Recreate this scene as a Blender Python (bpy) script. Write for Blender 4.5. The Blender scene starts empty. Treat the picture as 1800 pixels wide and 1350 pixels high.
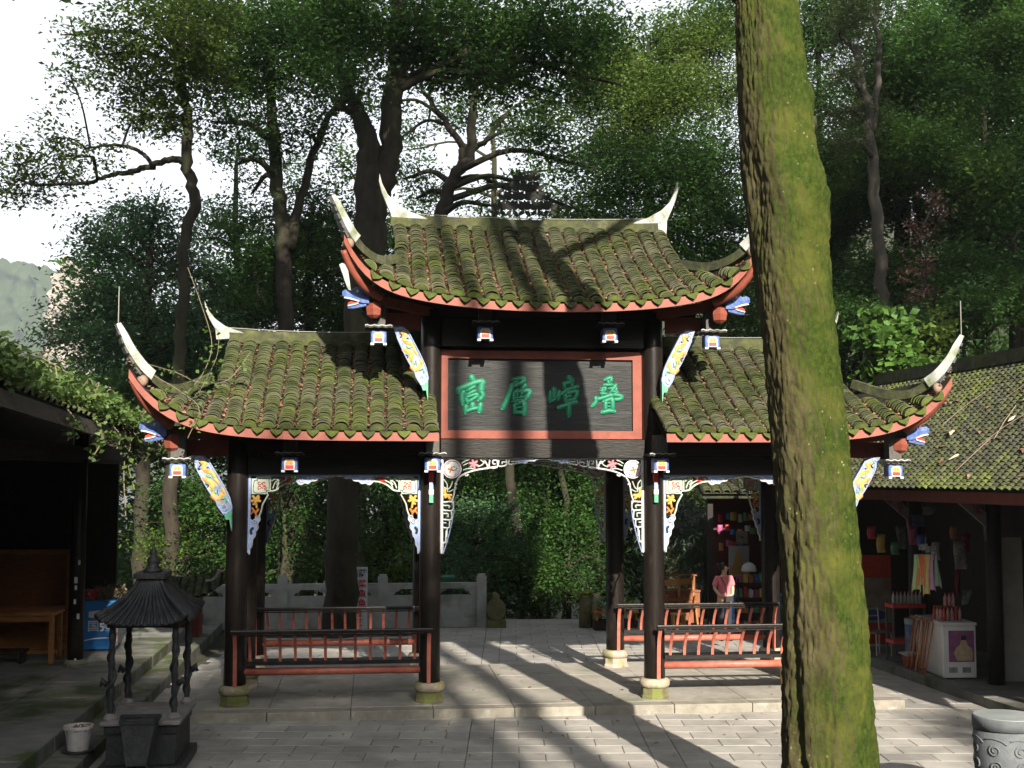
import bpy, bmesh, math, random
import numpy as np
from mathutils import Vector, Matrix
random.seed(7)
rng = np.random.default_rng(11)
S = bpy.context.scene
COL = S.collection

# ------------------------------------------------------------------ camera
F_PX, YAW, PITCH, ROLL = 2178.8, 0.1113, 0.07315, 0.00106
CAM = np.array([-2.523, -18.402, 3.3])
def _basis():
    cy, sy = math.cos(YAW), math.sin(YAW)
    f = np.array([sy * math.cos(PITCH), cy * math.cos(PITCH), math.sin(PITCH)])
    r = np.array([cy, -sy, 0.0])
    u = np.cross(r, f)
    c, s = math.cos(ROLL), math.sin(ROLL)
    return c * r + s * u, -s * r + c * u, f
CR, CU, CF = _basis()
cam_d = bpy.data.cameras.new('camera')
cam_d.sensor_width = 36.0
cam_d.lens = F_PX / 1800 * 36.0
cam_d.clip_end = 3000
cam = bpy.data.objects.new('camera', cam_d)
COL.objects.link(cam)
cam.matrix_world = Matrix(((CR[0], CU[0], -CF[0], CAM[0]), (CR[1], CU[1], -CF[1], CAM[1]),
                           (CR[2], CU[2], -CF[2], CAM[2]), (0, 0, 0, 1)))
S.camera = cam

# ------------------------------------------------------------------ sky, sun, exposure
SUN_EL = math.radians(26.0)
SH = np.array([-0.13, 1.0]); SH = SH / np.linalg.norm(SH)          # where shadows fall on the ground
TO_SUN = np.array([-SH[0] * math.cos(SUN_EL), -SH[1] * math.cos(SUN_EL), math.sin(SUN_EL)])
W = bpy.data.worlds.new('World'); S.world = W; W.use_nodes = True
nt = W.node_tree; nt.nodes.clear()
sky = nt.nodes.new('ShaderNodeTexSky'); sky.sky_type = 'NISHITA'; sky.sun_disc = False
sky.sun_elevation = SUN_EL
sky.sun_rotation = math.atan2(TO_SUN[0], TO_SUN[1])
sky.air_density = 1.0; sky.dust_density = 2.0; sky.ozone_density = 1.0
hs = nt.nodes.new('ShaderNodeHueSaturation'); hs.inputs['Saturation'].default_value = 0.22
bg = nt.nodes.new('ShaderNodeBackground'); bg.inputs['Strength'].default_value = 0.125
wo = nt.nodes.new('ShaderNodeOutputWorld')
nt.links.new(sky.outputs[0], hs.inputs['Color']); nt.links.new(hs.outputs[0], bg.inputs[0]); nt.links.new(bg.outputs[0], wo.inputs[0])
sd = bpy.data.lights.new('sun', 'SUN'); sd.energy = 5.0; sd.angle = math.radians(0.5); sd.color = (1.0, 0.91, 0.76)
sun = bpy.data.objects.new('sun', sd); COL.objects.link(sun)
sun.rotation_euler = Vector(TO_SUN).to_track_quat('Z', 'Y').to_euler()
sun.location = (0, -20, 30)
S.view_settings.view_transform = 'Standard'; S.view_settings.look = 'None'
S.view_settings.exposure = 1.34; S.view_settings.gamma = 1.0
S.view_settings.use_curve_mapping = False
S.cycles.max_bounces = 5; S.cycles.diffuse_bounces = 3; S.cycles.glossy_bounces = 2
S.cycles.transmission_bounces = 3; S.cycles.transparent_max_bounces = 4
S.cycles.use_denoising = True
S.cycles.caustics_reflective = False; S.cycles.caustics_refractive = False

# ------------------------------------------------------------------ pixel -> place helpers
def ray(px, py): return CF + CR * ((px - 900) / F_PX) - CU * ((py - 675) / F_PX)
def onz(px, py, z=0.0):
    d = ray(px, py); return CAM + d * ((z - CAM[2]) / d[2])
def ony(px, py, y):
    d = ray(px, py); return CAM + d * ((y - CAM[1]) / d[1])
def att(px, py, t): return CAM + ray(px, py) * t

# ------------------------------------------------------------------ materials
_M = {}
def _n(t, ty, **k):
    n = t.nodes.new(ty)
    for a, b in k.items(): setattr(n, a, b)
    return n
def pm(name, c1, c2=None, isl=0.0, scale=6.0, rough=0.7, bump=0.0, bscale=40.0, c3=None, s3=1.5, t3=0.55, vary=0.0,
       metal=0.0, spec=0.35, stretch=(1, 1, 1), lo=0.35, hi=0.65, coat=0.0, emit=None, objspace=False, w3=0.08):
    """Principled material: c1/c2 mottled by noise, c3 as larger patches, vary = per-object value change."""
    if name in _M: return _M[name]
    m = bpy.data.materials.new(name); m.use_nodes = True; t = m.node_tree
    b = t.nodes['Principled BSDF']; L = t.links.new
    if objspace: pos = _n(t, 'ShaderNodeTexCoord').outputs['Object']
    else: pos = _n(t, 'ShaderNodeNewGeometry').outputs['Position']
    mp = _n(t, 'ShaderNodeMapping'); mp.inputs['Scale'].default_value = stretch; L(pos, mp.inputs[0]); pos = mp.outputs[0]
    col = None
    def ramp(src, a, bb):
        r = _n(t, 'ShaderNodeMapRange'); r.inputs[1].default_value = a; r.inputs[2].default_value = bb; L(src, r.inputs[0]); return r.outputs[0]
    def mix(f, a, bb, typ='MIX'):
        x = _n(t, 'ShaderNodeMix', data_type='RGBA', blend_type=typ)
        if f is None: x.inputs[0].default_value = 1.0
        else: L(f, x.inputs[0])
        for s, v in ((x.inputs[6], a), (x.inputs[7], bb)):
            if isinstance(v, tuple): s.default_value = (*v[:3], 1)
            else: L(v, s)
        return x.outputs[2]
    if c2 is not None:
        nz = _n(t, 'ShaderNodeTexNoise'); nz.inputs['Scale'].default_value = scale; nz.inputs['Detail'].default_value = 5; nz.inputs['Roughness'].default_value = 0.65
        L(pos, nz.inputs['Vector']); col = mix(ramp(nz.outputs[0], lo, hi), c1, c2)
    if c3 is not None:
        n3 = _n(t, 'ShaderNodeTexNoise'); n3.inputs['Scale'].default_value = s3; n3.inputs['Detail'].default_value = 6; n3.inputs['Roughness'].default_value = 0.6
        L(pos, n3.inputs['Vector']); col = mix(ramp(n3.outputs[0], t3 - w3, t3 + w3), col if col is not None else c1, c3)
    if vary > 0:
        oi = _n(t, 'ShaderNodeObjectInfo')
        mr = _n(t, 'ShaderNodeMapRange'); mr.inputs[3].default_value = 1 - vary; mr.inputs[4].default_value = 1 + vary; L(oi.outputs['Random'], mr.inputs[0])
        cb = _n(t, 'ShaderNodeCombineColor')
        for i in range(3): L(mr.outputs[0], cb.inputs[i])
        col = mix(None, col if col is not None else c1, cb.outputs[0], 'MULTIPLY')
    if isl > 0:
        gi = _n(t, 'ShaderNodeNewGeometry'); mr = _n(t, 'ShaderNodeMapRange'); mr.inputs[3].default_value = 1 - isl; mr.inputs[4].default_value = 1 + isl; L(gi.outputs['Random Per Island'], mr.inputs[0])
        cb = _n(t, 'ShaderNodeCombineColor')
        for i in range(3): L(mr.outputs[0], cb.inputs[i])
        col = mix(None, col if col is not None else c1, cb.outputs[0], 'MULTIPLY')
    if col is None: b.inputs['Base Color'].default_value = (*c1[:3], 1)
    else: L(col, b.inputs['Base Color'])
    b.inputs['Roughness'].default_value = rough; b.inputs['Metallic'].default_value = metal
    b.inputs['Specular IOR Level'].default_value = spec; b.inputs['Coat Weight'].default_value = coat
    if bump > 0:
        n2 = _n(t, 'ShaderNodeTexNoise'); n2.inputs['Scale'].default_value = bscale; n2.inputs['Detail'].default_value = 6; L(pos, n2.inputs['Vector'])
        bp = _n(t, 'ShaderNodeBump'); bp.inputs['Strength'].default_value = bump; bp.inputs['Distance'].default_value = 0.02
        L(n2.outputs[0], bp.inputs['Height']); L(bp.outputs[0], b.inputs['Normal'])
    if emit is not None:
        b.inputs['Emission Color'].default_value = (*emit[:3], 1); b.inputs['Emission Strength'].default_value = emit[3]
    _M[name] = m
    return m
def leafmat(name, c1, c2, trans=0.35, gloss=0.06, rough=0.45):
    if name in _M: return _M[name]
    m = bpy.data.materials.new(name); m.use_nodes = True; t = m.node_tree; t.nodes.clear(); L = t.links.new
    g = _n(t, 'ShaderNodeNewGeometry'); mx = _n(t, 'ShaderNodeMix', data_type='RGBA')
    nz = _n(t, 'ShaderNodeTexNoise'); nz.inputs['Scale'].default_value = .9; nz.inputs['Detail'].default_value = 2; L(g.outputs['Position'], nz.inputs['Vector'])
    mr = _n(t, 'ShaderNodeMapRange'); mr.inputs[1].default_value = .35; mr.inputs[2].default_value = .65; L(nz.outputs[0], mr.inputs[0])
    av = _n(t, 'ShaderNodeMath', operation='MULTIPLY_ADD'); av.inputs[1].default_value = .5; L(g.outputs['Random Per Island'], av.inputs[0]); hf = _n(t, 'ShaderNodeMath', operation='MULTIPLY'); hf.inputs[1].default_value = .5; L(mr.outputs[0], hf.inputs[0]); L(hf.outputs[0], av.inputs[2])
    mx.inputs[6].default_value = (*c1, 1); mx.inputs[7].default_value = (*c2, 1); L(av.outputs[0], mx.inputs[0])
    d = _n(t, 'ShaderNodeBsdfDiffuse'); tr = _n(t, 'ShaderNodeBsdfTranslucent'); gl = _n(t, 'ShaderNodeBsdfGlossy'); gl.inputs['Roughness'].default_value = rough
    a = _n(t, 'ShaderNodeMixShader'); a.inputs[0].default_value = trans; bq = _n(t, 'ShaderNodeMixShader'); bq.inputs[0].default_value = gloss
    L(mx.outputs[2], d.inputs[0])
    hs = _n(t, 'ShaderNodeHueSaturation'); hs.inputs['Value'].default_value = 1.25; hs.inputs['Hue'].default_value = 0.48; L(mx.outputs[2], hs.inputs['Color']); L(hs.outputs[0], tr.inputs[0])
    L(d.outputs[0], a.inputs[1]); L(tr.outputs[0], a.inputs[2]); L(a.outputs[0], bq.inputs[1]); L(gl.outputs[0], bq.inputs[2])
    o = _n(t, 'ShaderNodeOutputMaterial'); L(bq.outputs[0], o.inputs[0])
    _M[name] = m
    return m

M_TILE = pm('tile_moss', (.112, .108, .080), (.082, .102, .024), isl=.30, scale=1.5, rough=.9, bump=.3, bscale=60, c3=(.040, .052, .022), s3=2.6, t3=.56, w3=.12, vary=.22, spec=.15)
M_TILE_DK = pm('tile_grey', (.045, .046, .042), (.075, .085, .035), isl=.3, scale=6, rough=.9, bump=.5, bscale=60, c3=(.09, .11, .03), s3=1.1, t3=.6, vary=.2, spec=.15)
M_DRIP = pm('drip_moss', (.045, .058, .018), (.080, .098, .024), scale=9, rough=.95, bump=.6, bscale=80, c3=(.05, .05, .035), s3=3, t3=.62, vary=.25, spec=.1)
M_PAN = pm('pan_tile', (.020, .021, .018), (.045, .052, .022), scale=8, rough=.95, bump=.3)
M_LITTER = leafmat('dead_leaf', (.16, .07, .045), (.36, .20, .14), trans=.1, gloss=.02)
M_RED = pm('red_paint', (.180, .045, .028), (.23, .060, .038), scale=7, rough=.6, bump=.12, bscale=50, c3=(.17, .042, .030), s3=4, t3=.63)
M_REDPALE = pm('red_rail_paint', (.32, .085, .058), (.40, .135, .098), scale=9, rough=.45, bump=.08, c3=(.25, .06, .04), s3=8, t3=.66)
M_BLACK = pm('black_lacquer', (.008, .0065, .006), (.016, .012, .010), scale=9, rough=.33, bump=.10, bscale=25, c3=(.035, .028, .022), s3=6, t3=.70, spec=.28, stretch=(3, 3, .6))
M_BEAM = pm('black_beam', (.008, .007, .0065), (.016, .014, .012), scale=9, rough=.45, bump=.18, bscale=22, spec=.22, stretch=(.5, 3, 4))
M_BOARD = pm('board_wood', (.011, .012, .013), (.022, .024, .025), scale=7, rough=.38, bump=.14, bscale=16, c3=(.036, .037, .036), s3=2.5, t3=.62, stretch=(.55, 2, 6), spec=.16)
M_DARKWOOD = pm('dark_soffit', (.012, .006, .005), (.022, .010, .008), scale=6, rough=.8)
M_GREYPOST = pm('grey_post', (.06, .058, .055), (.10, .095, .085), scale=20, rough=.8, bump=.3, stretch=(3, 3, .5))
M_GREEN = pm('sign_green', (.008, .135, .072), (.014, .18, .098), scale=30, rough=.5, bump=.1)
M_PLASTER = pm('ridge_plaster', (.30, .31, .31), (.43, .44, .43), scale=9, rough=.85, bump=.25, c3=(.16, .19, .10), s3=3.2, t3=.58)
M_PLASTER_W = pm('ridge_white', (.28, .29, .30), (.40, .40, .40), scale=9, rough=.85, bump=.3, c3=(.15, .17, .11), s3=4, t3=.57)
M_RIDGE = pm('ridge_moss', (.032, .034, .026), (.070, .078, .024), scale=6, rough=.95, bump=.5, c3=(.11, .11, .08), s3=3, t3=.66)
M_STONE = pm('paving_stone', (.30, .285, .268), (.37, .352, .33), scale=3.0, rough=.82, bump=.30, bscale=70, c3=(.23, .222, .212), s3=1.0, t3=.58, vary=.13, spec=.3)
M_STONE_P = pm('platform_stone', (.27, .25, .225), (.35, .33, .30), scale=2.5, rough=.85, bump=.3, bscale=50, c3=(.19, .19, .15), s3=1.2, t3=.57, vary=.08)
M_KERB = pm('kerb_stone', (.20, .185, .155), (.28, .26, .22), scale=5, rough=.9, bump=.5, bscale=35, c3=(.42, .42, .38), s3=3.4, t3=.66, vary=.1)
M_BASE = pm('column_base_stone', (.30, .25, .20), (.40, .34, .28), scale=9, rough=.9, bump=.4, bscale=40, c3=(.17, .17, .06), s3=4, t3=.55)
M_BASE_G = pm('column_base_moss', (.11, .10, .05), (.18, .165, .09), scale=8, rough=.95, bump=.5, bscale=40, c3=(.13, .16, .035), s3=4, t3=.56)
M_JOINT = pm('joint_earth', (.055, .052, .046), (.08, .075, .065), scale=10, rough=1)
M_WHITE = pm('white_paint', (.47, .47, .48), (.56, .56, .57), scale=20, rough=.5)
M_BLUE = pm('blue_paint', (.045, .08, .24), (.10, .16, .36), scale=25, rough=.5)
M_LBLUE = pm('light_blue_paint', (.22, .30, .54), (.32, .40, .60), scale=25, rough=.5)
M_GOLD = pm('yellow_paint', (.52, .27, .05), (.60, .38, .09), scale=25, rough=.5)
M_ORANGE = pm('orange_paint', (.46, .14, .03), (.52, .21, .05), scale=25, rough=.5)
M_REDP = pm('bright_red_paint', (.50, .03, .025), (.60, .06, .04), scale=20, rough=.5)
M_GREENP = pm('green_paint', (.06, .30, .16), (.12, .40, .24), scale=20, rough=.5)
M_LGREEN = pm('pale_green_paint', (.40, .47, .40), (.48, .54, .46), scale=20, rough=.5)
M_INK = pm('ink', (.02, .02, .025), rough=.6)

# ------------------------------------------------------------------ mesh builder
class MB:
    def __init__(s): s.v = []; s.f = []
    def add(s, vs, fs):
        o = len(s.v); s.v.extend([tuple(map(float, p)) for p in vs]); s.f.extend([tuple(i + o for i in f) for f in fs]); return s
    def box(s, c, d, rz=0.0, R=None, taper=1.0):
        hx, hy, hz = d[0] / 2, d[1] / 2, d[2] / 2
        P = [(-hx, -hy, -hz), (hx, -hy, -hz), (hx, hy, -hz), (-hx, hy, -hz), (-hx * taper, -hy * taper, hz), (hx * taper, -hy * taper, hz), (hx * taper, hy * taper, hz), (-hx * taper, hy * taper, hz)]
        if R is None:
            ca, sa = math.cos(rz), math.sin(rz)
            P = [(c[0] + x * ca - y * sa, c[1] + x * sa + y * ca, c[2] + z) for x, y, z in P]
        else: P = [tuple(Vector(c) + R @ Vector(p)) for p in P]
        return s.add(P, [(3, 2, 1, 0), (4, 5, 6, 7), (0, 1, 5, 4), (1, 2, 6, 5), (2, 3, 7, 6), (3, 0, 4, 7)])
    def span(s, a, b):
        return s.box([(a[i] + b[i]) / 2 for i in range(3)], [abs(b[i] - a[i]) for i in range(3)])
    def bar(s, a, b, w, h, up=(0, 0, 1)):
        a = Vector(a); b = Vector(b); y = (b - a); L = y.length
        if L < 1e-6: return s
        y = y / L; x = y.cross(Vector(up))
        if x.length < 1e-4: x = y.cross(Vector((1, 0, 0)))
        x.normalize(); z = x.cross(y)
        return s.box((a + b) / 2, (w, L, h), R=Matrix((x, y, z)).transposed())
    def tube(s, pts, rad, seg=8, cap=True, squash=1.0):
        pts = [Vector(p) for p in pts]; n = len(pts)
        if not hasattr(rad, '__len__'): rad = [rad] * n
        prev = None; V = []; Fs = []
        for i, p in enumerate(pts):
            t = (pts[min(i + 1, n - 1)] - pts[max(i - 1, 0)])
            t = t.normalized() if t.length > 1e-9 else Vector((0, 0, 1))
            if prev is None:
                a = Vector((0, 1, 0)) if abs(t.y) < .9 else Vector((1, 0, 0)); x = a.cross(t).normalized()
            else:
                x = prev - t * prev.dot(t)
                x = x.normalized() if x.length > 1e-6 else Vector((1, 0, 0)).cross(t).normalized()
            prev = x; y = t.cross(x)
            for k in range(seg):
                an = 2 * math.pi * k / seg
                V.append(p + (x * math.cos(an) + y * (math.sin(an) * squash)) * rad[i])
        for i in range(n - 1):
            for k in range(seg):
                a = i * seg + k; b = i * seg + (k + 1) % seg
                Fs.append((a, b, b + seg, a + seg))
        if cap:
            Fs.append(tuple(range(seg - 1, -1, -1))); Fs.append(tuple((n - 1) * seg + k for k in range(seg)))
        return s.add(V, Fs)
    def lathe(s, prof, seg=20, c=(0, 0, 0), sq=False, rot=0.0):
        V = []; Fs = []; n = len(prof)
        for r, z in prof:
            for k in range(seg):
                an = 2 * math.pi * (k + .5 * (1 if sq else 0)) / seg + rot
                V.append((c[0] + r * math.cos(an), c[1] + r * math.sin(an), c[2] + z))
        for i in range(n - 1):
            for k in range(seg):
                a = i * seg + k; b = i * seg + (k + 1) % seg; Fs.append((a, b, b + seg, a + seg))
        Fs.append(tuple(range(seg - 1, -1, -1))); Fs.append(tuple((n - 1) * seg + k for k in range(seg)))
        return s.add(V, Fs)
    def plate(s, pts, off):
        """prism: closed outline of 3-D points extruded by the vector off"""
        n = len(pts); P = [Vector(p) for p in pts]; o = Vector(off)
        nrm = Vector((0, 0, 0))
        for i in range(n): nrm += P[i].cross(P[(i + 1) % n])
        if nrm.dot(o) > 0: P = P[::-1]
        V = P + [p + o for p in P]
        return s.add(V, [tuple(range(n)), tuple(range(2 * n - 1, n - 1, -1))] + [(i, i + n, (i + 1) % n + n, (i + 1) % n) for i in range(n)])
    def grid(s, G, close_v=False):
        n = len(G); m = len(G[0]); V = [p for row in G for p in row]; Fs = []
        for i in range(n - 1):
            for j in range(m - 1 if not close_v else m):
                Fs.append((i * m + j, i * m + (j + 1) % m, (i + 1) * m + (j + 1) % m, (i + 1) * m + j))
        return s.add(V, Fs)
    def mesh(s, name, mat, smooth=False):
        me = bpy.data.meshes.new(name); me.from_pydata(s.v, [], s.f)
        if mat: me.materials.append(mat)
        if smooth: me.polygons.foreach_set('use_smooth', [True] * len(me.polygons))
        me.update(); return me
    def build(s, name, mat, parent=None, smooth=False, **tags):
        return link(name, s.mesh(name, mat, smooth), parent, **tags)

def link(name, me, parent=None, label=None, cat=None, group=None, kind=None):
    o = bpy.data.objects.new(name, me); COL.objects.link(o)
    if parent is not None: o.parent = parent
    return tag(o, label, cat, group, kind)
def tag(o, label=None, cat=None, group=None, kind=None):
    for k, v in (('label', label), ('category', cat), ('group', group), ('kind', kind)):
        if v: o[k] = v
    return o
def thing(name, label, cat, group=None, loc=(0, 0, 0), rz=0.0):
    """An Empty at the thing's base; parts keep world coordinates unless loc/rz are used with local meshes."""
    o = bpy.data.objects.new(name, None); COL.objects.link(o)
    o.location = loc; o.rotation_euler = (0, 0, rz); o.empty_display_size = .2
    return tag(o, label, cat, group)
def base_at(root, p):
    """Move a world-coordinates Empty to its base point, keeping the children where they are."""
    root.location = p
    for ch in root.children: ch.matrix_parent_inverse = Matrix.Translation(Vector(p)).inverted()
def copy_tree(o, parent=None):
    c = o.copy(); COL.objects.link(c); c.parent = parent
    for ch in list(o.children): copy_tree(ch, c)
    return c

def crom(P, n=8):
    """Catmull-Rom through points"""
    P = [np.array(p, float) for p in P]; Q = [2 * P[0] - P[1]] + P + [2 * P[-1] - P[-2]]; out = []
    for i in range(1, len(Q) - 2):
        for k in range(n):
            t = k / n; a, b, c, d = Q[i - 1], Q[i], Q[i + 1], Q[i + 2]
            out.append(.5 * ((2 * b) + (c - a) * t + (2 * a - 5 * b + 4 * c - d) * t * t + (3 * b - a - 3 * c + d) * t ** 3))
    out.append(P[-1]); return out

def strokes(mb, lines, place, h=0.02, sub=3, hz=5):
    """Raised brush strokes. lines = [(points2d, width)], place(x,y,z) -> 3-D point (z out of the surface)."""
    for k, (pts, w) in enumerate(lines):
        P = [np.array(p, float) for p in (crom(pts, sub) if len(pts) > 2 else [np.array(pts[0], float) + (np.array(pts[1], float) - np.array(pts[0], float)) * q for q in (0, .33, .66, 1)])]
        d0 = P[1] - P[0]; d0 = d0 / (np.linalg.norm(d0) + 1e-9); d1 = P[-1] - P[-2]; d1 = d1 / (np.linalg.norm(d1) + 1e-9)
        P = [P[0] - d0 * w * .32] + P + [P[-1] + d1 * w * .32]
        n = len(P); rows = []
        for i, p in enumerate(P):
            t = P[min(i + 1, n - 1)] - P[max(i - 1, 0)]; t = t / (np.linalg.norm(t) + 1e-9); nn = np.array((-t[1], t[0]))
            ww = w * (.45 if i in (0, n - 1) else 1.0) * .5; hh = h * (.5 if i in (0, n - 1) else 1.0) * (1 + .03 * (k % 4))
            row = []
            for j in range(hz):
                a = math.pi * j / (hz - 1); q = p + nn * (math.cos(a) * ww); row.append(place(q[0], q[1], hh * math.sin(a) ** .6 if 0 < j < hz - 1 else -.002))
            rows.append(row)
        mb.grid(rows)
        m = hz; o = len(mb.v) - n * m
        mb.f.append(tuple(o + j for j in range(m))); mb.f.append(tuple(o + (n - 1) * m + j for j in range(m - 1, -1, -1)))

# ------------------------------------------------------------------ numpy noise and leaf clouds
def vnoise(P, seed=0):
    P = np.asarray(P, float); I = np.floor(P).astype(np.int64); Fq = P - I; Fq = Fq * Fq * (3 - 2 * Fq)
    def h(ix, iy, iz):
        n = (ix * 374761393 + iy * 668265263 + iz * 2147483647 + seed * 974634777) & 0xFFFFFFFF
        n = ((n ^ (n >> 13)) * 1274126177) & 0xFFFFFFFF
        return ((n ^ (n >> 16)) & 0xFFFF) / 65535.0
    r = 0
    for dx in (0, 1):
        wx = Fq[..., 0] if dx else 1 - Fq[..., 0]
        for dy in (0, 1):
            wy = Fq[..., 1] if dy else 1 - Fq[..., 1]
            for dz in (0, 1):
                wz = Fq[..., 2] if dz else 1 - Fq[..., 2]
                r = r + wx * wy * wz * h(I[..., 0] + dx, I[..., 1] + dy, I[..., 2] + dz)
    return r
def fbm(P, oct=4, seed=0):
    a = 1.0; s = 0; tot = 0; P = np.asarray(P, float)
    for o in range(oct): s = s + a * vnoise(P * 2 ** o, seed + o); tot += a; a *= .5
    return s / tot

def leaf_mesh(name, C, size, mat, up=0.5, aspect=.5, fold=.12, r=rng, dirs=None):
    """one 4-vertex folded leaf per centre (2 triangles each)"""
    C = np.asarray(C, float); n = len(C)
    size = np.broadcast_to(np.asarray(size, float), (n,)) * r.uniform(.65, 1.3, n)
    N = r.normal(size=(n, 3)); N /= np.linalg.norm(N, axis=1)[:, None] + 1e-9
    N[:, 2] = np.abs(N[:, 2]) + up; N /= np.linalg.norm(N, axis=1)[:, None]
    D = r.normal(size=(n, 3)) if dirs is None else dirs + r.normal(size=(n, 3)) * .35
    D -= N * (D * N).sum(1)[:, None]; D /= np.linalg.norm(D, axis=1)[:, None] + 1e-9
    B = np.cross(N, D); s = size[:, None]
    V = np.empty((n, 4, 3))
    V[:, 0] = C - D * s * .5; V[:, 1] = C + B * s * aspect * .5 + N * s * fold; V[:, 2] = C + D * s * .5; V[:, 3] = C - B * s * aspect * .5 + N * s * fold
    me = bpy.data.meshes.new(name); me.vertices.add(4 * n); me.vertices.foreach_set('co', V.ravel())
    me.loops.add(4 * n); me.loops.foreach_set('vertex_index', np.arange(4 * n, dtype=np.int32))
    me.polygons.add(n); me.polygons.foreach_set('loop_start', np.arange(0, 4 * n, 4, dtype=np.int32)); me.polygons.foreach_set('loop_total', np.full(n, 4, np.int32))
    me.materials.append(mat); me.update(calc_edges=True); return me

def clumps(blobs, r=rng, per=26, sig=.28, flat=.6):
    """leaf centres: blobs = [(centre, (rx,ry,rz), n_clumps)]; each clump is a spray of leaves"""
    out = []
    for c, rad, n in blobs:
        n = int(n); d = r.normal(size=(n, 3)); d /= np.linalg.norm(d, axis=1)[:, None]
        rr = r.uniform(.0, 1, n) ** .45
        cc = np.asarray(c) + d * rr[:, None] * np.asarray(rad)
        k = r.poisson(per, n) + 3; idx = np.repeat(np.arange(n), k)
        out.append(cc[idx] + r.normal(size=(len(idx), 3)) * np.array((sig, sig, sig * flat)))
    return np.concatenate(out)
# ================================================================== THE GROUND
def terrain_z(x, y):
    z = np.full_like(x, -0.17)
    b = np.clip(y - 11.2, 0, None)
    right = np.clip((x - 6.0) / 8.0, 0, 1)
    z = z + b * (-.42 * (1 - right) + .16 * right) * np.clip(b / 3, 0, 1)
    z = np.where(x > 12, z + (x - 12) * .40, z)
    z = np.where((x < -12) & (y > 0), z - np.clip(-12 - x, 0, 40) * .25, z)
    return np.clip(z, -16, 30) + (fbm(np.stack([x * .25, y * .25, 0 * x], -1), 3) - .5) * np.clip((np.abs(y) - 11) / 6, 0, 1) * 1.6
xs = np.concatenate([np.linspace(-260, -45, 14), np.linspace(-40, 60, 90), np.linspace(65, 260, 14)]); ys = np.concatenate([np.linspace(-100, -25, 12), np.linspace(-22, 70, 90), np.linspace(75, 640, 18)])
X, Y = np.meshgrid(xs, ys); Z = terrain_z(X, Y)
g = MB(); g.grid([[(X[i, j], Y[i, j], Z[i, j]) for j in range(X.shape[1])] for i in range(X.shape[0])])
g.build('ground', pm('forest_floor', (.020, .022, .012), (.045, .04, .022), scale=2, rough=1, bump=.5, bscale=8, c3=(.03, .05, .015), s3=.6), smooth=True, kind='structure')

# paving: slabs in a frame turned a little against the gateway
E1 = np.array([.9938, -.1108, 0]); E2 = np.array([.1108, .9938, 0])
def pav(p, q, z): return tuple(E1 * p + E2 * q + np.array((0, 0, z)))
bed = MB(); bed.plate([pav(-6.2, -12, -.15), pav(9.5, -12, -.15), pav(9.5, 11.2, -.15), pav(-6.2, 11.2, -.15)], (0, 0, -.05))
pave = bed.build('pavement', M_JOINT, kind='structure')
def slab_mesh(w, d, h=.05, be=.006):
    m = MB(); m.add([(-w / 2, -d / 2, -h), (w / 2, -d / 2, -h), (w / 2, d / 2, -h), (-w / 2, d / 2, -h),
                     (-w / 2, -d / 2, -be), (w / 2, -d / 2, -be), (w / 2, d / 2, -be), (-w / 2, d / 2, -be),
                     (-w / 2 + be, -d / 2 + be, 0), (w / 2 - be, -d / 2 + be, 0), (w / 2 - be, d / 2 - be, 0), (-w / 2 + be, d / 2 - be, 0)],
                    [(0, 1, 5, 4), (1, 2, 6, 5), (2, 3, 7, 6), (3, 0, 4, 7), (4, 5, 9, 8), (5, 6, 10, 9), (6, 7, 11, 10), (7, 4, 8, 11), (8, 9, 10, 11)])
    return m
_sl = {}
def slab(p0, p1, q0, q1, z=-.13, gap=.007, mat=M_STONE, par=None, frame=True, name='paving_slab'):
    w, d = round(p1 - p0 - gap, 3), round(q1 - q0 - gap, 3); key = (w, d, mat.name)
    if key not in _sl: _sl[key] = slab_mesh(w, d).mesh(name, mat)
    o = link(name, _sl[key], par or pave)
    c = (p0 + p1) / 2, (q0 + q1) / 2
    o.location = pav(c[0], c[1], z + random.uniform(-.002, .002)) if frame else (c[0], c[1], z + random.uniform(-.0015, .0015))
    o.rotation_euler = (random.uniform(-.003, .003), random.uniform(-.003, .003), (-.1111 if frame else 0) + random.uniform(-.003, .003))
    return o
QD, PL = .42, .62
far = MB()
def far_slab(p0, p1, q0, q1, z=-.13):
    m = slab_mesh(p1 - p0 - .009, q1 - q0 - .009); c = pav((p0 + p1) / 2, (q0 + q1) / 2, z + random.uniform(-.002, .002))
    ca, sa = math.cos(-.1111), math.sin(-.1111)
    far.add([(c[0] + x * ca - y * sa, c[1] + x * sa + y * ca, c[2] + zz) for x, y, zz in m.v], m.f)
for r in range(-11, 27):
    q0 = r * QD; q1 = q0 + QD; near = (-5.05 < q0 < -.1)
    if q0 < -4.9 or (q0 > -.1 and q0 < 3.0): 
        if q0 < -4.9: near = False
    def put(a, b):
        if b - a < .12: return
        (slab if near else far_slab)(a, b, q0, q1)
    off = (r % 2) * PL / 2
    a = -1.02
    b = a - (off if off else PL)
    while a > -6.0:
        put(max(b, -6.1), a); a = b; b = a - PL
    if r % 2 == 0:
        pass
    for s0, s1 in ((-1.02, -.70), (1.26, 1.60)):
        put(s0, s1)
    n = 3; e = [-.70 + (1.96 / n) * (k + (.5 if r % 2 else 0)) for k in range(n + 1)]
    e = [max(-.70, min(1.26, v)) for v in ([-.70] + e + [1.26])]; e = sorted(set(round(v, 3) for v in e))
    for k in range(len(e) - 1): put(e[k], e[k + 1])
    a = 1.60; b = a + (off if off else PL)
    while a < 8.6:
        put(a, min(b, 9.3)); a = b; b = a + PL
far.build('far_paving_slabs', M_STONE, pave, kind='stuff')

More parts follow.
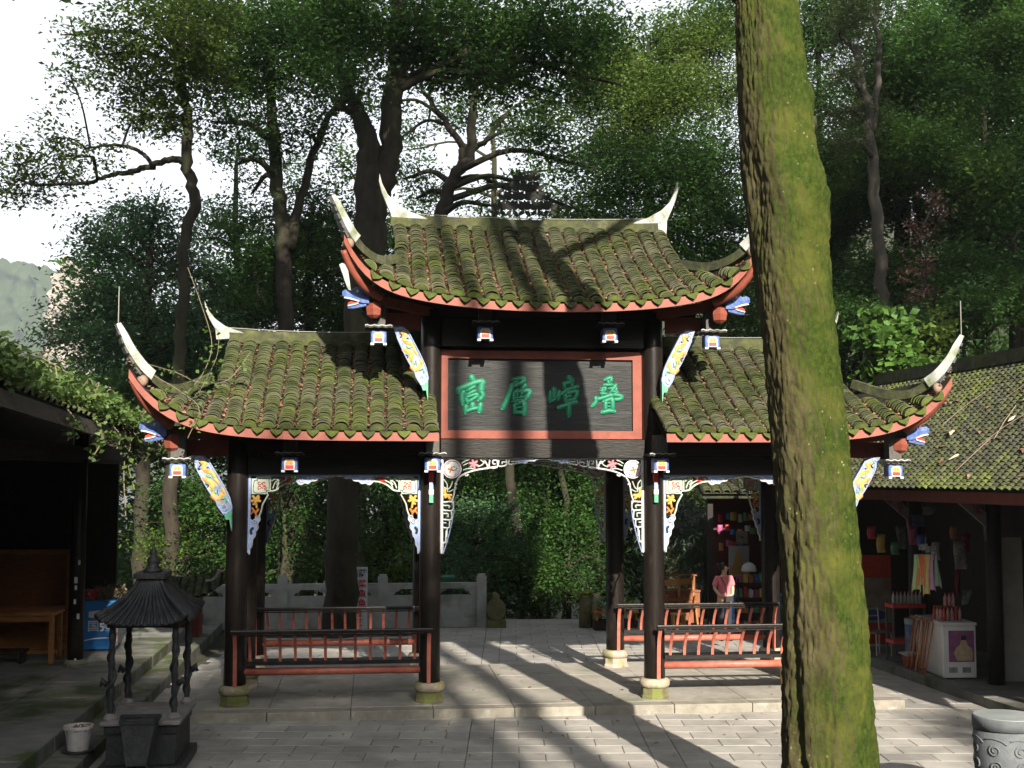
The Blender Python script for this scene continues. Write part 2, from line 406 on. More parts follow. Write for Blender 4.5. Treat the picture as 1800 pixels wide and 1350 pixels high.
# gateway platform: one low step
PX0, PX1, PY0, PY1 = -5.12, 5.30, -.62, 3.48
pf = MB(); pf.span((PX0 + .02, PY0 + .3, -.16), (PX1 - .02, PY1 - .02, -.03))
platform = pf.build('platform', M_JOINT, kind='structure')
for k in range(9):
    x0 = PX0 + (PX1 - PX0) * k / 9; x1 = PX0 + (PX1 - PX0) * (k + 1) / 9
    kb = MB(); kb.box((0, 0, -.08), (x1 - x0 - .008, .29, .16)); o = kb.build('kerb_stone', M_KERB, platform)
    o.location = ((x0 + x1) / 2, PY0 + .145, random.uniform(-.002, .002)); o.rotation_euler = (0, 0, random.uniform(-.003, .003))
    bv = o.modifiers.new('bevel', 'BEVEL'); bv.width = .012; bv.segments = 2
    for j in range(3):
        y0 = PY0 + .30 + j * 1.27; slab(x0, x1, y0, y0 + 1.27, z=0, mat=M_STONE_P, par=platform, frame=False, gap=.006)

# ================================================================== THE GATEWAY
gate = thing('memorial_gateway', 'black and red timber gateway with mossy tiled roofs, upturned eaves and green lettered board', 'gateway')
AX, BX, DY = 1.677, 4.47, 3.02            # inner / outer column x, depth
def column(x, y, ztop, moss):
    m = MB(); R = .158
    prof = [(R * (1.0 - .02 * abs(math.sin(k * 1.7))), .27 + (ztop - .27) * k / 10) for k in range(11)]
    m.lathe(prof, 20, (x, y, 0)); c = m.build('column', M_BLACK, gate, smooth=True)
    b = MB(); b.lathe([(.225, 0), (.222, .03), (.205, .055), (.202, .15), (.19, .155)], 8, (x, y, 0), sq=True); b.build('base_block', M_BASE_G if moss else M_BASE, c)
    b = MB(); b.lathe([(.18, .150), (.214, .168), (.228, .205), (.225, .245), (.205, .28), (.165, .29)], 20, (x, y, 0)); b.build('base_drum', M_BASE, c, smooth=True)
for sx in (-1, 1):
    for y in (0, DY):
        column(sx * AX, y, 5.75, y == 0); column(sx * BX, y, 3.75, y == 0)
    column(sx * BX, DY / 2, 4.6, False)
def part(name, mat, fn, par=None, smooth=False, **k):
    m = MB(); fn(m); return m.build(name, mat, par or gate, smooth=smooth, **k)
# beams
for y in (0, DY):
    part('lintel_beam', M_BEAM, lambda m: m.box((0, y, 3.69), (2 * AX - .30, .20, .27)))
    part('upper_beam', M_BEAM, lambda m: m.box((0, y, 5.42), (2 * AX - .30, .18, .42)))
    part('eave_beam', M_DARKWOOD, lambda m: m.box((0, y, 5.74), (2 * AX + 1.3, .22, .18)))
    for sx in (-1, 1):
        part('side_beam', M_BEAM, lambda m: m.box((sx * (AX + BX) / 2, y, 3.43), (BX - AX - .30, .18, .25)))
        part('side_eave_beam', M_DARKWOOD, lambda m: m.box((sx * ((AX + BX) / 2 + .35), y, 3.70), (BX - AX + .7, .22, .20)))
for sx in (-1, 1):
    for x, z in ((AX, 3.45), (AX, 5.3), (BX, 3.45)):
        part('cross_beam', M_BEAM, lambda m: m.box((sx * x, DY / 2, z), (.16, DY - .3, .22)))
    part('side_infill', M_DARKWOOD, lambda m: m.box((sx * AX, DY / 2, 4.45), (.05, DY - .32, 1.4)))
part('back_panel', M_DARKWOOD, lambda m: m.box((0, .2, 4.55), (2 * AX - .3, .05, 1.4)))
part('rear_panel', M_DARKWOOD, lambda m: m.box((0, DY - .1, 4.6), (2 * AX - .3, .05, 1.5)))

# ------------------------------------------------ name board
BZ0, BZ1, BX0, BX1, BY = 3.84, 5.16, -1.57, 1.525, .06
board = part('name_board', M_BOARD, lambda m: m.span((BX0 + .12, BY + .02, BZ0 + .10), (BX1 - .12, BY + .08, BZ1 - .10)), label='black wooden name board with four raised green characters')
def fr(m):
    for a, b in (((BX0, BZ0), (BX1, BZ0 + .12)), ((BX0, BZ1 - .12), (BX1, BZ1)), ((BX0, BZ0 + .12), (BX0 + .145, BZ1 - .12)), ((BX1 - .145, BZ0 + .12), (BX1, BZ1 - .12))):
        m.span((a[0], BY - .03, a[1]), (b[0], BY + .06, b[1]))
fm = MB(); fr(fm); fm.build('board_frame', M_RED, board)
CH = {
 'character': (795, [([(560, 110), (600, 230)], 115), ([(170, 500), (420, 400), (700, 290), (915, 262)], 105), ([(915, 270), (870, 380), (850, 560)], 115), ([(190, 490), (185, 590)], 95),
   ([(335, 560), (280, 700), (300, 920)], 105), ([(450, 530), (660, 410)], 66), ([(430, 660), (670, 540)], 70), ([(400, 745), (600, 670), (720, 640), (760, 690)], 64), ([(400, 760), (450, 880)], 84),
   ([(480, 860), (650, 760), (730, 700)], 74), ([(850, 560), (905, 680), (790, 820)], 90), ([(400, 985), (390, 1180)], 100), ([(600, 925), (590, 1060)], 108), ([(840, 925), (800, 1150)], 100), ([(390, 1165), (560, 1090), (760, 1050)], 78)]),
 'character.001': (870, [([(540, 215), (820, 165), (865, 250), (700, 340), (590, 400)], 84), ([(560, 300), (690, 270)], 56), ([(515, 370), (440, 600), (340, 850), (230, 1060)], 98), ([(900, 365), (800, 520)], 88), ([(670, 500), (720, 560)], 60),
   ([(570, 600), (760, 560), (990, 530), (1035, 600), (930, 760)], 88), ([(560, 620), (550, 860)], 66), ([(660, 630), (650, 710)], 52), ([(800, 600), (760, 700)], 54), ([(560, 765), (850, 722)], 54), ([(520, 865), (790, 800)], 62),
   ([(575, 960), (590, 1200)], 88), ([(590, 965), (780, 875), (865, 890), (860, 1220)], 96), ([(640, 1050), (760, 1030)], 54), ([(600, 1190), (850, 1185)], 86)]),
 'character.002': (955, [([(200, 580), (195, 860)], 88), ([(315, 470), (320, 780)], 104), ([(205, 865), (340, 780)], 76), ([(480, 560), (440, 780)], 86), ([(330, 745), (450, 660)], 58), ([(740, 150), (840, 240)], 118), ([(600, 335), (860, 270)], 86),
   ([(605, 320), (625, 470)], 78), ([(850, 330), (845, 430)], 76), ([(560, 625), (720, 525), (900, 450), (1020, 420)], 86), ([(645, 660), (665, 850)], 84), ([(690, 640), (860, 570), (1000, 560), (945, 760), (860, 820)], 84),
   ([(710, 740), (820, 695)], 62), ([(690, 860), (850, 800)], 72), ([(460, 1050), (700, 960), (900, 890), (975, 888)], 92), ([(750, 890), (750, 1270)], 98)]),
 'character.003': (1035, [([(480, 220), (660, 150), (640, 280)], 76), ([(560, 250), (600, 330)], 66), ([(460, 372), (690, 362)], 66), ([(370, 470), (500, 450), (450, 560)], 54), ([(340, 540), (480, 522)], 52), ([(350, 622), (520, 632)], 54), ([(405, 460), (380, 690)], 54),
   ([(800, 370), (640, 600)], 76), ([(600, 480), (800, 450), (800, 560)], 60), ([(660, 552), (850, 572)], 54), ([(860, 592), (700, 660)], 54), ([(200, 740), (200, 880), (110, 990)], 84), ([(240, 795), (450, 740), (660, 672), (900, 680), (980, 740), (900, 790), (760, 800)], 80),
   ([(500, 870), (490, 1120)], 86), ([(450, 860), (620, 795), (700, 790), (700, 1110)], 84), ([(560, 910), (620, 908)], 46), ([(560, 1010), (620, 1008)], 46), ([(400, 1185), (600, 1130), (750, 1150)], 92)]),
}
for nm, (ox, lines) in CH.items():
    m = MB(); k = 16.87
    def place(x, y, z, ox=ox):
        p = ony(ox + x / k, 655 + y / k, BY + .02); return (p[0], p[1] - z, p[2])
    strokes(m, [([(a, b) for a, b in pts], w * 1.80) for pts, w in lines], place, h=.032)
    m.build('character', M_GREEN, board, smooth=True)

# ------------------------------------------------ roofs
def tile_proto():
    m = MB(); n = 8; R, T, L = .106, .014, .15; V = []
    for yy, lift in ((0.0, .040), (L, 0.0)):
        for rr in (R, R - T):
            for k in range(n + 1):
                a = math.radians(8 + 164 * k / n); V.append((rr * math.cos(a) * 1.02, yy, rr * math.sin(a) * .80 - .012 + lift))
    q = n + 1; Fs = []
    for k in range(n):
        Fs += [(k, k + 1, 2 * q + k + 1, 2 * q + k), (q + k + 1, q + k, 3 * q + k, 3 * q + k + 1), (k + 1, k, q + k, q + k + 1)]
    Fs += [(0, 2 * q, 3 * q, q), (n, q + n, 3 * q + n, 2 * q + n)]
    return m.add(V, Fs)
TP = tile_proto(); TPV = np.array(TP.v)
tile_mesh = TP.mesh('tile', M_TILE)
cap_mesh_b = MB(); cap_mesh_b.add([(.106 * math.cos(math.radians(8 + 164 * k / 8)), 0, .086 * math.sin(math.radians(8 + 164 * k / 8)) + .006) for k in range(9)] + [(.03 * math.cos(math.pi * k / 4), -.012, .03 * math.sin(math.pi * k / 4) + .012) for k in range(5)],
    [(0, 1, 10, 9), (1, 2, 10), (2, 3, 11, 10), (3, 4, 11), (4, 5, 11), (5, 6, 12, 11), (6, 7, 12), (7, 8, 13, 12), (9, 10, 11, 12, 13), (0, 9, 13, 8)])
cap_mesh = cap_mesh_b.mesh('eave_cap', M_DRIP)
dm = MB(); hp = [(-.095, .03), (-.085, -.01), (-.06, -.045), (-.03, -.07), (0, -.095), (.03, -.07), (.06, -.045), (.085, -.01), (.095, .03), (.05, .012), (0, .004), (-.05, .012)]
dm.plate([(a, 0, b) for a, b in hp], (0, .016, 0)); drip_mesh = dm.mesh('drip_tile', M_DRIP)
PITCHX, STEP = .25, .074

class Roof:
    def __init__(s, name, xin, xg, xc, ye, yr, ze, zr, lift, sgn=0, vg=.40):
        s.name, s.xin, s.xg, s.xc, s.ye, s.yr, s.ze, s.zr, s.liftf, s.sgn, s.vg = name, xin, xg, xc, ye, yr, ze, zr, lift, sgn, vg
    def sn(s, x):
        return min(1.03, max(0, (abs(x) - s.xin) / (s.xc - s.xin)))
    def P(s, x, v):
        q = s.sn(x); ye = s.ye - .18 * q ** 5
        return Vector((x, ye + v * (s.yr - ye), s.ze + (s.zr - s.ze) * (.80 * v + .20 * v * v) + s.liftf(q) * max(0, 1 - v) ** 2))
    def vmax(s, x):
        a = abs(x)
        return 1.0 if a <= s.xg else s.vg * max(0.0, 1 - (a - s.xg) / (s.xc - s.xg)) ** .9
    def frame(s, x, v):
        p = s.P(x, v); Yv = (s.P(x, v + .01) - s.P(x, v - .01)).normalized(); Xv = (s.P(x + .02, v) - s.P(x - .02, v)); Xv.normalize()
        Xv = (Xv - Yv * Xv.dot(Yv)).normalized(); Zv = Xv.cross(Yv)
        return p, Xv, Yv, Zv
    def xs(s):
        if s.sgn == 0:
            n = int(s.xc / PITCHX); return [PITCHX * (k + .5) * sg for sg in (-1, 1) for k in range(n)]
        n = int((s.xc - s.xin - .06) / PITCHX) + 1; return [s.sgn * (s.xin + .10 + PITCHX * k) for k in range(n)]
UP = Roof('upper_roof', 0, 2.22, 2.95, -1.12, 1.5, 5.74, 7.28, lambda q: .34 * q ** 2.3 + .55 * q ** 10)
LL = Roof('side_roof', 1.62, 4.78, 5.80, -1.12, 1.5, 3.90, 5.36, lambda q: .25 * q ** 4 + .58 * q ** 10, -1)
LR = Roof('side_roof', 1.62, 4.78, 5.80, -1.12, 1.5, 3.90, 5.36, lambda q: .25 * q ** 4 + .58 * q ** 10, 1)
ntile = [0]
def jitter(a): return random.uniform(-a, a)
def lay_roof(R, rows_solo, tiles_per=None):
    # deck: pan surface above, soffit below
    sg = (-1, 1) if R.sgn == 0 else (R.sgn,)
    xs_ = []
    if R.sgn == 0: xs_ = list(np.linspace(-R.xc, R.xc, 61))
    else: xs_ = list(np.linspace(R.sgn * R.xin, R.sgn * R.xc, 41))
    vs = [0, .08, .2, .35, .5, .65, .8, 1.0]
    d = MB()
    top = [[R.P(x, v * R.vmax(x)) + Vector((0, 0, .0)) for x in xs_] for v in vs]; d.grid(top)
    # rear slope mirrored in depth, and the hip ends
    d.grid([[Vector((p.x, 2 * R.yr - p.y, p.z)) for p in row] for row in top])
    for s in sg:
        xe = list(np.linspace(R.xg, R.xc, 12)); hipf = [R.P(s * x, R.vmax(s * x)) for x in xe]
        d.grid([hipf, [Vector((p.x, R.yr, p.z - .05)) for p in hipf], [Vector((p.x, 2 * R.yr - p.y, p.z)) for p in hipf]])
        pk = R.P(s * R.xg, 1.0); fa = R.P(s * R.xg, R.vg); d.add([fa, pk, Vector((fa.x, 2 * R.yr - fa.y, fa.z))], [(0, 1, 2)])
    deck = d.build(R.name, M_PAN, gate)
    so = MB(); off = Vector((0, .03, -.10)); so.grid([[p + off for p in row] for row in top]); so.grid([[Vector((p.x, 2 * R.yr - p.y, p.z)) + Vector((0, -.03, -.1)) for p in row] for row in top])
    so.build('soffit', M_DARKWOOD, deck)
    # red eave board
    fb = MB(); rows = [[], [], [], []]
    for x in xs_:
        p = R.P(x, 0)
        for k, o in enumerate(((-.015, -.015), (-.03, -.135), (.03, -.135), (.03, -.015))): rows[k].append(p + Vector((0, o[0], o[1])))
    fb.grid(rows + [rows[0]]); fb.f += []
    o = len(fb.v) - 5 * len(xs_); n = len(xs_); fb.f.append((o, o + n, o + 2 * n, o + 3 * n)); fb.f.append((o + n - 1, o + 4 * n - 1, o + 3 * n - 1, o + 2 * n - 1))
    fb.build('eave_board', M_RED, deck)
    stuff = MB(); lit = []
    for x in R.xs():
        vm = R.vmax(x)
        if vm < .05: continue
        L = (R.P(x, vm) - R.P(x, 0)).length; n = max(2, int(L / STEP)); wob = jitter(.012)
        for k in range(n):
            v = vm * k / n; p, A, B, Cc = R.frame(x, v)
            A = (A + Cc * jitter(.05) + B * jitter(.05)).normalized(); Cq = A.cross(B)
            p = p + A * (jitter(.006) + wob * math.sin(k * .35)) + Cq * (.004 + jitter(.004)) - B * (.045 if k == 0 else jitter(.006))
            Rm = Matrix((A, B, Cq)).transposed()
            sc = 1 + jitter(.04)
            if k < rows_solo:
                ob = link('tile', tile_mesh, deck); ob.matrix_local = Matrix.Translation(p) @ Rm.to_4x4() @ Matrix.Scale(sc, 4); ntile[0] += 1
                if k == 0:
                    ob = link('eave_cap', cap_mesh, deck); ob.matrix_local = Matrix.Translation(p + B * .004 + Cq * .014) @ Rm.to_4x4()
            else:
                R3 = np.array(Rm); stuff.add((TPV * sc) @ R3.T + np.array(p), TP.f)
        # hanging drip tile between the columns, and litter in the trough
        xm = x + PITCHX / 2
        if abs(xm) < R.xc - .12 and (R.sgn == 0 or abs(xm) > R.xin):
            p, A, B, Cc = R.frame(xm, 0)
            ob = link('drip_tile', drip_mesh, deck)
            Rm = Matrix((A, Vector((0, 1, 0)), A.cross(Vector((0, 1, 0))))).transposed()
            ob.matrix_local = Matrix.Translation(p + Vector((jitter(.006), -.055, -.005 + jitter(.008)))) @ Rm.to_4x4() @ Matrix.Rotation(-.45 + jitter(.12), 4, 'X') @ Matrix.Scale(1 + jitter(.08), 4)
            vmx = R.vmax(xm)
            for _ in range(int(rng.poisson(170 * vmx))):
                v = random.random() ** 1.1 * vmx * .98; q = R.P(xm + random.gauss(0, .017), v); lit.append((q.x, q.y, q.z + random.uniform(.012, .055)))
    stuff.build('upper_tiles', M_TILE, deck, kind='stuff')
    for _ in range(260):
        x = random.choice(R.xs()) + jitter(.1); v = random.random() ** 1.6 * R.vmax(x); q = R.P(x, v); lit.append((q.x, q.y, q.z + .085))
    link('leaf_litter', leaf_mesh('leaf_litter', lit, .058, M_LITTER, up=1.0, aspect=.55), deck, kind='stuff')
    return deck
decks = [lay_roof(UP, 6), lay_roof(LL, 5), lay_roof(LR, 5)]

def fin(m, path, w, h, flat=0.0):
    """ridge crest swept along a curve: rectangular section w wide, h[i] high, standing on the curve"""
    path = [Vector(p) for p in path]; n = len(path); rows = []
    for i, p in enumerate(path):
        t = (path[min(i + 1, n - 1)] - path[max(i - 1, 0)]).normalized()
        sd = t.cross(Vector((0, 0, 1))); sd = Vector((0, -1, 0)) if sd.length < .05 else sd.normalized()
        if i and sd.dot(last) < 0: sd = -sd
        last = sd; up = sd.cross(t); up = -up if up.z < 0 or (abs(up.z) < .3 and up.x * (1 if p.x > 0 else -1) > 0) else up
        ww = w[i] / 2; hh = h[i]
        rows.append([p - sd * ww, p + sd * ww, p + sd * ww * .8 + up * hh, p - sd * ww * .8 + up * hh])
    m.grid(rows, close_v=True); o = len(m.v) - 4 * n; m.f.append((o, o + 1, o + 2, o + 3)); m.f.append((o + 4 * n - 1, o + 4 * n - 2, o + 4 * n - 3, o + 4 * n - 4))
def mir(P, s): return [np.array((p[0] * s, p[1], p[2])) for p in P]

def hip(pxs, deck, s, front=True):
    P = [ony(a, b, y) for a, b, y in pxs]                 # traced on the left, mirrored for the right
    C = crom(P, 8); C = mir(C, 1 if s < 0 else -1)
    if not front: C = [np.array((p[0], 3.0 - p[1], p[2])) for p in C]
    n = len(C); k = int(n * .46)
    m = MB(); fin(m, C[:k + 2], [.13] * (k + 2), [.13] * (k + 2)); m.build('hip_ridge', M_RIDGE, deck)
    t = C[k:]; q = len(t); m = MB(); fin(m, t, [.19 - .09 * i / q for i in range(q)], [.16 - .10 * i / q for i in range(q)])
    tip = m.build('hip_spire', M_PLASTER, deck)
    for i in range(3, q - 4, 4):                          # dark panels between white bands on the outer face
        a, b = Vector(t[i]), Vector(t[i + 3]); d = (b - a).normalized(); out = Vector((s, -.55, 0)); out = (out - d * out.dot(d)).normalized()
        mm = MB(); mm.bar(a + out * .012, b - d * .02 + out * .012, .14 - .05 * i / q, .03, up=out); mm.build('dark_band', M_DARKBAND, tip)
    e = Vector(C[k + 1]) + Vector((s * .02, -.06, -.05))
    m = MB(); m.lathe([(.03, -.06), (.075, -.045), (.088, 0), (.07, .04), (.02, .055)], 14); ob = m.build('end_knob', M_KNOB, deck, smooth=True)
    ob.matrix_local = Matrix.Translation(e) @ Matrix.Rotation(math.radians(70), 4, 'X') @ Matrix.Rotation(s * .5, 4, 'Y')
    return C
M_DARKBAND = pm('dark_band', (.06, .065, .07), (.10, .105, .11), scale=14, rough=.8)
M_KNOB = pm('brown_tile_end', (.17, .11, .08), (.24, .17, .13), scale=12, rough=.8, bump=.2)
HIP_LOW = [(372, 672, .15), (325, 690, -.45), (285, 688, -.85), (250, 660, -1.15), (226, 625, -1.28), (212, 592, -1.33), (203, 570, -1.36)]
HIP_UP = [(700, 462, .15), (665, 465, -.5), (635, 448, -.95), (612, 420, -1.15), (597, 388, -1.25), (587, 362, -1.3), (580, 345, -1.33)]
for s, dk in ((-1, decks[1]), (1, decks[2])): hip(HIP_LOW, dk, s)
for s in (-1, 1): hip(HIP_UP, decks[0], s); hip(HIP_UP, decks[0], s, False)
# red corner beams that follow the upturned eaves
for pxs, tagd in (([(300, 748, -.75), (268, 722, -1.0), (246, 694, -1.18), (232, 668, -1.27)], 0), ([(668, 522, -.75), (640, 502, -1.0), (618, 472, -1.15), (604, 440, -1.25)], 1)):
    for s in (-1, 1):
        C = mir(crom([ony(*p) for p in pxs], 6), 1 if s < 0 else -1)
        m = MB(); m.tube(C, [.075 - .03 * i / len(C) for i in range(len(C))], 10); m.build('corner_beam', M_RED, decks[0] if tagd else decks[1 if s < 0 else 2], smooth=True)
# wing boards closing the underside near the corners
def ridge(deck, x0, x1, z, yr=1.5):
    m = MB(); n = 24
    pth = [(x0 + (x1 - x0) * k / n, yr, z + .05 * (2 * k / n - 1) ** 2 - .02) for k in range(n + 1)]
    fin(m, pth, [.20] * (n + 1), [.12] * (n + 1)); m.build('ridge_course', M_RIDGE, deck)
    m = MB(); fin(m, [(a, b, c + .118) for a, b, c in pth], [.13] * (n + 1), [.09] * (n + 1)); m.build('ridge_cap', M_RIDGE, deck)
    m = MB(); m.tube([(a, b - .05, c + .225) for a, b, c in pth], .007, 5); m.build('lightning_wire', M_WIRE, deck)
M_WIRE = pm('wire', (.22, .22, .20), rough=.5)
ridge(decks[0], -2.28, 2.12, 7.27); ridge(decks[1], -4.80, -1.70, 5.36); ridge(decks[2], 4.80, 1.70, 5.36)
# white ridge-end horns (thick plates standing on the ridge)
def horn(pxs, deck, s):
    m = MB(); m.plate(mir([ony(a, b, 1.44) for a, b in pxs], 1 if s < 0 else -1), (0, .12, 0)); o = m.build('ridge_horn', M_PLASTER_W, deck)
    bv = o.modifiers.new('bevel', 'BEVEL'); bv.width = .012; bv.segments = 2
HORN_U = [(667, 304), (672, 322), (682, 342), (698, 358), (722, 372), (745, 381), (759, 386), (759, 399), (735, 398), (712, 401), (688, 400), (687, 376), (679, 358), (671, 338), (666, 318)]
HORN_L = [(359, 528), (366, 545), (378, 560), (396, 573), (418, 581), (442, 588), (445, 595), (420, 594), (398, 596), (380, 597), (378, 578), (369, 563), (361, 545)]
for s in (-1, 1): horn(HORN_U, decks[0], s)
horn(HORN_L, decks[1], -1); horn(HORN_L, decks[2], 1)
# pierced ridge ornament: petals in a stepped pyramid
orn = MB(); dots = MB(); cx = (872 + 975) / 2
for r, n in ((0, 5), (1, 4), (2, 3), (3, 2)):
    for k in range(n):
        px, py = 922 + (k - (n - 1) / 2) * 22 + (3 if r == 3 else 0), 370 - r * 17; c = ony(px, py, 1.5)
        for ang in (40, 90, 140, 220, 320):
            d = Vector((math.cos(math.radians(ang)), 0, math.sin(math.radians(ang)))); q = Vector((-d.z, 0, d.x)); o = Vector(c) + Vector((0, -.03 + jitter(.01), 0)); w = 1.25 if ang in (40, 90, 140) else 1.0
            orn.plate([o + d * .01, o + d * .05 * w + q * .03 * w, o + d * .09 * w + q * .03 * w, o + d * .14 * w, o + d * .09 * w - q * .03 * w, o + d * .05 * w - q * .03 * w], (0, .05, 0))
        if (k + r) % 2 == 0: dots.box((c[0], c[1] - .05, c[2]), (.026, .02, .026))
o = orn.build('ridge_ornament', pm('ornament_tile', (.010, .011, .010), (.020, .022, .017), scale=10, rough=.9), decks[0]); dots.build('white_boss', M_PLASTER_W, o)

# ------------------------------------------------ hanging painted posts
def pendant(x, z, y=-.47, post=.42, deep=True):
    m = MB(); m.box((x, y, z + .17 + post / 2), (.19, .19, post)); o = m.build('hanging_post', M_GREYPOST, gate)
    m = MB(); m.box((x, (y + .1) / 2 + .02, z + .25), (.12, abs(y) + .1, .16)); m.build('cantilever', M_DARKWOOD, o)
    m = MB(); n = 12
    top = [(x - .195 + .39 * k / n, z + .15 + .008 * math.sin(k * 1.9)) for k in range(n + 1)]
    m.plate([(a, y - .19, b) for a, b in top] + [(a, y - .19, b - .028) for a, b in top[::-1]], (0, .38, 0)); m.build('plate', M_BEAM, o)
    m = MB(); m.plate([(a, y - .20, b + .012) for a, b in top] + [(a, y - .20, b - .004) for a, b in top[::-1]], (0, .012, 0)); m.build('wavy_edge', M_PLASTER_W, o)
    m = MB(); m.box((x, y, z), (.225, .2, .19)); b = m.build('lantern_block', M_BLUE, o)
    bv = b.modifiers.new('bevel', 'BEVEL'); bv.width = .02; bv.segments = 2
    f = y - .1
    def q(mat, pts, nm, d=.012):
        mm = MB(); mm.plate([(x + a, f, z + c) for a, c in pts], (0, -d, 0)); mm.build(nm, mat, b)
    q(M_WHITE, [(-.068, -.088), (-.075, -.02), (-.075, .025), (-.05, .062), (.05, .062), (.075, .025), (.075, -.02), (.068, -.088)], 'white_arch')
    q(M_GOLD, [(-.052, -.01), (-.052, .026), (-.03, .044), (.03, .044), (.052, .026), (.052, -.01)], 'yellow_arch', .020)
    q(M_REDP, [(-.055, -.07), (-.055, -.022), (.055, -.022), (.055, -.07)], 'red_block', .022)
    for a in (-.02, .02): q(M_ORANGE, [(a - .005, -.008), (a - .005, .04), (a + .005, .04), (a + .005, -.008)], 'stripe', .025)
    for s in (-1, 1):
        mm = MB(); mm.box((x + s * .09, y - .03, z - .105), (.05, .16, .03)); mm.build('foot', M_WHITE, b)
    return b
for s in (-1, 1):
    pendant(s * 2.46, 5.28, post=.46); pendant(s * .92, 5.36, post=.30); pendant(s * 5.25, 3.37, post=.44); pendant(s * 1.675, 3.455, post=.26); pendant(s * 3.70, 3.455, post=.30)
    # streamer below the inner pendants, against the column
    for k, (mt, h) in enumerate(((M_REDP, .15), (M_LBLUE, .10), (M_WHITE, .08), (M_GREENP, .12))):
        z1 = 3.34 - sum((.15, .10, .08, .12)[:k]); m = MB(); m.box((s * 1.675, -.19, z1 - h / 2), (.07 - .012 * (k % 2), .06, h - .006)); m.build('streamer', mt, gate)

# ------------------------------------------------ painted diagonal struts
ST_O = [(50, 95), (245, 100), (320, 160), (440, 360), (560, 560), (660, 760), (698, 940), (692, 1300), (660, 1110), (600, 1115), (570, 1030), (480, 905), (440, 800), (330, 650), (268, 560), (190, 400), (120, 260)]
ST_S = [(M_LBLUE, [([(120, 150), (180, 120), (250, 140), (300, 190)], 46), ([(150, 300), (130, 220), (180, 150)], 30), ([(640, 800), (690, 930), (580, 1015), (500, 900)], 40), ([(560, 880), (520, 930), (570, 970), (620, 930), (600, 880)], 34), ([(330, 250), (350, 300)], 26), ([(470, 650), (500, 720)], 26), ([(360, 420), (380, 450)], 26)]),
        (M_GOLD, [([(210, 200), (280, 210), (250, 290), (300, 350), (380, 370), (420, 420)], 52), ([(260, 480), (340, 500), (400, 560), (360, 620)], 62), ([(400, 690), (420, 770), (500, 780), (540, 700)], 52), ([(430, 460), (490, 530)], 40), ([(550, 620), (590, 690)], 34)]),
        (M_ORANGE, [([(230, 470), (300, 490)], 50), ([(370, 590), (400, 640)], 44), ([(380, 740), (430, 790)], 46), ([(270, 330), (330, 345)], 30)]),
        (M_GREENP, [([(420, 600), (400, 660), (450, 690)], 24), ([(300, 400), (330, 440), (400, 420)], 22), ([(540, 790), (600, 770), (620, 830)], 24)]),
        (M_INK, [([(280, 545), (330, 565), (310, 600)], 22), ([(180, 200), (215, 240), (180, 270)], 16), ([(470, 640), (480, 700)], 14), ([(300, 290), (330, 280)], 14)])]
M_STRUT = pm('strut_paint', (.20, .23, .28), (.33, .34, .36), scale=16, rough=.6, c3=(.12, .16, .28), s3=7, t3=.55)
def strut(px0, py0, sxk, s, nm='bracket_strut'):
    y = -.36
    def pl(a, b, z):
        p = ony(px0 + a / 9.0 * sxk, py0 + b / 9.0, y); return (p[0] * (1 if s < 0 else -1), p[1] - z, p[2])
    m = MB(); m.plate([pl(a, b, 0) for a, b in ST_O], (0, .11, 0)); o = m.build(nm, M_STRUT, gate)
    for mt, ln in ST_S:
        for l1 in ln:
            mm = MB(); strokes(mm, [(l1[0], l1[1] * (1.3 if mt in (M_GOLD, M_ORANGE) else 1.0))], pl, h=.016 + .002 * ST_S.index((mt, ln))); mm.build('painted_scroll', mt, o, smooth=True)
    mm = MB(); mm.plate([pl(a, b, .012) for a, b in ((600, 1110), (575, 1035), (640, 1010), (696, 950), (692, 1290), (662, 1110))], (0, .10, 0)); mm.build('green_tip', M_GREENP, o)
    mm = MB(); strokes(mm, [([(a, b) for a, b in ((120, 260), (190, 400), (330, 650), (440, 800), (480, 905), (570, 1030))], 22), ([(320, 160), (440, 360), (560, 560), (660, 760), (698, 940)], 22)], pl, h=.02); mm.build('edge_bead', M_LBLUE, o)
for s in (-1, 1): strut(330, 790, 1.0, s); strut(686, 563, .86, s)

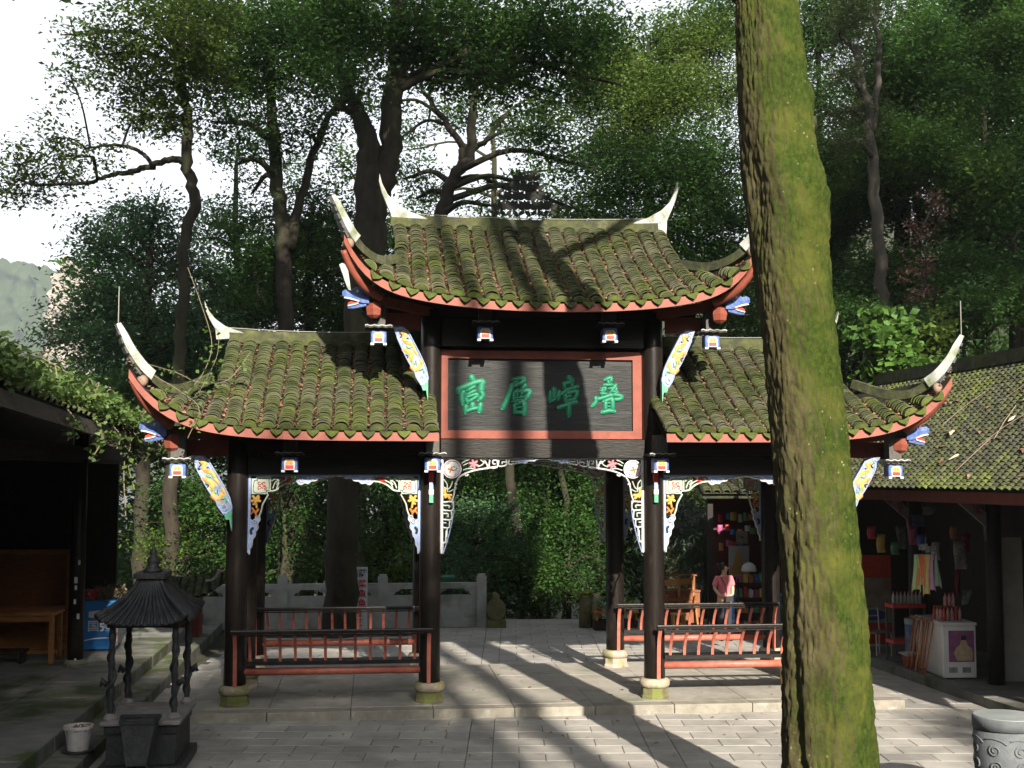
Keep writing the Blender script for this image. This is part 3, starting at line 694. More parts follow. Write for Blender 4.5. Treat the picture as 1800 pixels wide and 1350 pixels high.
# ------------------------------------------------ fretwork arches
def tri(half, mats):
    pass
def spiral(c, r0, turns=1.4, a0=0, d=1, n=10):
    return [(c[0] + r0 * (1 - .78 * k / n) * math.cos(a0 + d * turns * 2 * math.pi * k / n), c[1] + r0 * (1 - .78 * k / n) * math.sin(a0 + d * turns * 2 * math.pi * k / n)) for k in range(n + 1)]
def flower(c, r, n=5): return [([c, (c[0] + r * math.cos(2 * math.pi * k / n + .3), c[1] + r * math.sin(2 * math.pi * k / n + .3))], r * .5) for k in range(n)]
PXM = .00845
SIDE = [
 ('fret_frame', M_LBLUE, [([(0, 1.5), (144, 1.5)], 3.4), ([(1.5, 0), (1.5, 134)], 4.2)], None),
 ('corner_panel', M_LGREEN, None, [(5, 7), (12, 7), (12, 4), (37, 4), (37, 30), (32, 30), (32, 34), (5, 34)]),
 ('panel_line', M_GREYPOST, [([(9, 11), (15, 11), (15, 8), (34, 8)], 1.1), ([(34, 8), (34, 27), (29, 27), (29, 31), (9, 31), (9, 11)], 1.1)], None),
 ('panel_flower', M_REDP, [(spiral((18, 15), 4, 1), 1.3), (spiral((26, 16), 4, 1, 1), 1.3), (spiral((19, 23), 4, 1, 2), 1.3), (spiral((27, 24), 4, 1, 3), 1.3)], None),
 ('wing_edge', M_LGREEN, [([(37, 29), (46, 27), (54, 20), (66, 14), (79, 12)], 2.6), ([(40, 24), (44, 14), (52, 9)], 2), ([(46, 26), (50, 16), (60, 10), (62, 5)], 2), ([(38, 12), (44, 8), (50, 12), (46, 18)], 1.8)], None),
 ('wing_flower', M_REDP, [([(58, 6), (64, 11), (72, 8)], 2.2), ([(63, 4), (66, 12), (60, 15)], 2.2), ([(70, 4), (67, 9)], 2)], None),
 ('cloud', M_LBLUE, None, [(79, 4), (80, 14), (86, 18), (93, 15), (99, 16), (104, 12), (112, 11), (117, 7), (127, 7), (131, 4), (142, 4), (142, 2), (79, 2)]),
 ('cloud_edge', M_WHITE, [([(80, 13), (86, 18), (93, 15), (99, 16), (104, 12), (112, 11), (117, 7), (127, 7), (131, 4), (142, 3)], 2), (spiral((88, 10), 4.5, 1.2), 1.6), (spiral((106, 7), 3.5, 1.2), 1.4)], None),
 ('side_edge', M_LGREEN, [([(33, 35), (28, 44), (24, 52), (22, 62), (19, 70), (18, 74)], 2.4)], None),
 ('gold_flower', M_GOLD, flower((12, 44), 8) + [([(12, 44), (14, 58)], 3), ([(8, 52), (18, 40)], 3)], None),
 ('orange_leaf', M_ORANGE, [([(6, 58), (12, 66), (17, 60)], 3.4), ([(5, 68), (10, 62), (14, 72)], 2.6)], None),
 ('scroll', M_LBLUE, None, [(3, 76), (9, 80), (12, 73), (18, 72), (20, 78), (16, 84), (17, 92), (13, 98), (12, 106), (8, 112), (7, 122), (4, 127), (3, 137), (1, 137)]),
 ('scroll_edge', M_WHITE, [([(12, 73), (18, 72), (20, 78), (16, 84), (17, 92), (13, 98), (12, 106), (8, 112), (7, 122), (4, 127), (3, 137)], 1.8), (spiral((11, 80), 4.5, 1.2), 1.5)], None),
 ('scroll_hole', M_INK, [([(8, 92), (5, 96), (6, 102)], 4.0)], None),
]
CENT = [
 ('fret_frame', M_WHITE, [([(0, 1.5), (178, 1.5)], 3.2), ([(1.5, 0), (1.5, 166)], 4.2)], None),
 ('roundel', M_WHITE, None, [(19 + 16.5 * math.cos(k * math.pi / 12), 20 + 16.5 * math.sin(k * math.pi / 12)) for k in range(24)]),
 ('roundel_ring', M_REDRING := pm('ring_paint', (.30, .12, .16), (.36, .18, .2), scale=20, rough=.5), [([(19 + 14 * math.cos(k * math.pi / 12), 20 + 14 * math.sin(k * math.pi / 12)) for k in range(25)], 1.3)], None),
 ('roundel_flower', M_ORANGE, flower((17, 21), 5, 4), None),
 ('roundel_ink', M_INK, [(spiral((22, 18), 5, 1), .8), ([(10, 12), (14, 10)], .8), ([(26, 28), (24, 31)], .8)], None),
 ('wing_edge', M_WHITE, [([(33, 33), (44, 27), (60, 22), (78, 19), (96, 16)], 2.6), ([(40, 28), (43, 32), (47, 30)], 2.5)], None),
 ('wing_leaf', M_LGREEN, [([(36, 10), (42, 6), (48, 4)], 1.8), ([(38, 14), (46, 10)], 1.8), ([(38, 22), (48, 19), (56, 20)], 1.8), ([(64, 16), (72, 12), (74, 6)], 1.8), ([(68, 4), (76, 10)], 1.6)], None),
 ('wing_flower', M_REDRING, flower((56, 12), 8, 6), None),
 ('meander', M_WHITE, [([(76, 6), (80, 14), (80, 20)], 2.4), ([(84, 5), (84, 17), (97, 17), (97, 5)], 2.3), ([(97, 5), (90, 5), (90, 11), (94, 11)], 2.1), ([(100, 5), (100, 15), (113, 13), (113, 4)], 2.3), ([(113, 8), (106, 8), (106, 11)], 2.0), ([(118, 4), (118, 12), (131, 10)], 2.2), ([(122, 7), (131, 7), (131, 10)], 1.8)], None),
 ('cloud', M_LBLUE, None, [(132, 4), (134, 11), (140, 9), (147, 10), (152, 6), (162, 6), (166, 3), (176, 3), (176, 2), (132, 2)]),
 ('cloud_edge', M_WHITE, [([(133, 10), (140, 9), (147, 10), (152, 6), (162, 6), (166, 3), (177, 2)], 1.8)], None),
 ('side_edge', M_WHITE, [([(32, 33), (26, 44), (24, 54), (22, 66), (18, 78)], 2.4), ([(24, 46), (28, 47)], 2.5)], None),
 ('side_leaf', M_LGREEN, [([(4, 38), (10, 46), (11, 54)], 1.8), ([(20, 42), (16, 52), (11, 56)], 1.8), ([(22, 56), (14, 60)], 1.8), ([(4, 52), (9, 54), (12, 60)], 1.8)], None),
 ('orange_flower', M_GOLD, [([(6, 54), (8, 70)], 4), ([(4, 66), (18, 66)], 4), ([(8, 64), (16, 72)], 4)], None),
 ('meander', M_WHITE, [([(4, 78), (20, 78), (20, 92), (4, 92)], 2.4), ([(4, 84), (14, 84), (14, 88)], 2.0), ([(18, 94), (18, 108), (4, 108)], 2.3), ([(4, 98), (12, 98), (12, 104)], 2.0), ([(15, 108), (14, 122), (4, 122)], 2.2), ([(11, 122), (10, 138)], 2.2), ([(9, 128), (8, 148), (4, 148), (3, 166)], 2.2), ([(4, 114), (9, 114)], 1.8)], None),
 ('blue_edge', M_LBLUE, [([(22, 76), (22, 92), (20, 108), (17, 122), (13, 138), (9, 152), (4, 167)], 1.6)], None),
]
def fret(x0, x1, zt, spec, y=-.02):
    root = MB(); root.box(((x0 + x1) / 2, y + .03, zt + .006), (x1 - x0, .05, .012)); ro = root.build('fretwork_arch', M_BEAM, gate)
    hw = (x1 - x0) / 2
    for s in (-1, 1):
        cx = x0 if s < 0 else x1; mx = max(max(a for a, b in (ln[0][0] if ln else poly)) for _, _, ln, poly in spec[:1]); kx = hw / (144 if spec is SIDE else 178)
        def pl(a, b, z):
            return (cx - s * a * (kx if a > 37 else PXM + (kx - PXM) * a / 60), y - z, zt - b * PXM)
        for i, (nm, mt, ln, poly) in enumerate(spec):
            m = MB()
            if poly: m.plate([pl(a, b, .012) for a, b in poly], (0, .035, 0))
            else:
                strokes(m, [(p, w * 1.3) for p, w in ln], lambda a, b, z: pl(a, b, z), h=.020 + .0012 * i, sub=3)
                strokes(m, [(p, w * 1.26) for p, w in ln], lambda a, b, z: pl(a, b, -z * .9), h=.020, sub=3)
            m.build(nm, mt, ro)
for y in (-.02, DY + .02):
    fret(-AX + .155, AX - .155, 3.555, CENT, y)
    for s in (-1, 1):
        a, b = sorted((s * (AX + .155), s * (BX - .155))); fret(a, b, 3.305, SIDE, y)

# ------------------------------------------------ dragon-head beam ends and red faceted bosses
def dragon(x, y, z, s, par):
    root = MB(); L = lambda a, b, c: (x + s * a, y + b, z + c)
    def loft(secs):
        m = MB(); rows = []
        for a, c, w, h in secs: rows.append([L(a, -w, c - h), L(a, w, c - h), L(a, w * 1.1, c), L(a, w * .7, c + h), L(a, -w * .7, c + h), L(a, -w * 1.1, c)])
        m.grid(rows, close_v=True); n = len(rows); o = 0; m.f.append(tuple(range(6))); m.f.append(tuple((n - 1) * 6 + k for k in range(5, -1, -1))); return m
    hd = loft([(-.10, .0, .085, .10), (.0, .02, .095, .12), (.08, .03, .085, .10), (.15, .025, .06, .06), (.23, .045, .06, .055), (.28, .04, .035, .035)]).build('dragon_head', M_BLUE, par, smooth=False)
    loft([(-.06, -.10, .065, .035), (.03, -.125, .06, .03), (.12, -.15, .05, .024), (.20, -.155, .03, .016)]).build('lower_jaw', M_BLUE, hd)
    loft([(.0, -.085, .05, .04), (.08, -.095, .05, .038), (.15, -.10, .045, .035), (.20, -.11, .03, .022)]).build('red_mouth', M_REDP, hd)
    m = MB(); m.tube([L(.04, -.082, -.075), L(.10, -.074, -.055), L(.17, -.066, -.035), L(.25, -.05, -.02)], .014, 6); m.tube([L(.05, -.07, -.10), L(.12, -.06, -.12), L(.20, -.04, -.135)], .012, 6)
    m.build('teeth', M_WHITE, hd)
    m = MB(); m.lathe([(.004, -.022), (.02, -.012), (.022, .005), (.012, .02)], 8, L(.06, -.095, .07)); m.build('eye', M_WHITE, hd)
    m = MB()
    for k in range(3): m.tube([L(-.02, -.08 + .06 * k, .10 - .07 * k), L(-.12, -.10 + .06 * k, .13 - .08 * k), L(-.22, -.10 + .06 * k, .20 - .09 * k)], [.03, .022, .004], 6)
    m.build('mane', M_GREENP, hd)
    m = MB(); m.tube([L(.16, -.03, .075), L(.08, -.03, .12), L(-.04, -.03, .135)], [.012, .018, .004], 6); m.build('brow', M_ORANGE, hd)
for s in (-1, 1):
    for (x, y, z), dk in (((2.70, -.72, 5.83), decks[0]), ((5.50, -.55, 3.93), decks[1 if s < 0 else 2])):
        dragon(s * x, y, z, s, dk)
        m = MB(); m.lathe([(.05, -.13), (.105, -.09), (.12, 0), (.105, .09), (.05, .12)], 6, (s * (x - .17), y + .02, z - .17), rot=.4); m.build('red_boss', M_RED, dk)
        m = MB(); m.bar((s * (x - 1.0), y + .65, z - .12), (s * (x - .02), y + .02, z - .0), .12, .13); m.build('angle_beam', M_RED, dk)
    # gable-side red boards under the eaves
    for x0, x1, z in ((1.85, 2.6, 5.50), (4.6, 5.35, 3.62)):
        m = MB(); m.box((s * (x0 + x1) / 2, -.12, z + .06), (x1 - x0, .06, .24)); m.build('tie_board', M_RED, gate)
# lightning rods at the lower corner spires
for s in (-1, 1):
    a = ony(208, 568, -1.34); m = MB(); m.tube([(a[0] * (1 if s < 0 else -1), a[1], a[2] - .08), (a[0] * (1 if s < 0 else -1), a[1], a[2] + .50)], .007, 6); m.build('lightning_rod', M_WIRE, decks[1 if s < 0 else 2])

# ================================================================== RAILED BENCHES BETWEEN THE COLUMNS
def bench(x0, x1, y, label, nb=12):
    root = thing('railed_bench', label, 'bench', 'railed benches between the gateway columns', loc=((x0 + x1) / 2, y, 0))
    W2 = (x1 - x0) / 2
    def P(name, mat, fn, smooth=False):
        m = MB(); fn(m); o = m.build(name, mat, root, smooth=smooth); return o
    o = P('seat', M_BEAM, lambda m: m.box((0, .02, .60), (2 * W2 - .26, .30, .055)))
    P('lower_beam', M_REDPALE, lambda m: m.tube([(-W2 + .13, -.02, .47), (W2 - .13, -.02, .47)], .055, 14), True)
    P('top_rail', M_BLACK, lambda m: [m.box((0, -.35, 1.062), (2 * W2 + .06, .075, .032)), m.tube([(-W2 - .03, -.345, 1.085), (W2 + .03, -.345, 1.085)], .017, 8)])
    P('rail_moulding', M_BEAM, lambda m: m.box((0, -.338, 1.022), (2 * W2 - .2, .03, .018)))
    for k in range(nb):
        x = -W2 + .22 + (2 * W2 - .44) * k / (nb - 1)
        C = crom([(x, -.10, .62), (x, -.12, .74), (x, -.20, .88), (x, -.33, 1.03)], 4); m = MB()
        fin(m, C, [.042] * len(C), [.032] * len(C)); m.build('baluster', M_REDPALE, root)
    for s in (-1, 1):
        C = crom([(s * (W2 - .02), -.19, .28), (s * (W2 - .02), -.21, .62), (s * (W2 - .02), -.24, .85), (s * (W2 - .02), -.33, 1.03)], 4); m = MB()
        fin(m, C, [.055] * len(C), [.04] * len(C)); m.build('end_post', M_REDPALE, root)
bench(-BX, -AX, 0, 'shaded red and black railed bench beside the tall column, facing the incense burner')
bench(AX, BX, 0, 'sunlit red and black railed bench partly behind the mossy trunk')
bench(-BX, -AX, DY, 'rear railed bench in shade, in front of the stone balustrade')
bench(AX, BX, DY, 'rear railed bench in sun, in front of the woman in pink')
# ================================================================== LEFT TERRACE
M_STEP = pm('terrace_stone', (.13, .13, .125), (.19, .185, .175), scale=3, rough=.9, bump=.4, bscale=40, c3=(.06, .075, .03), s3=1.4, t3=.55, vary=.12)
tb = MB(); tb.span((-14, -9, -.2), (-6.5, 12.5, .18)); terrace = tb.build('terrace', M_JOINT, kind='structure')
for k in range(16):
    y0 = -8.6 + k * 1.3
    for x0, x1, z in ((-6.55, -5.80, .04), (-7.3, -6.20, .24)):
        m = MB(); m.box((0, 0, -.12), (x1 - x0 - .006, 1.29, .24)); o = m.build('step_stone', M_STEP, terrace); o.location = ((x0 + x1) / 2, y0 + .65 + (.3 if z > .1 else 0), z + jitter(.004)); o.rotation_euler = (0, jitter(.006), jitter(.004))
        bv = o.modifiers.new('bevel', 'BEVEL'); bv.width = .015; bv.segments = 2
m = MB(); m.span((-14, -9, .15), (-7.305, 12.5, .238)); m.build('terrace_paving', M_STEP, terrace)

def small_tile():
    n = 5; R, L = .106, .15; V = []
    for yy, lift in ((0.0, .040), (L, 0.0)):
        for k in range(n + 1): a = math.radians(8 + 164 * k / n); V.append((R * math.cos(a), yy, R * math.sin(a) * .8 - .012 + lift))
    for k in range(n + 1): a = math.radians(8 + 164 * k / n); V.append((R * .86 * math.cos(a), 0, R * .86 * math.sin(a) * .8 - .012 + .040))
    q = n + 1
    return np.array(V), [(k, k + 1, q + k + 1, q + k) for k in range(n)] + [(k + 1, k, 2 * q + k, 2 * q + k + 1) for k in range(n)]
TPS = small_tile()
def roof_rows(name, par, P, u0, u1, n, rows, mat, length, width=.19, th=.012, sag=.0, stagger=.02):
    """columns of overlapping half-round tiles laid on P(u, v); joined, too many to pick apart"""
    st = MB(); tv, tf = TPS[0].copy(), TPS[1]; tv[:, 0] *= width / .215; tv[:, 2] *= width / .215
    for k in range(n):
        u = u0 + (u1 - u0) * (k + .5) / n
        for j in range(rows):
            v = j / rows; p = P(u, v); B = (P(u, v + .01) - P(u, v - .01)).normalized(); A = (P(u + .02, v) - P(u - .02, v)).normalized(); A = (A - B * A.dot(B)).normalized()
            C = A.cross(B)
            if C.z < 0: A = -A; C = -C
            R3 = np.array(Matrix((A, B, C)).transposed()); q = p + A * jitter(.008) + C * jitter(.004)
            sc = np.array((1, length / .15, 1)); st.add((tv * sc) @ R3.T + np.array(q), tf)
    return st.build(name, mat, par, kind='stuff')

# ================================================================== LEFT TIMBER HOUSE
M_DKWALL = pm('dark_timber_wall', (.016, .012, .010), (.030, .022, .017), scale=5, rough=.85)
M_EAVEGREY = pm('eave_grey_wood', (.060, .052, .048), (.09, .08, .072), scale=8, rough=.85, bump=.3, stretch=(3, .5, 3))
lh = thing('timber_house', 'dark timber house with vine covered eaves beside the stone terrace', 'house')
LE0, LE1 = Vector((-6.62, -9.0, 4.42)), Vector((-6.13, 3.9, 3.80))
def LP(u, v): return LE0 + (LE1 - LE0) * u + Vector((-4.2 * v, 0, 2.1 * v))
m = MB(); m.grid([[LP(u, v) for u in np.linspace(0, 1, 12)] for v in (0, .5, 1)]); m.grid([[LP(u, v) - Vector((0, 0, .16)) for u in np.linspace(0, 1, 12)] for v in (0, .5, 1)]); lroof = m.build('roof', M_PAN, lh)
roof_rows('roof_tiles', lroof, LP, .0, 1, 54, 30, M_TILE_DK, .24)
m = MB()
for k in range(1): m.bar(LE0 + Vector((-.02, 0, -.10)), LE1 + Vector((-.02, 0, -.10)), .05, .19)
m.build('eave_board', M_EAVEGREY, lh)
for k, y in enumerate((-7.6, -3.6, 2.3)):
    m = MB(); m.lathe([(.13, .24), (.125, 2.0), (.12, 4.3)], 14, (-7.22, y, 0)); c = m.build('post', M_BEAM, lh, smooth=True)
    m = MB(); m.lathe([(.17, .24), (.18, .30), (.15, .36)], 12, (-7.22, y, 0)); m.build('post_base', M_STEP, c)
for k in range(6):
    m = MB(); pt = [(-7.22 + .128 * math.cos(-1.1 + .2 * jitter(1)), 2.3 - .128 * .9, z) for z in (0,)]
    z = (1.62, 1.50, 1.28, .36, 1.05, 1.9)[k]; m.box((-7.19 + jitter(.03), 2.3 - .133, z), (.03 + .02 * random.random(), .006, .05 + .05 * random.random())); m.build('paper_scrap', M_WHITE, c)
m = MB(); m.span((-9.4, -9, .24), (-9.3, 5.0, 5.0)); m.build('rear_wall', M_DKWALL, lh)
m = MB(); m.span((-13, 5.0, .24), (-7.15, 5.1, 4.6)); m.build('end_wall', M_DKWALL, lh)
m = MB(); m.span((-9.3, -9, 3.55), (-7.1, 5.0, 3.65)); m.build('ceiling', M_DKWALL, lh)
m = MB(); m.box((-7.22, -2, 3.62), (.16, 14, .26)); m.build('plate_beam', M_DKWALL, lh)
base_at(lh, (-8, 0, .24))

# wooden table and cabinet under the eaves
M_ORWOOD = pm('orange_wood', (.28, .115, .032), (.36, .16, .05), scale=7, rough=.55, bump=.12, stretch=(1, 1, 4), c3=(.20, .075, .02), s3=3, t3=.6)
tbl = thing('wooden_table', 'orange wood table with square legs standing on the terrace', 'table', loc=(-8.35, 2.95, .24))
for nm, c, d in (('top', (0, 0, .80), (1.45, .62, .045)), ('apron', (0, -.26, .72), (1.3, .03, .09)), ('apron', (0, .26, .72), (1.3, .03, .09)), ('stretcher', (0, .2, .12), (1.3, .04, .05)),
                 ('leg', (-.66, -.26, .39), (.07, .07, .78)), ('leg', (.66, -.26, .39), (.07, .07, .78)), ('leg', (-.66, .26, .39), (.07, .07, .78)), ('leg', (.66, .26, .39), (.07, .07, .78))):
    m = MB(); m.box(c, d); m.build(nm, M_ORWOOD, tbl)
hutch = thing('wooden_settle', 'high backed brown wooden settle standing behind the orange table', 'settle', loc=(-8.3, 3.75, .24))
for nm, c, d in (('seat', (0, 0, .78), (1.6, .5, .05)), ('back_panel', (0, .22, 1.10), (1.5, .03, 1.2)), ('front_panel', (0, -.2, .40), (1.4, .03, .62)), ('top_rail', (0, .22, 1.72), (1.6, .06, .08)), ('post', (-.76, .2, .87), (.08, .08, 1.74)), ('post', (.76, .2, .87), (.08, .08, 1.74)), ('post', (.66, -.2, .87), (.07, .07, 1.74)), ('post', (-.76, -.2, .39), (.07, .07, .78))):
    m = MB(); m.box(c, d); m.build(nm, M_ORWOOD if nm != 'back_panel' else pm('brown_panel', (.15, .055, .018), (.20, .08, .028), scale=5, rough=.6, stretch=(1, 1, 4)), hutch)
stl = thing('low_stool', 'low dark wooden stool beneath the orange table', 'stool', loc=(-8.45, 2.8, .24))
m = MB(); m.box((0, 0, .20), (.7, .28, .04)); m.build('seat', M_DKWALL, stl)
for s in (-1, 1):
    m = MB(); m.box((s * .28, 0, .09), (.05, .24, .18)); m.build('leg', M_DKWALL, stl)

def text_mesh(name, body, size, mat, par, loc, rot, ext=.002, bold=0.0):
    cu = bpy.data.curves.new(name, 'FONT'); cu.body = body; cu.size = size; cu.extrude = ext; cu.offset = bold; cu.align_x = 'CENTER'; cu.align_y = 'CENTER'
    tmp = bpy.data.objects.new(name, cu); COL.objects.link(tmp); dg = bpy.context.evaluated_depsgraph_get(); me = bpy.data.meshes.new_from_object(tmp.evaluated_get(dg))
    bpy.data.objects.remove(tmp); me.materials.clear(); me.materials.append(mat); o = link(name, me, par); o.location = loc; o.rotation_euler = rot; return o
M_FZBLUE = pm('freezer_blue', (.012, .12, .36), (.018, .15, .42), scale=6, rough=.35)
fz = thing('drinks_freezer', 'blue drinks freezer with white lettering on the terrace', 'freezer', loc=(-7.28, 4.32, .24), rz=.12)
m = MB(); m.box((0, 0, .43), (.60, .5, .80)); m.build('body', M_FZBLUE, fz)
m = MB(); m.box((0, 0, .845), (.62, .52, .03)); m.build('lid', M_FZBLUE, fz)
m = MB(); m.plate([(-.16, -.251, .68), (.0, -.251, .70), (.14, -.251, .69), (.12, -.251, .58), (-.02, -.251, .565), (-.16, -.251, .58)], (0, -.004, 0)); lg = m.build('flag_emblem', M_WHITE, fz)
text_mesh('lettering', '国强', .20, M_WHITE, fz, (.02, -.254, .42), (math.pi / 2, 0, 0), bold=.004)
m = MB(); strokes(m, [([(-.25, .18), (-.05, .215), (.2, .22), (.28, .21)], .02)], lambda a, b, z: (a, -.251 - z, b), h=.004); m.build('white_swoosh', M_WHITE, fz)
m = MB(); m.box((.315, 0, .40), (.02, .42, .62)); m.build('side_sticker', pm('sticker', (.30, .05, .06), (.45, .42, .38), scale=18, rough=.5), fz)
for s in (-1, 1):
    m = MB(); m.box((s * .22, 0, .015), (.06, .3, .03)); m.build('foot', M_INK, fz)
rb = MB(); rb.lathe([(.12, 0), (.15, .1), (.15, .16), (.11, .17)], 14, (0, 0, 0)); o = rb.build('red_basin', pm('red_plastic', (.36, .02, .03), (.42, .04, .05), scale=9, rough=.35), label='red plastic basin on top of the blue freezer', cat='basin'); o.location = (-7.42, 4.30, 1.105)
hb = leaf_mesh('dried_herbs', rng.normal(size=(500, 3)) * np.array((.16, .12, .07)) + np.array((-7.12, 4.28, 1.22)), .07, pm('dried_herb', (.10, .085, .05), (.16, .13, .085), scale=30, rough=.95), up=.2)
link('dried_herbs', hb, kind='stuff', label='bundle of dried herbs heaped beside the red basin', cat='herbs')

# ================================================================== INCENSE BURNER
M_IRON = pm('cast_iron', (.013, .014, .017), (.026, .028, .032), scale=9, rough=.62, bump=.4, bscale=30, spec=.5, c3=(.045, .044, .043), s3=5, t3=.62)
M_IRONTOP = pm('iron_ash_top', (.16, .15, .15), (.24, .22, .215), scale=6, rough=.9, bump=.3)
ib = thing('incense_burner', 'black iron incense burner with four dragon posts and a tiled pagoda roof', 'incense burner', loc=(-5.13, -3.05, -.13))
BW, BD, BH = .84, 1.20, .62
for nm, c, d, mt in (('base', (0, 0, .06), (BW + .10, BD + .10, .12), M_IRON), ('body', (0, 0, .33), (BW - .06, BD - .06, .42), M_IRON), ('frieze', (0, 0, .52), (BW - .02, BD - .02, .10), M_IRON), ('top_slab', (0, 0, .60), (BW + .06, BD + .06, .05), M_IRONTOP)):
    m = MB(); m.box(c, d); o = m.build(nm, mt, ib); bv = o.modifiers.new('bevel', 'BEVEL'); bv.width = .012; bv.segments = 2
m = MB()
for k in range(14): strokes(m, [(spiral((-.36 + k * .055, .52), .022, 1.2), .008)], lambda a, b, z: (a, -BD / 2 + .01 - z, b), h=.008)
m.build('frieze_scrolls', M_IRON, ib)
for sx in (-1, 1):
    for sy in (-1, 1):
        m = MB(); pth = [(sx * .355, sy * .50, .60 + 1.12 * k / 24) for k in range(25)]
        m.tube(pth, [.037 + .006 * math.sin(k * 1.9) for k in range(25)], 10); p = m.build('post', M_IRON, ib, smooth=True)
        hx = [(sx * .355 + .044 * math.cos(k * .55 + sx), sy * .50 + .044 * math.sin(k * .55 + sx), .66 + .035 * k) for k in range(24)]
        m = MB(); m.tube(hx, [.010 + .010 * math.sin(math.pi * k / 23) for k in range(24)], 7); m.build('coiled_dragon', M_IRON, p, smooth=True)
        m = MB(); m.tube([(sx * .40, sy * .50, 1.02), (sx * .455, sy * .52, 1.07), (sx * .475, sy * .50, 1.01)], [.035, .045, .015], 8); m.build('dragon_head', M_IRON, p, smooth=True)
        m = MB(); m.lathe([(.075, .6251), (.08, .65), (.06, .68), (.05, .70)], 10, (sx * .355, sy * .50, 0)); m.build('foot_ring', M_IRONTOP, p)
def irf(u, v, side):
    """one face of the concave hipped roof: u across (-1..1), v up (0..1)"""
    w = (1 - v) ** 1.55; ew, ed = .50, .70; tw, td = .12, .20
    hw = tw + (ew - tw) * w; hd = td + (ed - td) * w; z = 1.71 + .50 * v + .09 * abs(u) ** 4 * (1 - v) ** 2 - .0
    return {0: (u * hw, -hd, z), 1: (hw, u * hd, z), 2: (-u * hw, hd, z), 3: (-hw, -u * hd, z)}[side]
m = MB()
for sd_ in range(4): m.grid([[irf(u, v, sd_) for u in np.linspace(-1, 1, 13)] for v in np.linspace(0, 1, 9)])
m.box((0, 0, 1.70), (.80, 1.16, .05)); ir = m.build('roof', M_IRON, ib)
for sd_ in range(4):
    for k in range(13):
        u = -0.95 + 1.9 * k / 12; mm = MB(); mm.tube([Vector(irf(u, v, sd_)) + Vector((0, 0, .008)) for v in np.linspace(0, 1, 9)], .021, 6); mm.build('roof_rib', M_IRON, ir, smooth=True)
for sd_ in range(4):
    mm = MB(); mm.tube([Vector(irf(1, v, sd_)) + Vector((0, 0, .02)) for v in np.linspace(-.0, 1, 9)], [.035 - .01 * k / 8 for k in range(9)], 8); mm.build('hip_bead', M_IRON, ir, smooth=True)
m = MB(); m.box((0, 0, 2.235), (.36, .54, .06)); m.build('roof_cap', M_IRON, ib)
m = MB(); m.lathe([(.10, 2.26), (.12, 2.29), (.05, 2.33), (.07, 2.38), (.075, 2.42), (.03, 2.46), (.045, 2.50), (.015, 2.56), (.004, 2.60)], 14); fi = m.build('finial', M_IRON, ib, smooth=True)
ht = thing('ash_hopper', 'black sheet metal ash hopper leaning on the front of the incense burner', 'hopper', loc=(-5.11, -3.83, -.13))
m = MB(); A = [(-.19, -.10, .66), (.19, -.10, .66), (.21, .10, .70), (-.21, .10, .70)]; B = [(-.11, -.17, .20), (.11, -.17, .20), (.13, .02, .20), (-.13, .02, .20)]
m.add(A + B, [(4, 5, 1, 0), (5, 6, 2, 1), (6, 7, 3, 2), (7, 4, 0, 3), (7, 6, 5, 4)]); m.build('chute', M_IRON, ht)
m = MB()
for a, b in ((0, 1), (1, 2), (2, 3), (3, 0)): m.bar(A[a], A[b], .035, .035)
m.build('rim', M_IRON, ht)
for s in (-1, 1):
    m = MB(); m.bar((s * .10, -.12, .22), (s * .14, -.16, .0), .03, .03); m.build('leg', M_IRON, ht)
pot = thing('flower_pot', 'small white flower pot standing on the lower terrace step', 'flower pot', loc=(onz(137, 1322, .04)[0], onz(137, 1322, .04)[1], .042))
m = MB(); m.lathe([(.115, 0), (.155, .27), (.172, .272), (.172, .31), (.150, .31), (.146, .25), (.02, .24)], 20); m.build('pot', pm('white_pot', (.42, .41, .40), (.50, .49, .47), scale=9, rough=.6, c3=(.2, .2, .17), s3=5, t3=.62), pot, smooth=False)
m = MB(); m.lathe([(.16, .0), (.19, .012), (.19, .03), (.17, .03)], 20, (0, 0, -.002)); m.build('saucer', M_IRON, pot)
link('wilted_plant', leaf_mesh('wilted_plant', rng.normal(size=(40, 3)) * np.array((.06, .06, .02)) + np.array((0, 0, .27)), .07, M_LITTER), pot)

# ================================================================== SMALL SHRINE BEYOND THE TERRACE
sh = thing('small_shrine', 'small tiled shrine with one upturned white eave beyond the terrace', 'shrine', loc=(-6.30, 7.6, .04)); sh.scale = (.72, .72, .72)
m = MB(); m.box((0, 0, .55), (.9, .8, 1.1)); m.build('body', pm('shrine_red', (.14, .03, .022), (.2, .05, .035), scale=7, rough=.7), sh)
def shp(u, v): return Vector((u, -.72 + .72 * v, 1.12 + .46 * v + .30 * max(0, abs(u) / 1.0 - .35) ** 2 * 2.2 * (1 - .4 * v)))
m = MB(); m.grid([[shp(u, v) for u in np.linspace(-1, 1, 15)] for v in (0, .5, 1)]); m.grid([[Vector((p.x, -p.y, p.z)) for p in [shp(u, v) for u in np.linspace(-1, 1, 15)]] for v in (0, .5, 1)]); sr = m.build('roof', M_PAN, sh)
roof_rows('roof_tiles', sr, shp, -.95, .95, 9, 12, M_TILE_DK, .14)
m = MB(); C = crom([(-1.0, 0, 1.80), (-.5, 0, 1.60), (0, 0, 1.56), (.5, 0, 1.60), (.85, 0, 1.74), (.98, 0, 1.95)], 5); fin(m, C, [.1] * len(C), [.10] * len(C)); m.build('ridge', M_RIDGE, sr)
m = MB(); C = crom([(.62, -.25, 1.52), (.82, -.35, 1.56), (.95, -.42, 1.68), (1.02, -.45, 1.86)], 5); fin(m, C, [.07] * len(C), [.07] * len(C)); m.build('white_eave_tip', M_PLASTER_W, sr)

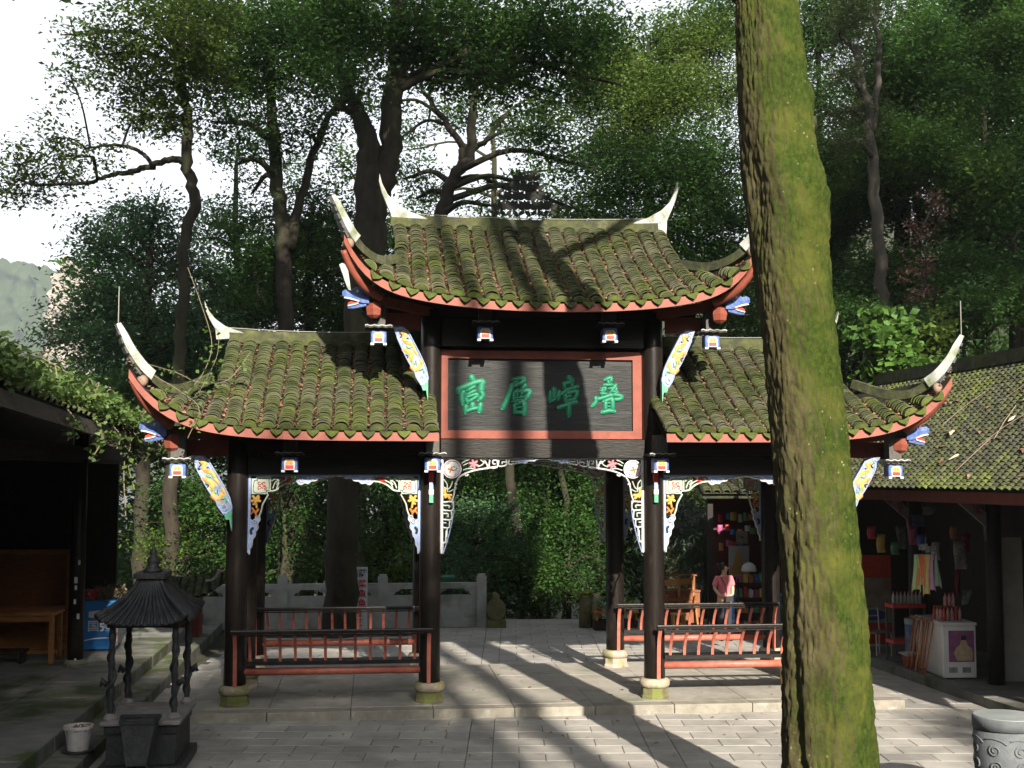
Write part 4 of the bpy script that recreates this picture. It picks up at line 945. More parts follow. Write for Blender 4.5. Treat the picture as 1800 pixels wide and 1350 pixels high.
# ================================================================== RIGHT SHOP HOUSE
shop = thing('shop_house', 'shop house with a long moss streaked grey tiled roof and dark open front', 'shop')
RDIR = Vector((-.1, 1, 0))
def RP(u, v): return Vector((6.10 - .10 * u + (2.15 + .07 * u) * v, u, 3.07 + (2.12) * (.9 * v + .1 * v * v)))
m = MB(); us = np.linspace(-7, 6.6, 15); m.grid([[RP(u, v) for u in us] for v in (0, .33, .66, 1)]); m.grid([[RP(u, v) - Vector((-.02, 0, .14)) for u in us] for v in (0, .33, .66, 1)])
m.grid([[RP(u, 1), RP(u, 1) + Vector((3.0, 0, -2.1))] for u in us]); rr = m.build('roof', M_PAN, shop)
roof_rows('roof_tiles', rr, RP, -6.9, 6.5, 74, 40, M_TILE_DK, .12, width=.15)
m = MB(); fin(m, [RP(u, 1) + Vector((0, 0, .0)) for u in us], [.22] * 15, [.17] * 15); m.build('ridge', M_RIDGE, rr)
m = MB(); fin(m, [RP(u, 1) + Vector((0, 0, .168)) for u in us], [.14] * 15, [.07] * 15); m.build('ridge_cap', M_TILE_DK, rr)
m = MB(); m.bar(RP(-7, 0) + Vector((.04, 0, -.10)), RP(6.6, 0) + Vector((.04, 0, -.10)), .05, .17); m.build('eave_board', pm('dull_red_board', (.11, .028, .02), (.15, .04, .03), scale=6, rough=.7), shop)
lm = leaf_mesh('roof_debris', [tuple(RP(u, v) + Vector((0, 0, .09))) for u, v in zip(rng.uniform(-4, 6, 260), rng.uniform(0.02, .8, 260))], .10, M_LITTER, up=1.2); link('roof_litter', lm, rr, kind='stuff')
m = MB()
for k in range(9):
    u, v = random.uniform(-1.5, 4), random.uniform(.1, .7); p = RP(u, v) + Vector((0, 0, .09)); q = RP(u + jitter(.8), min(.95, v + .25)) + Vector((0, 0, .10)); m.tube([p, (p + q) / 2 + Vector((0, jitter(.06), .02)), q], .007, 4)
m.build('fallen_twigs', pm('twig', (.20, .15, .11), (.28, .22, .17), scale=30, rough=.9), rr, kind='stuff')
for u, v, a in ((1.05, .42, .8), (.2, .22, .3), (-.4, .5, .5)):
    mm = MB(); p = RP(u, v) + Vector((0, 0, .10)); d = Vector((math.cos(a) * .8, math.sin(a), .35)).normalized(); q = Vector((d.y, -d.x, 0)).normalized()
    mm.add([p - d * .16, p + q * .05, p + d * .16, p - q * .05, p + Vector((0, 0, .02))], [(0, 1, 4), (1, 2, 4), (2, 3, 4), (3, 0, 4)]); mm.build('dry_frond', pm('dry_frond', (.5, .42, .30), (.58, .5, .38), scale=14, rough=.8), rr)
M_SHOPW = pm('shop_wall', (.022, .017, .014), (.035, .026, .02), scale=4, rough=.9)
fl = MB(); fl.plate([(6.90, -7, -.0), (6.42, 6.8, -.0), (11, 6.8, 0), (11, -7, 0)], (0, 0, -.18)); shopfloor = fl.build('shop_floor', pm('shop_floor_stone', (.13, .125, .12), (.18, .172, .162), scale=3, rough=.85, bump=.3, c3=(.09, .087, .08), s3=1.3), kind='structure')
for k in range(9):
    y0 = -5.8 + k * 1.3; x = 6.87 - .035 * (y0 + 6)
    m = MB(); m.box((0, 0, 0), (.22, 1.28, .16)); o = m.build('edge_stone', M_STEP, shopfloor); o.location = (x - .06, y0 + .65, -.055 + jitter(.01)); o.rotation_euler = (jitter(.01), 0, .035)
for k, y in enumerate((-5.2, -2.3, .55, 3.2, 5.9)):
    x = 7.35 - .04 * y
    m = MB(); m.lathe([(.13, 0), (.125, 1.6), (.12, 3.4)], 14, (x, y, 0)); c = m.build('post', M_BEAM, shop, smooth=True)
    m = MB(); m.plate([(x - .12, y - .03, 2.25), (x - .14, y - .03, 2.5), (x - .75, y - .03, 3.02), (x - .9, y - .03, 3.06), (x - .62, y - .03, 3.1), (x - .1, y - .03, 2.7)], (0, .07, 0)); s_ = m.build('bracket_strut', pm('faded_paint', (.10, .12, .17), (.20, .13, .08), scale=14, rough=.7, c3=(.14, .03, .03), s3=8), shop)
m = MB(); m.span((8.9, -7, 0), (9.0, 6.6, 4.2)); m.build('rear_wall', M_SHOPW, shop)
m = MB(); m.span((7.2, 6.4, 0), (9.0, 6.5, 4.0)); m.build('end_wall', M_SHOPW, shop)
m = MB(); m.span((7.2, -7, 3.2), (9.0, 6.5, 3.28)); m.build('ceiling', M_SHOPW, shop)
m = MB(); m.plate([(7.55, 1.55, 0), (7.75, 1.15, 0), (7.80, 1.18, 0), (7.60, 1.58, 0)], (0, 0, 2.35)); 
pn = MB(); pn.box((7.72, .80, 1.15), (.42, .06, 2.3)); pn.build('door_panel', pm('pale_grey_door', (.30, .29, .27), (.36, .35, .32), scale=3, rough=.8), shop)
base_at(shop, (7.5, 0, 0))

# goods in front of the shop
M_FZW = pm('freezer_white', (.55, .55, .56), (.62, .62, .62), scale=4, rough=.4)
wf = thing('ice_cream_freezer', 'white ice cream freezer with a purple portrait poster in the shop', 'freezer', loc=(7.0, 1.62, .002), rz=-.06)
m = MB(); m.box((0, 0, .44), (.56, 1.15, .84)); b = m.build('body', M_FZW, wf); bv = b.modifiers.new('bevel', 'BEVEL'); bv.width = .02; bv.segments = 2
m = MB(); m.box((0, 0, .885), (.58, 1.17, .045)); m.build('lid', M_FZW, wf)
m = MB(); m.box((0, 0, .01), (.5, 1.1, .02)); m.build('plinth', M_INK, wf)
m = MB(); m.box((.03, -.580, .53), (.42, .008, .50)); ps = m.build('poster', pm('poster_purple', (.16, .045, .13), (.24, .09, .20), scale=9, rough=.4, objspace=True), wf)
m = MB(); m.plate([(-.05, -.584, .30), (-.10, -.584, .42), (-.05, -.584, .52), (.0, -.584, .55), (.03, -.584, .64), (.10, -.584, .64), (.13, -.584, .55), (.19, -.584, .50), (.22, -.584, .42), (.20, -.584, .30)], (0, -.003, 0)); m.build('poster_figure', pm('poster_tan', (.35, .26, .14), (.45, .36, .25), scale=20, rough=.5), ps)
m = MB(); m.plate([(.02, -.585, .63), (.03, -.585, .70), (.10, -.585, .70), (.11, -.585, .63)], (0, -.004, 0)); m.build('poster_hat', M_INK, ps)
for s in (-.11, .11):
    m = MB()
    for k in range(7): m.box((s - .06 + .02 * k, -.578, .15), (.010, .006, .085))
    m.build('vent_grille', M_INK, wf)
bottles_mat = [pm('bottle_pink', (.36, .16, .16), (.5, .3, .28), scale=20, rough=.25, spec=.6), pm('bottle_clear', (.26, .28, .28), (.36, .38, .38), scale=20, rough=.2, spec=.6), pm('bottle_red', (.35, .03, .02), (.45, .06, .04), scale=20, rough=.25, spec=.6)]
def bottle_mesh(mat):
    m = MB(); m.lathe([(.030, 0), (.032, .02), (.030, .09), (.032, .13), (.022, .165), (.011, .185), (.012, .205)], 10); return m.mesh('bottle', mat, True)
bms = [bottle_mesh(x) for x in bottles_mat]; cap_b = MB(); cap_b.lathe([(.0135, .200), (.0135, .218), (.012, .22)], 8); capm = cap_b.mesh('cap', M_REDP)
def bottle(x, y, z, k, label, group):
    o = link('bottle', bms[k % 3], label=label, cat='bottle', group=group); o.location = (x, y, z); o.rotation_euler = (0, 0, random.random() * 6); c = link('cap', capm, o); return o
for j in range(4):
    for i in range(5): bottle(6.86 + .068 * i - .02 * j, 1.35 + .075 * j, .912, 0 if (i + j) % 3 else 2, ('small pink' if (i + j) % 3 else 'small red') + ' drink bottle crowded on the white freezer lid', 'bottles on the freezer lid')
for i in range(3): bottle(6.92 + .068 * i, 1.42, 1.135, 0, 'small drink bottle piled on the second tier over the freezer lid', 'bottles in the upper tier on the freezer')
tr = MB(); tr.box((6.97, 1.45, 1.131), (.30, .26, .006)); tr.build('bottle_tray', M_REDP, label='thin red tray dividing the two tiers of bottles on the freezer', cat='tray')
rk = thing('drinks_rack', 'red metal drinks rack with bottles beside the white freezer', 'rack', loc=(6.95, 3.05, .002))
for z in (.35, .98):
    m = MB(); m.box((0, 0, z), (.62, .34, .06)); m.build('shelf', M_REDP, rk)
for sx in (-1, 1):
    for sy in (-1, 1):
        m = MB(); m.box((sx * .29, sy * .15, .52), (.03, .03, 1.04)); m.build('upright', M_GREYPOST, rk)
for i in range(8): bottle(6.70 + .07 * i, 2.98, 1.014, 1, 'clear bottle in the row on top of the red rack', 'bottles on the red rack')
cl = thing('drinks_cooler', 'tall blue cylindrical drinks cooler standing between the red rack and the freezer', 'cooler', loc=(6.92, 2.66, .002))
m = MB(); m.lathe([(.14, 0), (.15, .03), (.15, .70), (.14, .72)], 20); m.build('body', pm('cooler_blue', (.03, .06, .16), (.10, .16, .28), scale=9, rough=.4), cl, smooth=True)
m = MB(); m.lathe([(.155, .70), (.16, .74), (.155, .79), (.12, .80)], 20); m.build('rim', pm('cooler_rim', (.25, .30, .34), rough=.4), cl)
sticks = [M_ORWOOD, pm('stick_red', (.25, .05, .03), (.32, .09, .05), scale=9, rough=.5), pm('stick_pale', (.38, .24, .12), (.45, .3, .16), scale=9, rough=.5)]
for k in range(11):
    y = 1.35 + .075 * k + jitter(.02); o = MB(); x = 6.52 + jitter(.04)
    pts = [(x, y, .004), (6.665, y + jitter(.05), .86)]; o.tube(pts, .013, 7)
    st = thing('walking_stick', ('orange brown walking stick leaning against the side of the white freezer', 'dark red walking stick leaning against the side of the white freezer', 'pale wooden walking stick leaning against the side of the white freezer')[k % 3], 'walking stick', 'walking sticks leaning on the freezer')
    o.build('shaft', sticks[k % 3], st, smooth=True); h = MB(); h.tube([pts[1], (6.66, y, .90), (6.62, y - .02, .92), (6.58, y - .02, .90)], .013, 7); h.build('handle', sticks[k % 3], st, smooth=True); base_at(st, pts[0])
ch = thing('metal_chair', 'white tube framed chair standing before the red posters', 'chair', loc=(6.72, 3.75, .002), rz=.3)
M_TUBE = pm('white_tube', (.5, .5, .48), rough=.4)
m = MB(); m.box((0, 0, .43), (.38, .36, .03)); m.build('seat', pm('seat_grey', (.12, .12, .11), rough=.6), ch)
for sx in (-1, 1):
    m = MB(); m.tube([(sx * .17, -.16, 0), (sx * .17, -.16, .42)], .012, 8); m.build('leg', M_TUBE, ch)
    m = MB(); m.tube([(sx * .17, .17, 0), (sx * .17, .16, .45), (sx * .17, .20, .85)], .012, 8); m.build('leg', M_TUBE, ch)
m = MB(); m.tube([(-.17, .20, .84), (.17, .20, .84)], .012, 8); m.tube([(-.17, .19, .70), (.17, .19, .70)], .010, 8); m.build('backrest', M_TUBE, ch)
bk = thing('plastic_bucket', 'orange brown plastic bucket covered with a white basin', 'bucket', loc=(6.66, 2.22, .002))
m = MB(); m.lathe([(.12, 0), (.145, .20), (.15, .21)], 18); m.build('bucket', pm('bucket_brown', (.28, .08, .045), (.34, .11, .06), scale=6, rough=.5), bk, smooth=True)
m = MB(); m.lathe([(.12, .215), (.20, .255), (.21, .262), (.10, .235), (.02, .23)], 20); m.build('basin', M_FZW, bk)
pb = thing('poster_board', 'red topped advertising board with a pale poster at the back of the shop', 'poster board', loc=(7.05, 4.75, .002), rz=-.05)
for nm, c, d, mt in (('red_header', (0, 0, 1.55), (.72, .03, .42), M_REDP), ('poster', (0, 0, .90), (.72, .028, .86), pm('poster_pale', (.32, .28, .24), (.24, .16, .15), scale=5, rough=.6, c3=(.40, .38, .34), s3=2)), ('red_footer', (0, 0, .26), (.72, .03, .40), M_REDP), ('white_strip', (0, -.004, .05), (.72, .026, .05), M_WHITE)):
    m = MB(); m.box(c, d); m.build(nm, mt, pb)
m = MB(); m.plate([(.27 * math.cos(k * math.pi / 10), -.016, .62 + .10 * math.sin(k * math.pi / 10)) for k in range(20)], (0, -.004, 0)); m.build('blue_logo', pm('logo_blue', (.04, .06, .22), (.06, .09, .3), scale=20, rough=.5), pb)
# scarves on a hanger ring
hg = thing('scarf_rack', 'hanging wire ring with pastel scarves under the shop eave', 'scarf rack')
SC0 = Vector((6.30, .9, 0)); hz_ = att(1628, 975, 19.9); 
m = MB(); cx_, cy_, cz_ = hz_
m.tube([(cx_ - .19, cy_, cz_), (cx_ + .19, cy_, cz_)], .008, 6); m.tube([(cx_, cy_, cz_), (cx_, cy_, cz_ + .28)], .006, 6); m.build('hanger', M_WIRE, hg)
m = MB()
for k in range(6): m.box((cx_ - .1 + .04 * k, cy_ + jitter(.03), cz_ + .09 + jitter(.05)), (.05, .05, .09))
m.build('trinkets', pm('trinket', (.05, .05, .06), (.3, .3, .3), scale=40, rough=.4), hg, kind='stuff')
for k, c in enumerate(((.34, .44, .20), (.60, .16, .07), (.52, .44, .16), (.46, .25, .37), (.25, .32, .26))):
    x = cx_ - .18 + .085 * k; mm = MB(); L = (.55, .48, .62, .56, .50)[k]; rows = []
    for j in range(9):
        v = j / 8; w = .035 + .035 * v; rows.append([(x + w * (2 * q / 6 - 1) + .012 * math.sin(v * 4 + k), cy_ - .02 + .022 * math.sin(q * 1.6 + k + v * 2), cz_ - L * v - (.05 if q in (0, 6) and j == 8 else 0)) for q in range(7)])
    mm.grid(rows); mm.build('scarf', pm('scarf%d' % k, tuple(c), tuple(v * .85 for v in c), scale=14, rough=.8), hg, smooth=True)
base_at(hg, (cx_, cy_, cz_))
# more hanging wares deeper in the shop
for k, (px, py, t, w, h, c) in enumerate(((1688, 975, 21.2, .22, .5, (.33, .30, .30)), (1585, 945, 22.5, .20, .42, (.14, .15, .19)), (1615, 915, 22.0, .26, .22, (.07, .08, .16)), (1632, 898, 21.5, .24, .14, (.16, .16, .13)), (1700, 1050, 21.3, .17, .26, (.30, .33, .36)), (1684, 1020, 21.4, .10, .5, (.22, .03, .04)))):
    p = att(px, py, t); o = MB(); rows = []
    for j in range(6): rows.append([(p[0] + w * (q / 5 - .5) * (1 - .25 * (j / 5) * (k % 2)), p[1] + .03 * math.sin(q * 1.3 + j + k), p[2] + h * (.5 - j / 5)) for q in range(6)])
    o.grid(rows); ob = o.build('hanging_ware', pm('ware%d' % k, c, tuple(v * .5 for v in c), scale=22, rough=.8), smooth=True)
    s_ = ob.modifiers.new('solid', 'SOLIDIFY'); s_.thickness = .008
    tag(ob, ('pale crumpled cloth hanging beneath the painted bracket of the shop', 'grey patterned cloth bag hanging at the back of the shop', 'dark blue cloth hanging high inside the shop', 'short olive pouch hanging just under the shop ceiling', 'small blue framed notice hanging over the freezer', 'narrow red tassel banner hanging over the bottles')[k], ('cloth', 'bag', 'cloth', 'pouch', 'notice', 'banner')[k])

# carved drum bin
bn = thing('litter_bin', 'grey carved drum shaped litter bin with scroll relief on the paving', 'litter bin')
bc = att(1768, 1258, 12.6); M_BIN = pm('grey_cast_stone', (.085, .095, .11), (.12, .13, .14), scale=9, rough=.75, bump=.25, bscale=60)
BR = .32; btop = bc[2]
m = MB(); m.lathe([(.25, -.128), (.28, -.10), (.29, .0), (BR - .01, .3), (BR, btop - .14), (BR - .012, btop - .13), (BR - .012, btop - .115), (BR + .008, btop - .112), (BR + .008, btop - .01), (BR, btop)], 40, (bc[0], bc[1], 0)); m.build('drum', M_BIN, bn, smooth=True)
m = MB(); m.lathe([(BR - .004, btop + .0005), (BR - .006, btop + .008), (.02, btop + .012)], 40, (bc[0], bc[1], 0)); m.build('lid', pm('bin_lid', (.21, .23, .235), (.27, .285, .29), scale=8, rough=.6, c3=(.17, .19, .185), s3=2), bn)
def cylp(a, b, z):
    an = -math.pi / 2 + a / BR; r_ = BR + z - .006 - .03 * max(0, (.3 - b)); return (bc[0] + r_ * math.cos(an), bc[1] + r_ * math.sin(an), b)
for k in range(8):
    a = -1.0 + .25 * k; m = MB()
    strokes(m, [(spiral((a - .02, btop - .30), .062, 1.5, 2.2, 1, 14), .014), (spiral((a + .0, btop - .46), .062, 1.5, 4.0, -1, 14), .014), ([(a - .12, btop - .20), (a - .05, btop - .185), (a + .04, btop - .20), (a + .10, btop - .235)], .016), (spiral((a - .02, btop - .64), .06, 1.5, 2.2, 1, 14), .014)], cylp, h=.014)
    m.build('scroll_relief', M_BIN, bn, smooth=True)
base_at(bn, (bc[0], bc[1], -.13))

# ================================================================== BACK OF THE COURT: balustrade, sign, stall
M_BAL = pm('balustrade_stone', (.30, .31, .31), (.38, .39, .385), scale=5, rough=.85, bump=.25, c3=(.20, .22, .19), s3=1.6, t3=.58)
bl = thing('stone_balustrade', 'grey stone balustrade with square posts and cloud carved panels behind the gateway', 'balustrade')
BYY = 9.85; posts = [-6.75, -4.5, -2.28, -.06]
for x in posts:
    m = MB(); m.box((x, BYY, .44), (.22, .22, 1.14)); m.box((x, BYY, 1.035), (.17, .17, .055)); m.build('post', M_BAL, bl)
for a, b in zip(posts[:-1], posts[1:]):
    m = MB(); m.span((a + .11, BYY - .07, .74), (b - .11, BYY + .07, .87)); m.build('rail', M_BAL, bl)
    p = MB(); p.span((a + .11, BYY - .045, .08), (b - .11, BYY + .045, .60)); p.build('panel', M_BAL, bl)
    m = MB(); m.span((a + .11, BYY - .09, -.12), (b - .11, BYY + .09, .08)); m.build('plinth', M_BAL, bl)
    m = MB()
    for f0 in (0.0, .5, 1.0):
        c = a + .11 + (b - a - .22) * f0; w = .34 if f0 == .5 else .30
        for s in ((-1, 1) if f0 == .5 else ((1,) if f0 == 0 else (-1,))):
            m.plate([(c, BYY - .05, .60), (c, BYY - .05, .74), (c + s * w, BYY - .05, .74), (c + s * w * .85, BYY - .05, .69), (c + s * w * .6, BYY - .05, .67), (c + s * w * .45, BYY - .05, .60)], (0, .1, 0))
    m.build('cloud_block', M_BAL, bl)
base_at(bl, (-3, BYY, -.13))
dr = thing('drum_stone', 'weathered carved drum stone ending the balustrade', 'drum stone', loc=(.27, 9.8, -.13))
m = MB(); m.box((0, 0, .08), (.42, .4, .16)); m.build('foot', M_BASE_G, dr)
m = MB(); m.plate([(.22 * math.cos(k * math.pi / 9), -.10, .40 + .24 * math.sin(k * math.pi / 9)) for k in range(18)], (0, .2, 0)); m.build('drum', M_BASE_G, dr)
m = MB(); m.tube([(-.02, 0, .58), (.0, 0, .70), (-.05, -.04, .76)], [.10, .09, .05], 10); m.build('lion_knob', M_BASE_G, dr, smooth=True)
sg_ = thing('menu_sign', 'tall white menu sign with blue and red Chinese lettering by the trunk', 'sign', loc=(-2.92, 9.35, -.13), rz=-.05)
m = MB(); m.box((0, 0, .70), (.60, .035, 1.40)); m.build('panel', pm('sign_white', (.62, .66, .70), (.68, .71, .74), scale=5, rough=.5), sg_)
M_SR = pm('sign_red', (.52, .03, .07), rough=.5); M_SB = pm('sign_blue', (.03, .10, .22), rough=.5)
text_mesh('heading', '仙鹤莊', .19, M_SB, sg_, (0, -.020, 1.25), (math.pi / 2, 0, 0), bold=.003)
for k, tx in enumerate(('山野菜', '豆花魚', '燒白魚', '臘肉', '豆花')): text_mesh('menu_line', tx, .185, M_SR, sg_, (0, -.020, 1.02 - .21 * k), (math.pi / 2, 0, 0), bold=.004)
gb = thing('green_bin', 'green litter bin standing just beyond the balustrade', 'litter bin', loc=(-.80, 10.25, -.15))
m = MB(); m.lathe([(.20, 0), (.22, 1.08), (.235, 1.09), (.235, 1.13), (.2, 1.16)], 4, sq=True); m.build('body', pm('bin_green', (.02, .12, .07), (.03, .15, .09), scale=8, rough=.5), gb)
m = MB(); m.box((0, -.17, .85), (.2, .02, .12)); m.build('opening', M_INK, gb)
# stone posts and planter tray at the far edge
for k, (px, top, lab, wq) in enumerate(((1029, 1046, 'mossy stone post topped with ferns at the far edge of the court', .26), (1048, 1043, 'buff stone post with rounded top next to the ferny post', .24))):
    p = onz(px, 1103, -.13); o = thing('stone_post', lab, 'post', loc=(p[0], p[1] + .1 * k, -.15)); h = (1103 - top) / 2178.8 * 27.8
    m = MB(); m.lathe([(.15, 0), (.145, h * .6), (.14, h * .8), (.13, h * .9), (.10, h * .98), (.02, h)], 12); m.build('shaft', M_BASE_G if k == 0 else pm('buff_stone', (.30, .25, .14), (.36, .31, .2), scale=7, rough=.9, bump=.4), o, smooth=True)
    if k == 0: link('fern_tuft', leaf_mesh('fern_tuft', rng.normal(size=(160, 3)) * np.array((.11, .08, .05)) + np.array((0, 0, h + .03)), .10, leafmat('fern', (.16, .22, .03), (.28, .32, .06))), o)
ty = thing('planter_table', 'low wooden stand with potted succulents and a white price card', 'plant stand', loc=(2.85, 9.0, -.13))
for nm, c, d, mt in (('base', (0, 0, .12), (.95, .35, .22), M_DKWALL), ('top', (0, 0, .40), (1.0, .4, .03), M_ORWOOD), ('leg', (-.44, 0, .31), (.05, .35, .16), M_ORWOOD), ('leg', (.44, 0, .31), (.05, .35, .16), M_ORWOOD), ('price_card', (-.1, -.19, .30), (.11, .01, .13), M_WHITE)):
    m = MB(); m.box(c, d); m.build(nm, mt, ty)
for k, (dx, c) in enumerate(((-.35, (.10, .22, .12)), (-.05, (.5, .2, .25)), (.05, (.6, .6, .6)), (.3, (.2, .28, .08)))):
    q = thing('potted_plant', ('potted succulent with blue green leaves on the wooden stand', 'potted plant with pink flowers on the wooden stand', 'white flowering pot beside the pink one on the stand', 'yellow green potted plant at the end of the stand')[k], 'potted plant', loc=(2.85 + dx, 9.0, .286))
    m = MB(); m.lathe([(.05, 0), (.07, .09), (.075, .10)], 12); m.build('pot', M_ORWOOD, q)
    link('leaves', leaf_mesh('leaves', rng.normal(size=(70, 3)) * np.array((.08, .06, .05)) + np.array((0, 0, .17)), .08, leafmat('succ%d' % k, c, tuple(v * 1.3 for v in c))), q)
# folding chairs, sideboard, stool
cb = thing('sideboard', 'dark red brown sideboard with two drawers near the folding chairs', 'sideboard', loc=(4.35, 9.75, -.13))
M_BRW = pm('brown_wood', (.17, .055, .022), (.23, .085, .035), scale=6, rough=.5, stretch=(4, 1, 1))
for nm, c, d, mt in (('body', (0, 0, .42), (1.15, .42, .70), M_BRW), ('top', (0, 0, .79), (1.25, .48, .04), M_BRW), ('drawer', (-.28, -.215, .62), (.46, .02, .2), M_BRW), ('drawer', (.28, -.215, .62), (.46, .02, .2), M_BRW), ('shelf', (.2, .1, 1.13), (.9, .25, .03), M_BRW)):
    m = MB(); m.box(c, d); o = m.build(nm, mt, cb)
    if nm == 'drawer':
        h = MB(); h.tube([(c[0] - .07, -.235, .63), (c[0] - .05, -.25, .61), (c[0] + .05, -.25, .61), (c[0] + .07, -.235, .63)], .008, 6); h.build('handle', M_GOLD, o)
for s in (-1, 1):
    m = MB(); m.box((s * .5, .1, .97), (.04, .2, .32)); m.build('shelf_upright', M_BRW, cb)
for k in range(2):
    fc = thing('folding_chair', ('folded yellow brown wooden chair leaning against the sideboard', 'upright brown wooden chair back showing behind the folded chair')[k], 'chair', loc=(4.20 + .42 * k, 9.25 + .2 * k, -.13), rz=.2 * k)
    for s in (-1, 1):
        m = MB(); m.bar((s * .19, -.12, 0), (s * .17, .16, 1.12), .045, .03); m.build('leg', M_ORWOOD, fc); m = MB(); m.bar((s * .15, .2, 0), (s * .15, -.1, .72), .04, .03); m.build('leg', M_ORWOOD, fc)
    for z, h in ((1.0, .14), (.62, .05)):
        m = MB(); m.box((0, -.12 + .28 * z / 1.12, z), (.34, .025, h)); m.build('slat', M_ORWOOD, fc)
    m = MB(); m.box((0, -.02, .44), (.33, .3, .03)); m.build('seat', M_ORWOOD, fc)
sl = thing('yellow_stool', 'small yellow stool standing behind the rear railing', 'stool', loc=(4.22, 8.75, -.13))
M_YEL = pm('yellow_wood', (.62, .36, .10), (.7, .44, .15), scale=6, rough=.5)
m = MB(); m.box((0, 0, .36), (.30, .26, .035)); m.build('seat', M_YEL, sl)
for sx in (-1, 1):
    for sy in (-1, 1): m = MB(); m.box((sx * .12, sy * .1, .17), (.035, .035, .34)); m.build('leg', M_YEL, sl)
m = MB(); m.box((0, -.1, .16), (.22, .025, .03)); m.build('stretcher', M_YEL, sl)
jr = thing('white_jar', 'white lidded jar on the ground behind the rear railing', 'jar', loc=(3.85, 8.8, -.13))
m = MB(); m.lathe([(.07, 0), (.10, .08), (.10, .20), (.06, .25)], 14); m.build('body', M_PLASTER_W, jr, smooth=True); m = MB(); m.lathe([(.065, .25), (.07, .275), (.02, .30)], 12); m.build('lid', M_PLASTER_W, jr)

# souvenir stall with its own little roof
stall = thing('souvenir_stall', 'souvenir stall with dark red wall and a small tiled roof behind the gateway', 'stall')
def SP(u, v): return Vector((u, 7.6 + 1.5 * v, 2.90 + .75 * v))
m = MB(); m.grid([[SP(u, v) for u in (4.5, 5.5, 6.5, 7.6)] for v in (0, 1)]); m.grid([[SP(u, v) - Vector((0, 0, .1)) for u in (4.5, 5.5, 6.5, 7.6)] for v in (0, 1)]); q = m.build('roof', M_PAN, stall)
roof_rows('roof_tiles', q, SP, 4.5, 7.6, 15, 15, M_TILE_DK, .16)
m = MB(); m.span((5.0, 9.0, -.1), (8.0, 9.1, 3.0)); m.build('back_wall', pm('stall_wall', (.05, .014, .012), (.08, .022, .018), scale=4, rough=.8), stall)
for x in (4.72, 7.2):
    m = MB(); m.box((x, 7.9, 1.38), (.12, .12, 3.0)); m.build('post', M_BEAM, stall)
base_at(stall, (6, 8.4, -.13))
p = att(1306, 990, 27.2)
po = thing('golden_poster', 'grey poster with a golden seated figure shape behind the goods shelf', 'poster')
m = MB(); m.box((p[0], p[1] + .3, p[2] + .02), (.46, .02, .68)); m.build('sheet', pm('poster_grey', (.30, .32, .33), (.36, .38, .39), scale=4, rough=.6), po)
m = MB(); c0 = Vector((p[0] - .02, p[1] + .285, p[2] - .3)); m.plate([c0 + Vector((a, 0, b)) for a, b in ((-.18, 0), (-.19, .16), (-.11, .26), (-.08, .38), (-.05, .46), (-.03, .58), (.03, .58), (.05, .46), (.08, .38), (.11, .26), (.17, .16), (.17, 0))], (0, -.006, 0)); m.build('golden_shape', pm('dull_gold', (.42, .26, .06), (.5, .34, .12), scale=20, rough=.5), po); base_at(po, (p[0], p[1] + .3, p[2] - .32))
p2 = att(1307, 945, 27.2); mt_ = MB(); mt_.box((p2[0], p2[1] + .1, p2[2]), (.26, .02, .27)); mto = mt_.build('patterned_mat', pm('mat_pattern', (.30, .27, .24), (.16, .13, .12), scale=12, rough=.8), label='small square patterned mat hanging above the golden poster', cat='mat')
mm = MB(); strokes(mm, [([(math.cos(k * math.pi / 10) * .075, math.sin(k * math.pi / 10) * .075) for k in range(21)], .014), ([(-.11, -.115), (.11, -.115)], .012), ([(.11, -.115), (.11, .115)], .012), ([(.11, .115), (-.11, .115)], .012), ([(-.11, .115), (-.11, -.115)], .012)] + flower((0, 0), .04, 6), lambda a, b, z: (p2[0] + a, p2[1] + .09 - z, p2[2] + b), h=.004); mm.build('ring_motif', M_INK, mto)
gs = thing('goods_shelf', 'dark metal shelf of colourful souvenirs under the golden poster', 'shelf', loc=(5.62, 8.0, -.13))
for z in (.12, .45, .78, 1.10):
    m = MB(); m.box((0, 0, z), (.62, .32, .025)); m.build('shelf_board', M_DKWALL, gs)
for sx in (-1, 1):
    for sy in (-1, 1): m = MB(); m.box((sx * .30, sy * .15, .6), (.025, .025, 1.2)); m.build('upright', M_DKWALL, gs)
gcol = [(.45, .04, .05), (.05, .12, .40), (.55, .40, .08), (.50, .50, .48), (.10, .30, .14), (.45, .18, .06), (.35, .08, .20)]
GM = [pm('goods%d' % k, c, tuple(v * .7 for v in c), scale=18, rough=.4) for k, c in enumerate(gcol)]
gcn = ('red', 'blue', 'yellow', 'white', 'green', 'orange', 'purple')
for lv, z in enumerate((.1325, .4625, .7925, 1.1125)):
    n = 5
    for i in range(n):
        k = (i * 3 + lv * 2) % 7; h = .13 + .1 * random.random(); o = MB(); w = .085 + .02 * random.random()
        o.box((0, 0, h / 2), (w, .14, h)); o.box((0, 0, h + .012), (w * .5, .06, .024)); ob = o.build('souvenir_box', GM[k]); ob.location = (5.62 - .24 + .12 * i, 7.96, z - .13 + .0005)
        tag(ob, '%s souvenir box on the %s shelf of the goods rack' % (gcn[k], ('bottom', 'second', 'third', 'top')[lv]), 'box', 'souvenirs on the goods shelf')
hat = MB(); hat.lathe([(.16, 0), (.165, .03), (.14, .12), (.08, .18), (.01, .20)], 16); o = hat.build('white_hat', M_WHITE, smooth=True, label='white rounded hat piled on top of the goods shelf', cat='hat'); o.location = (5.60, 7.97, 1.215)
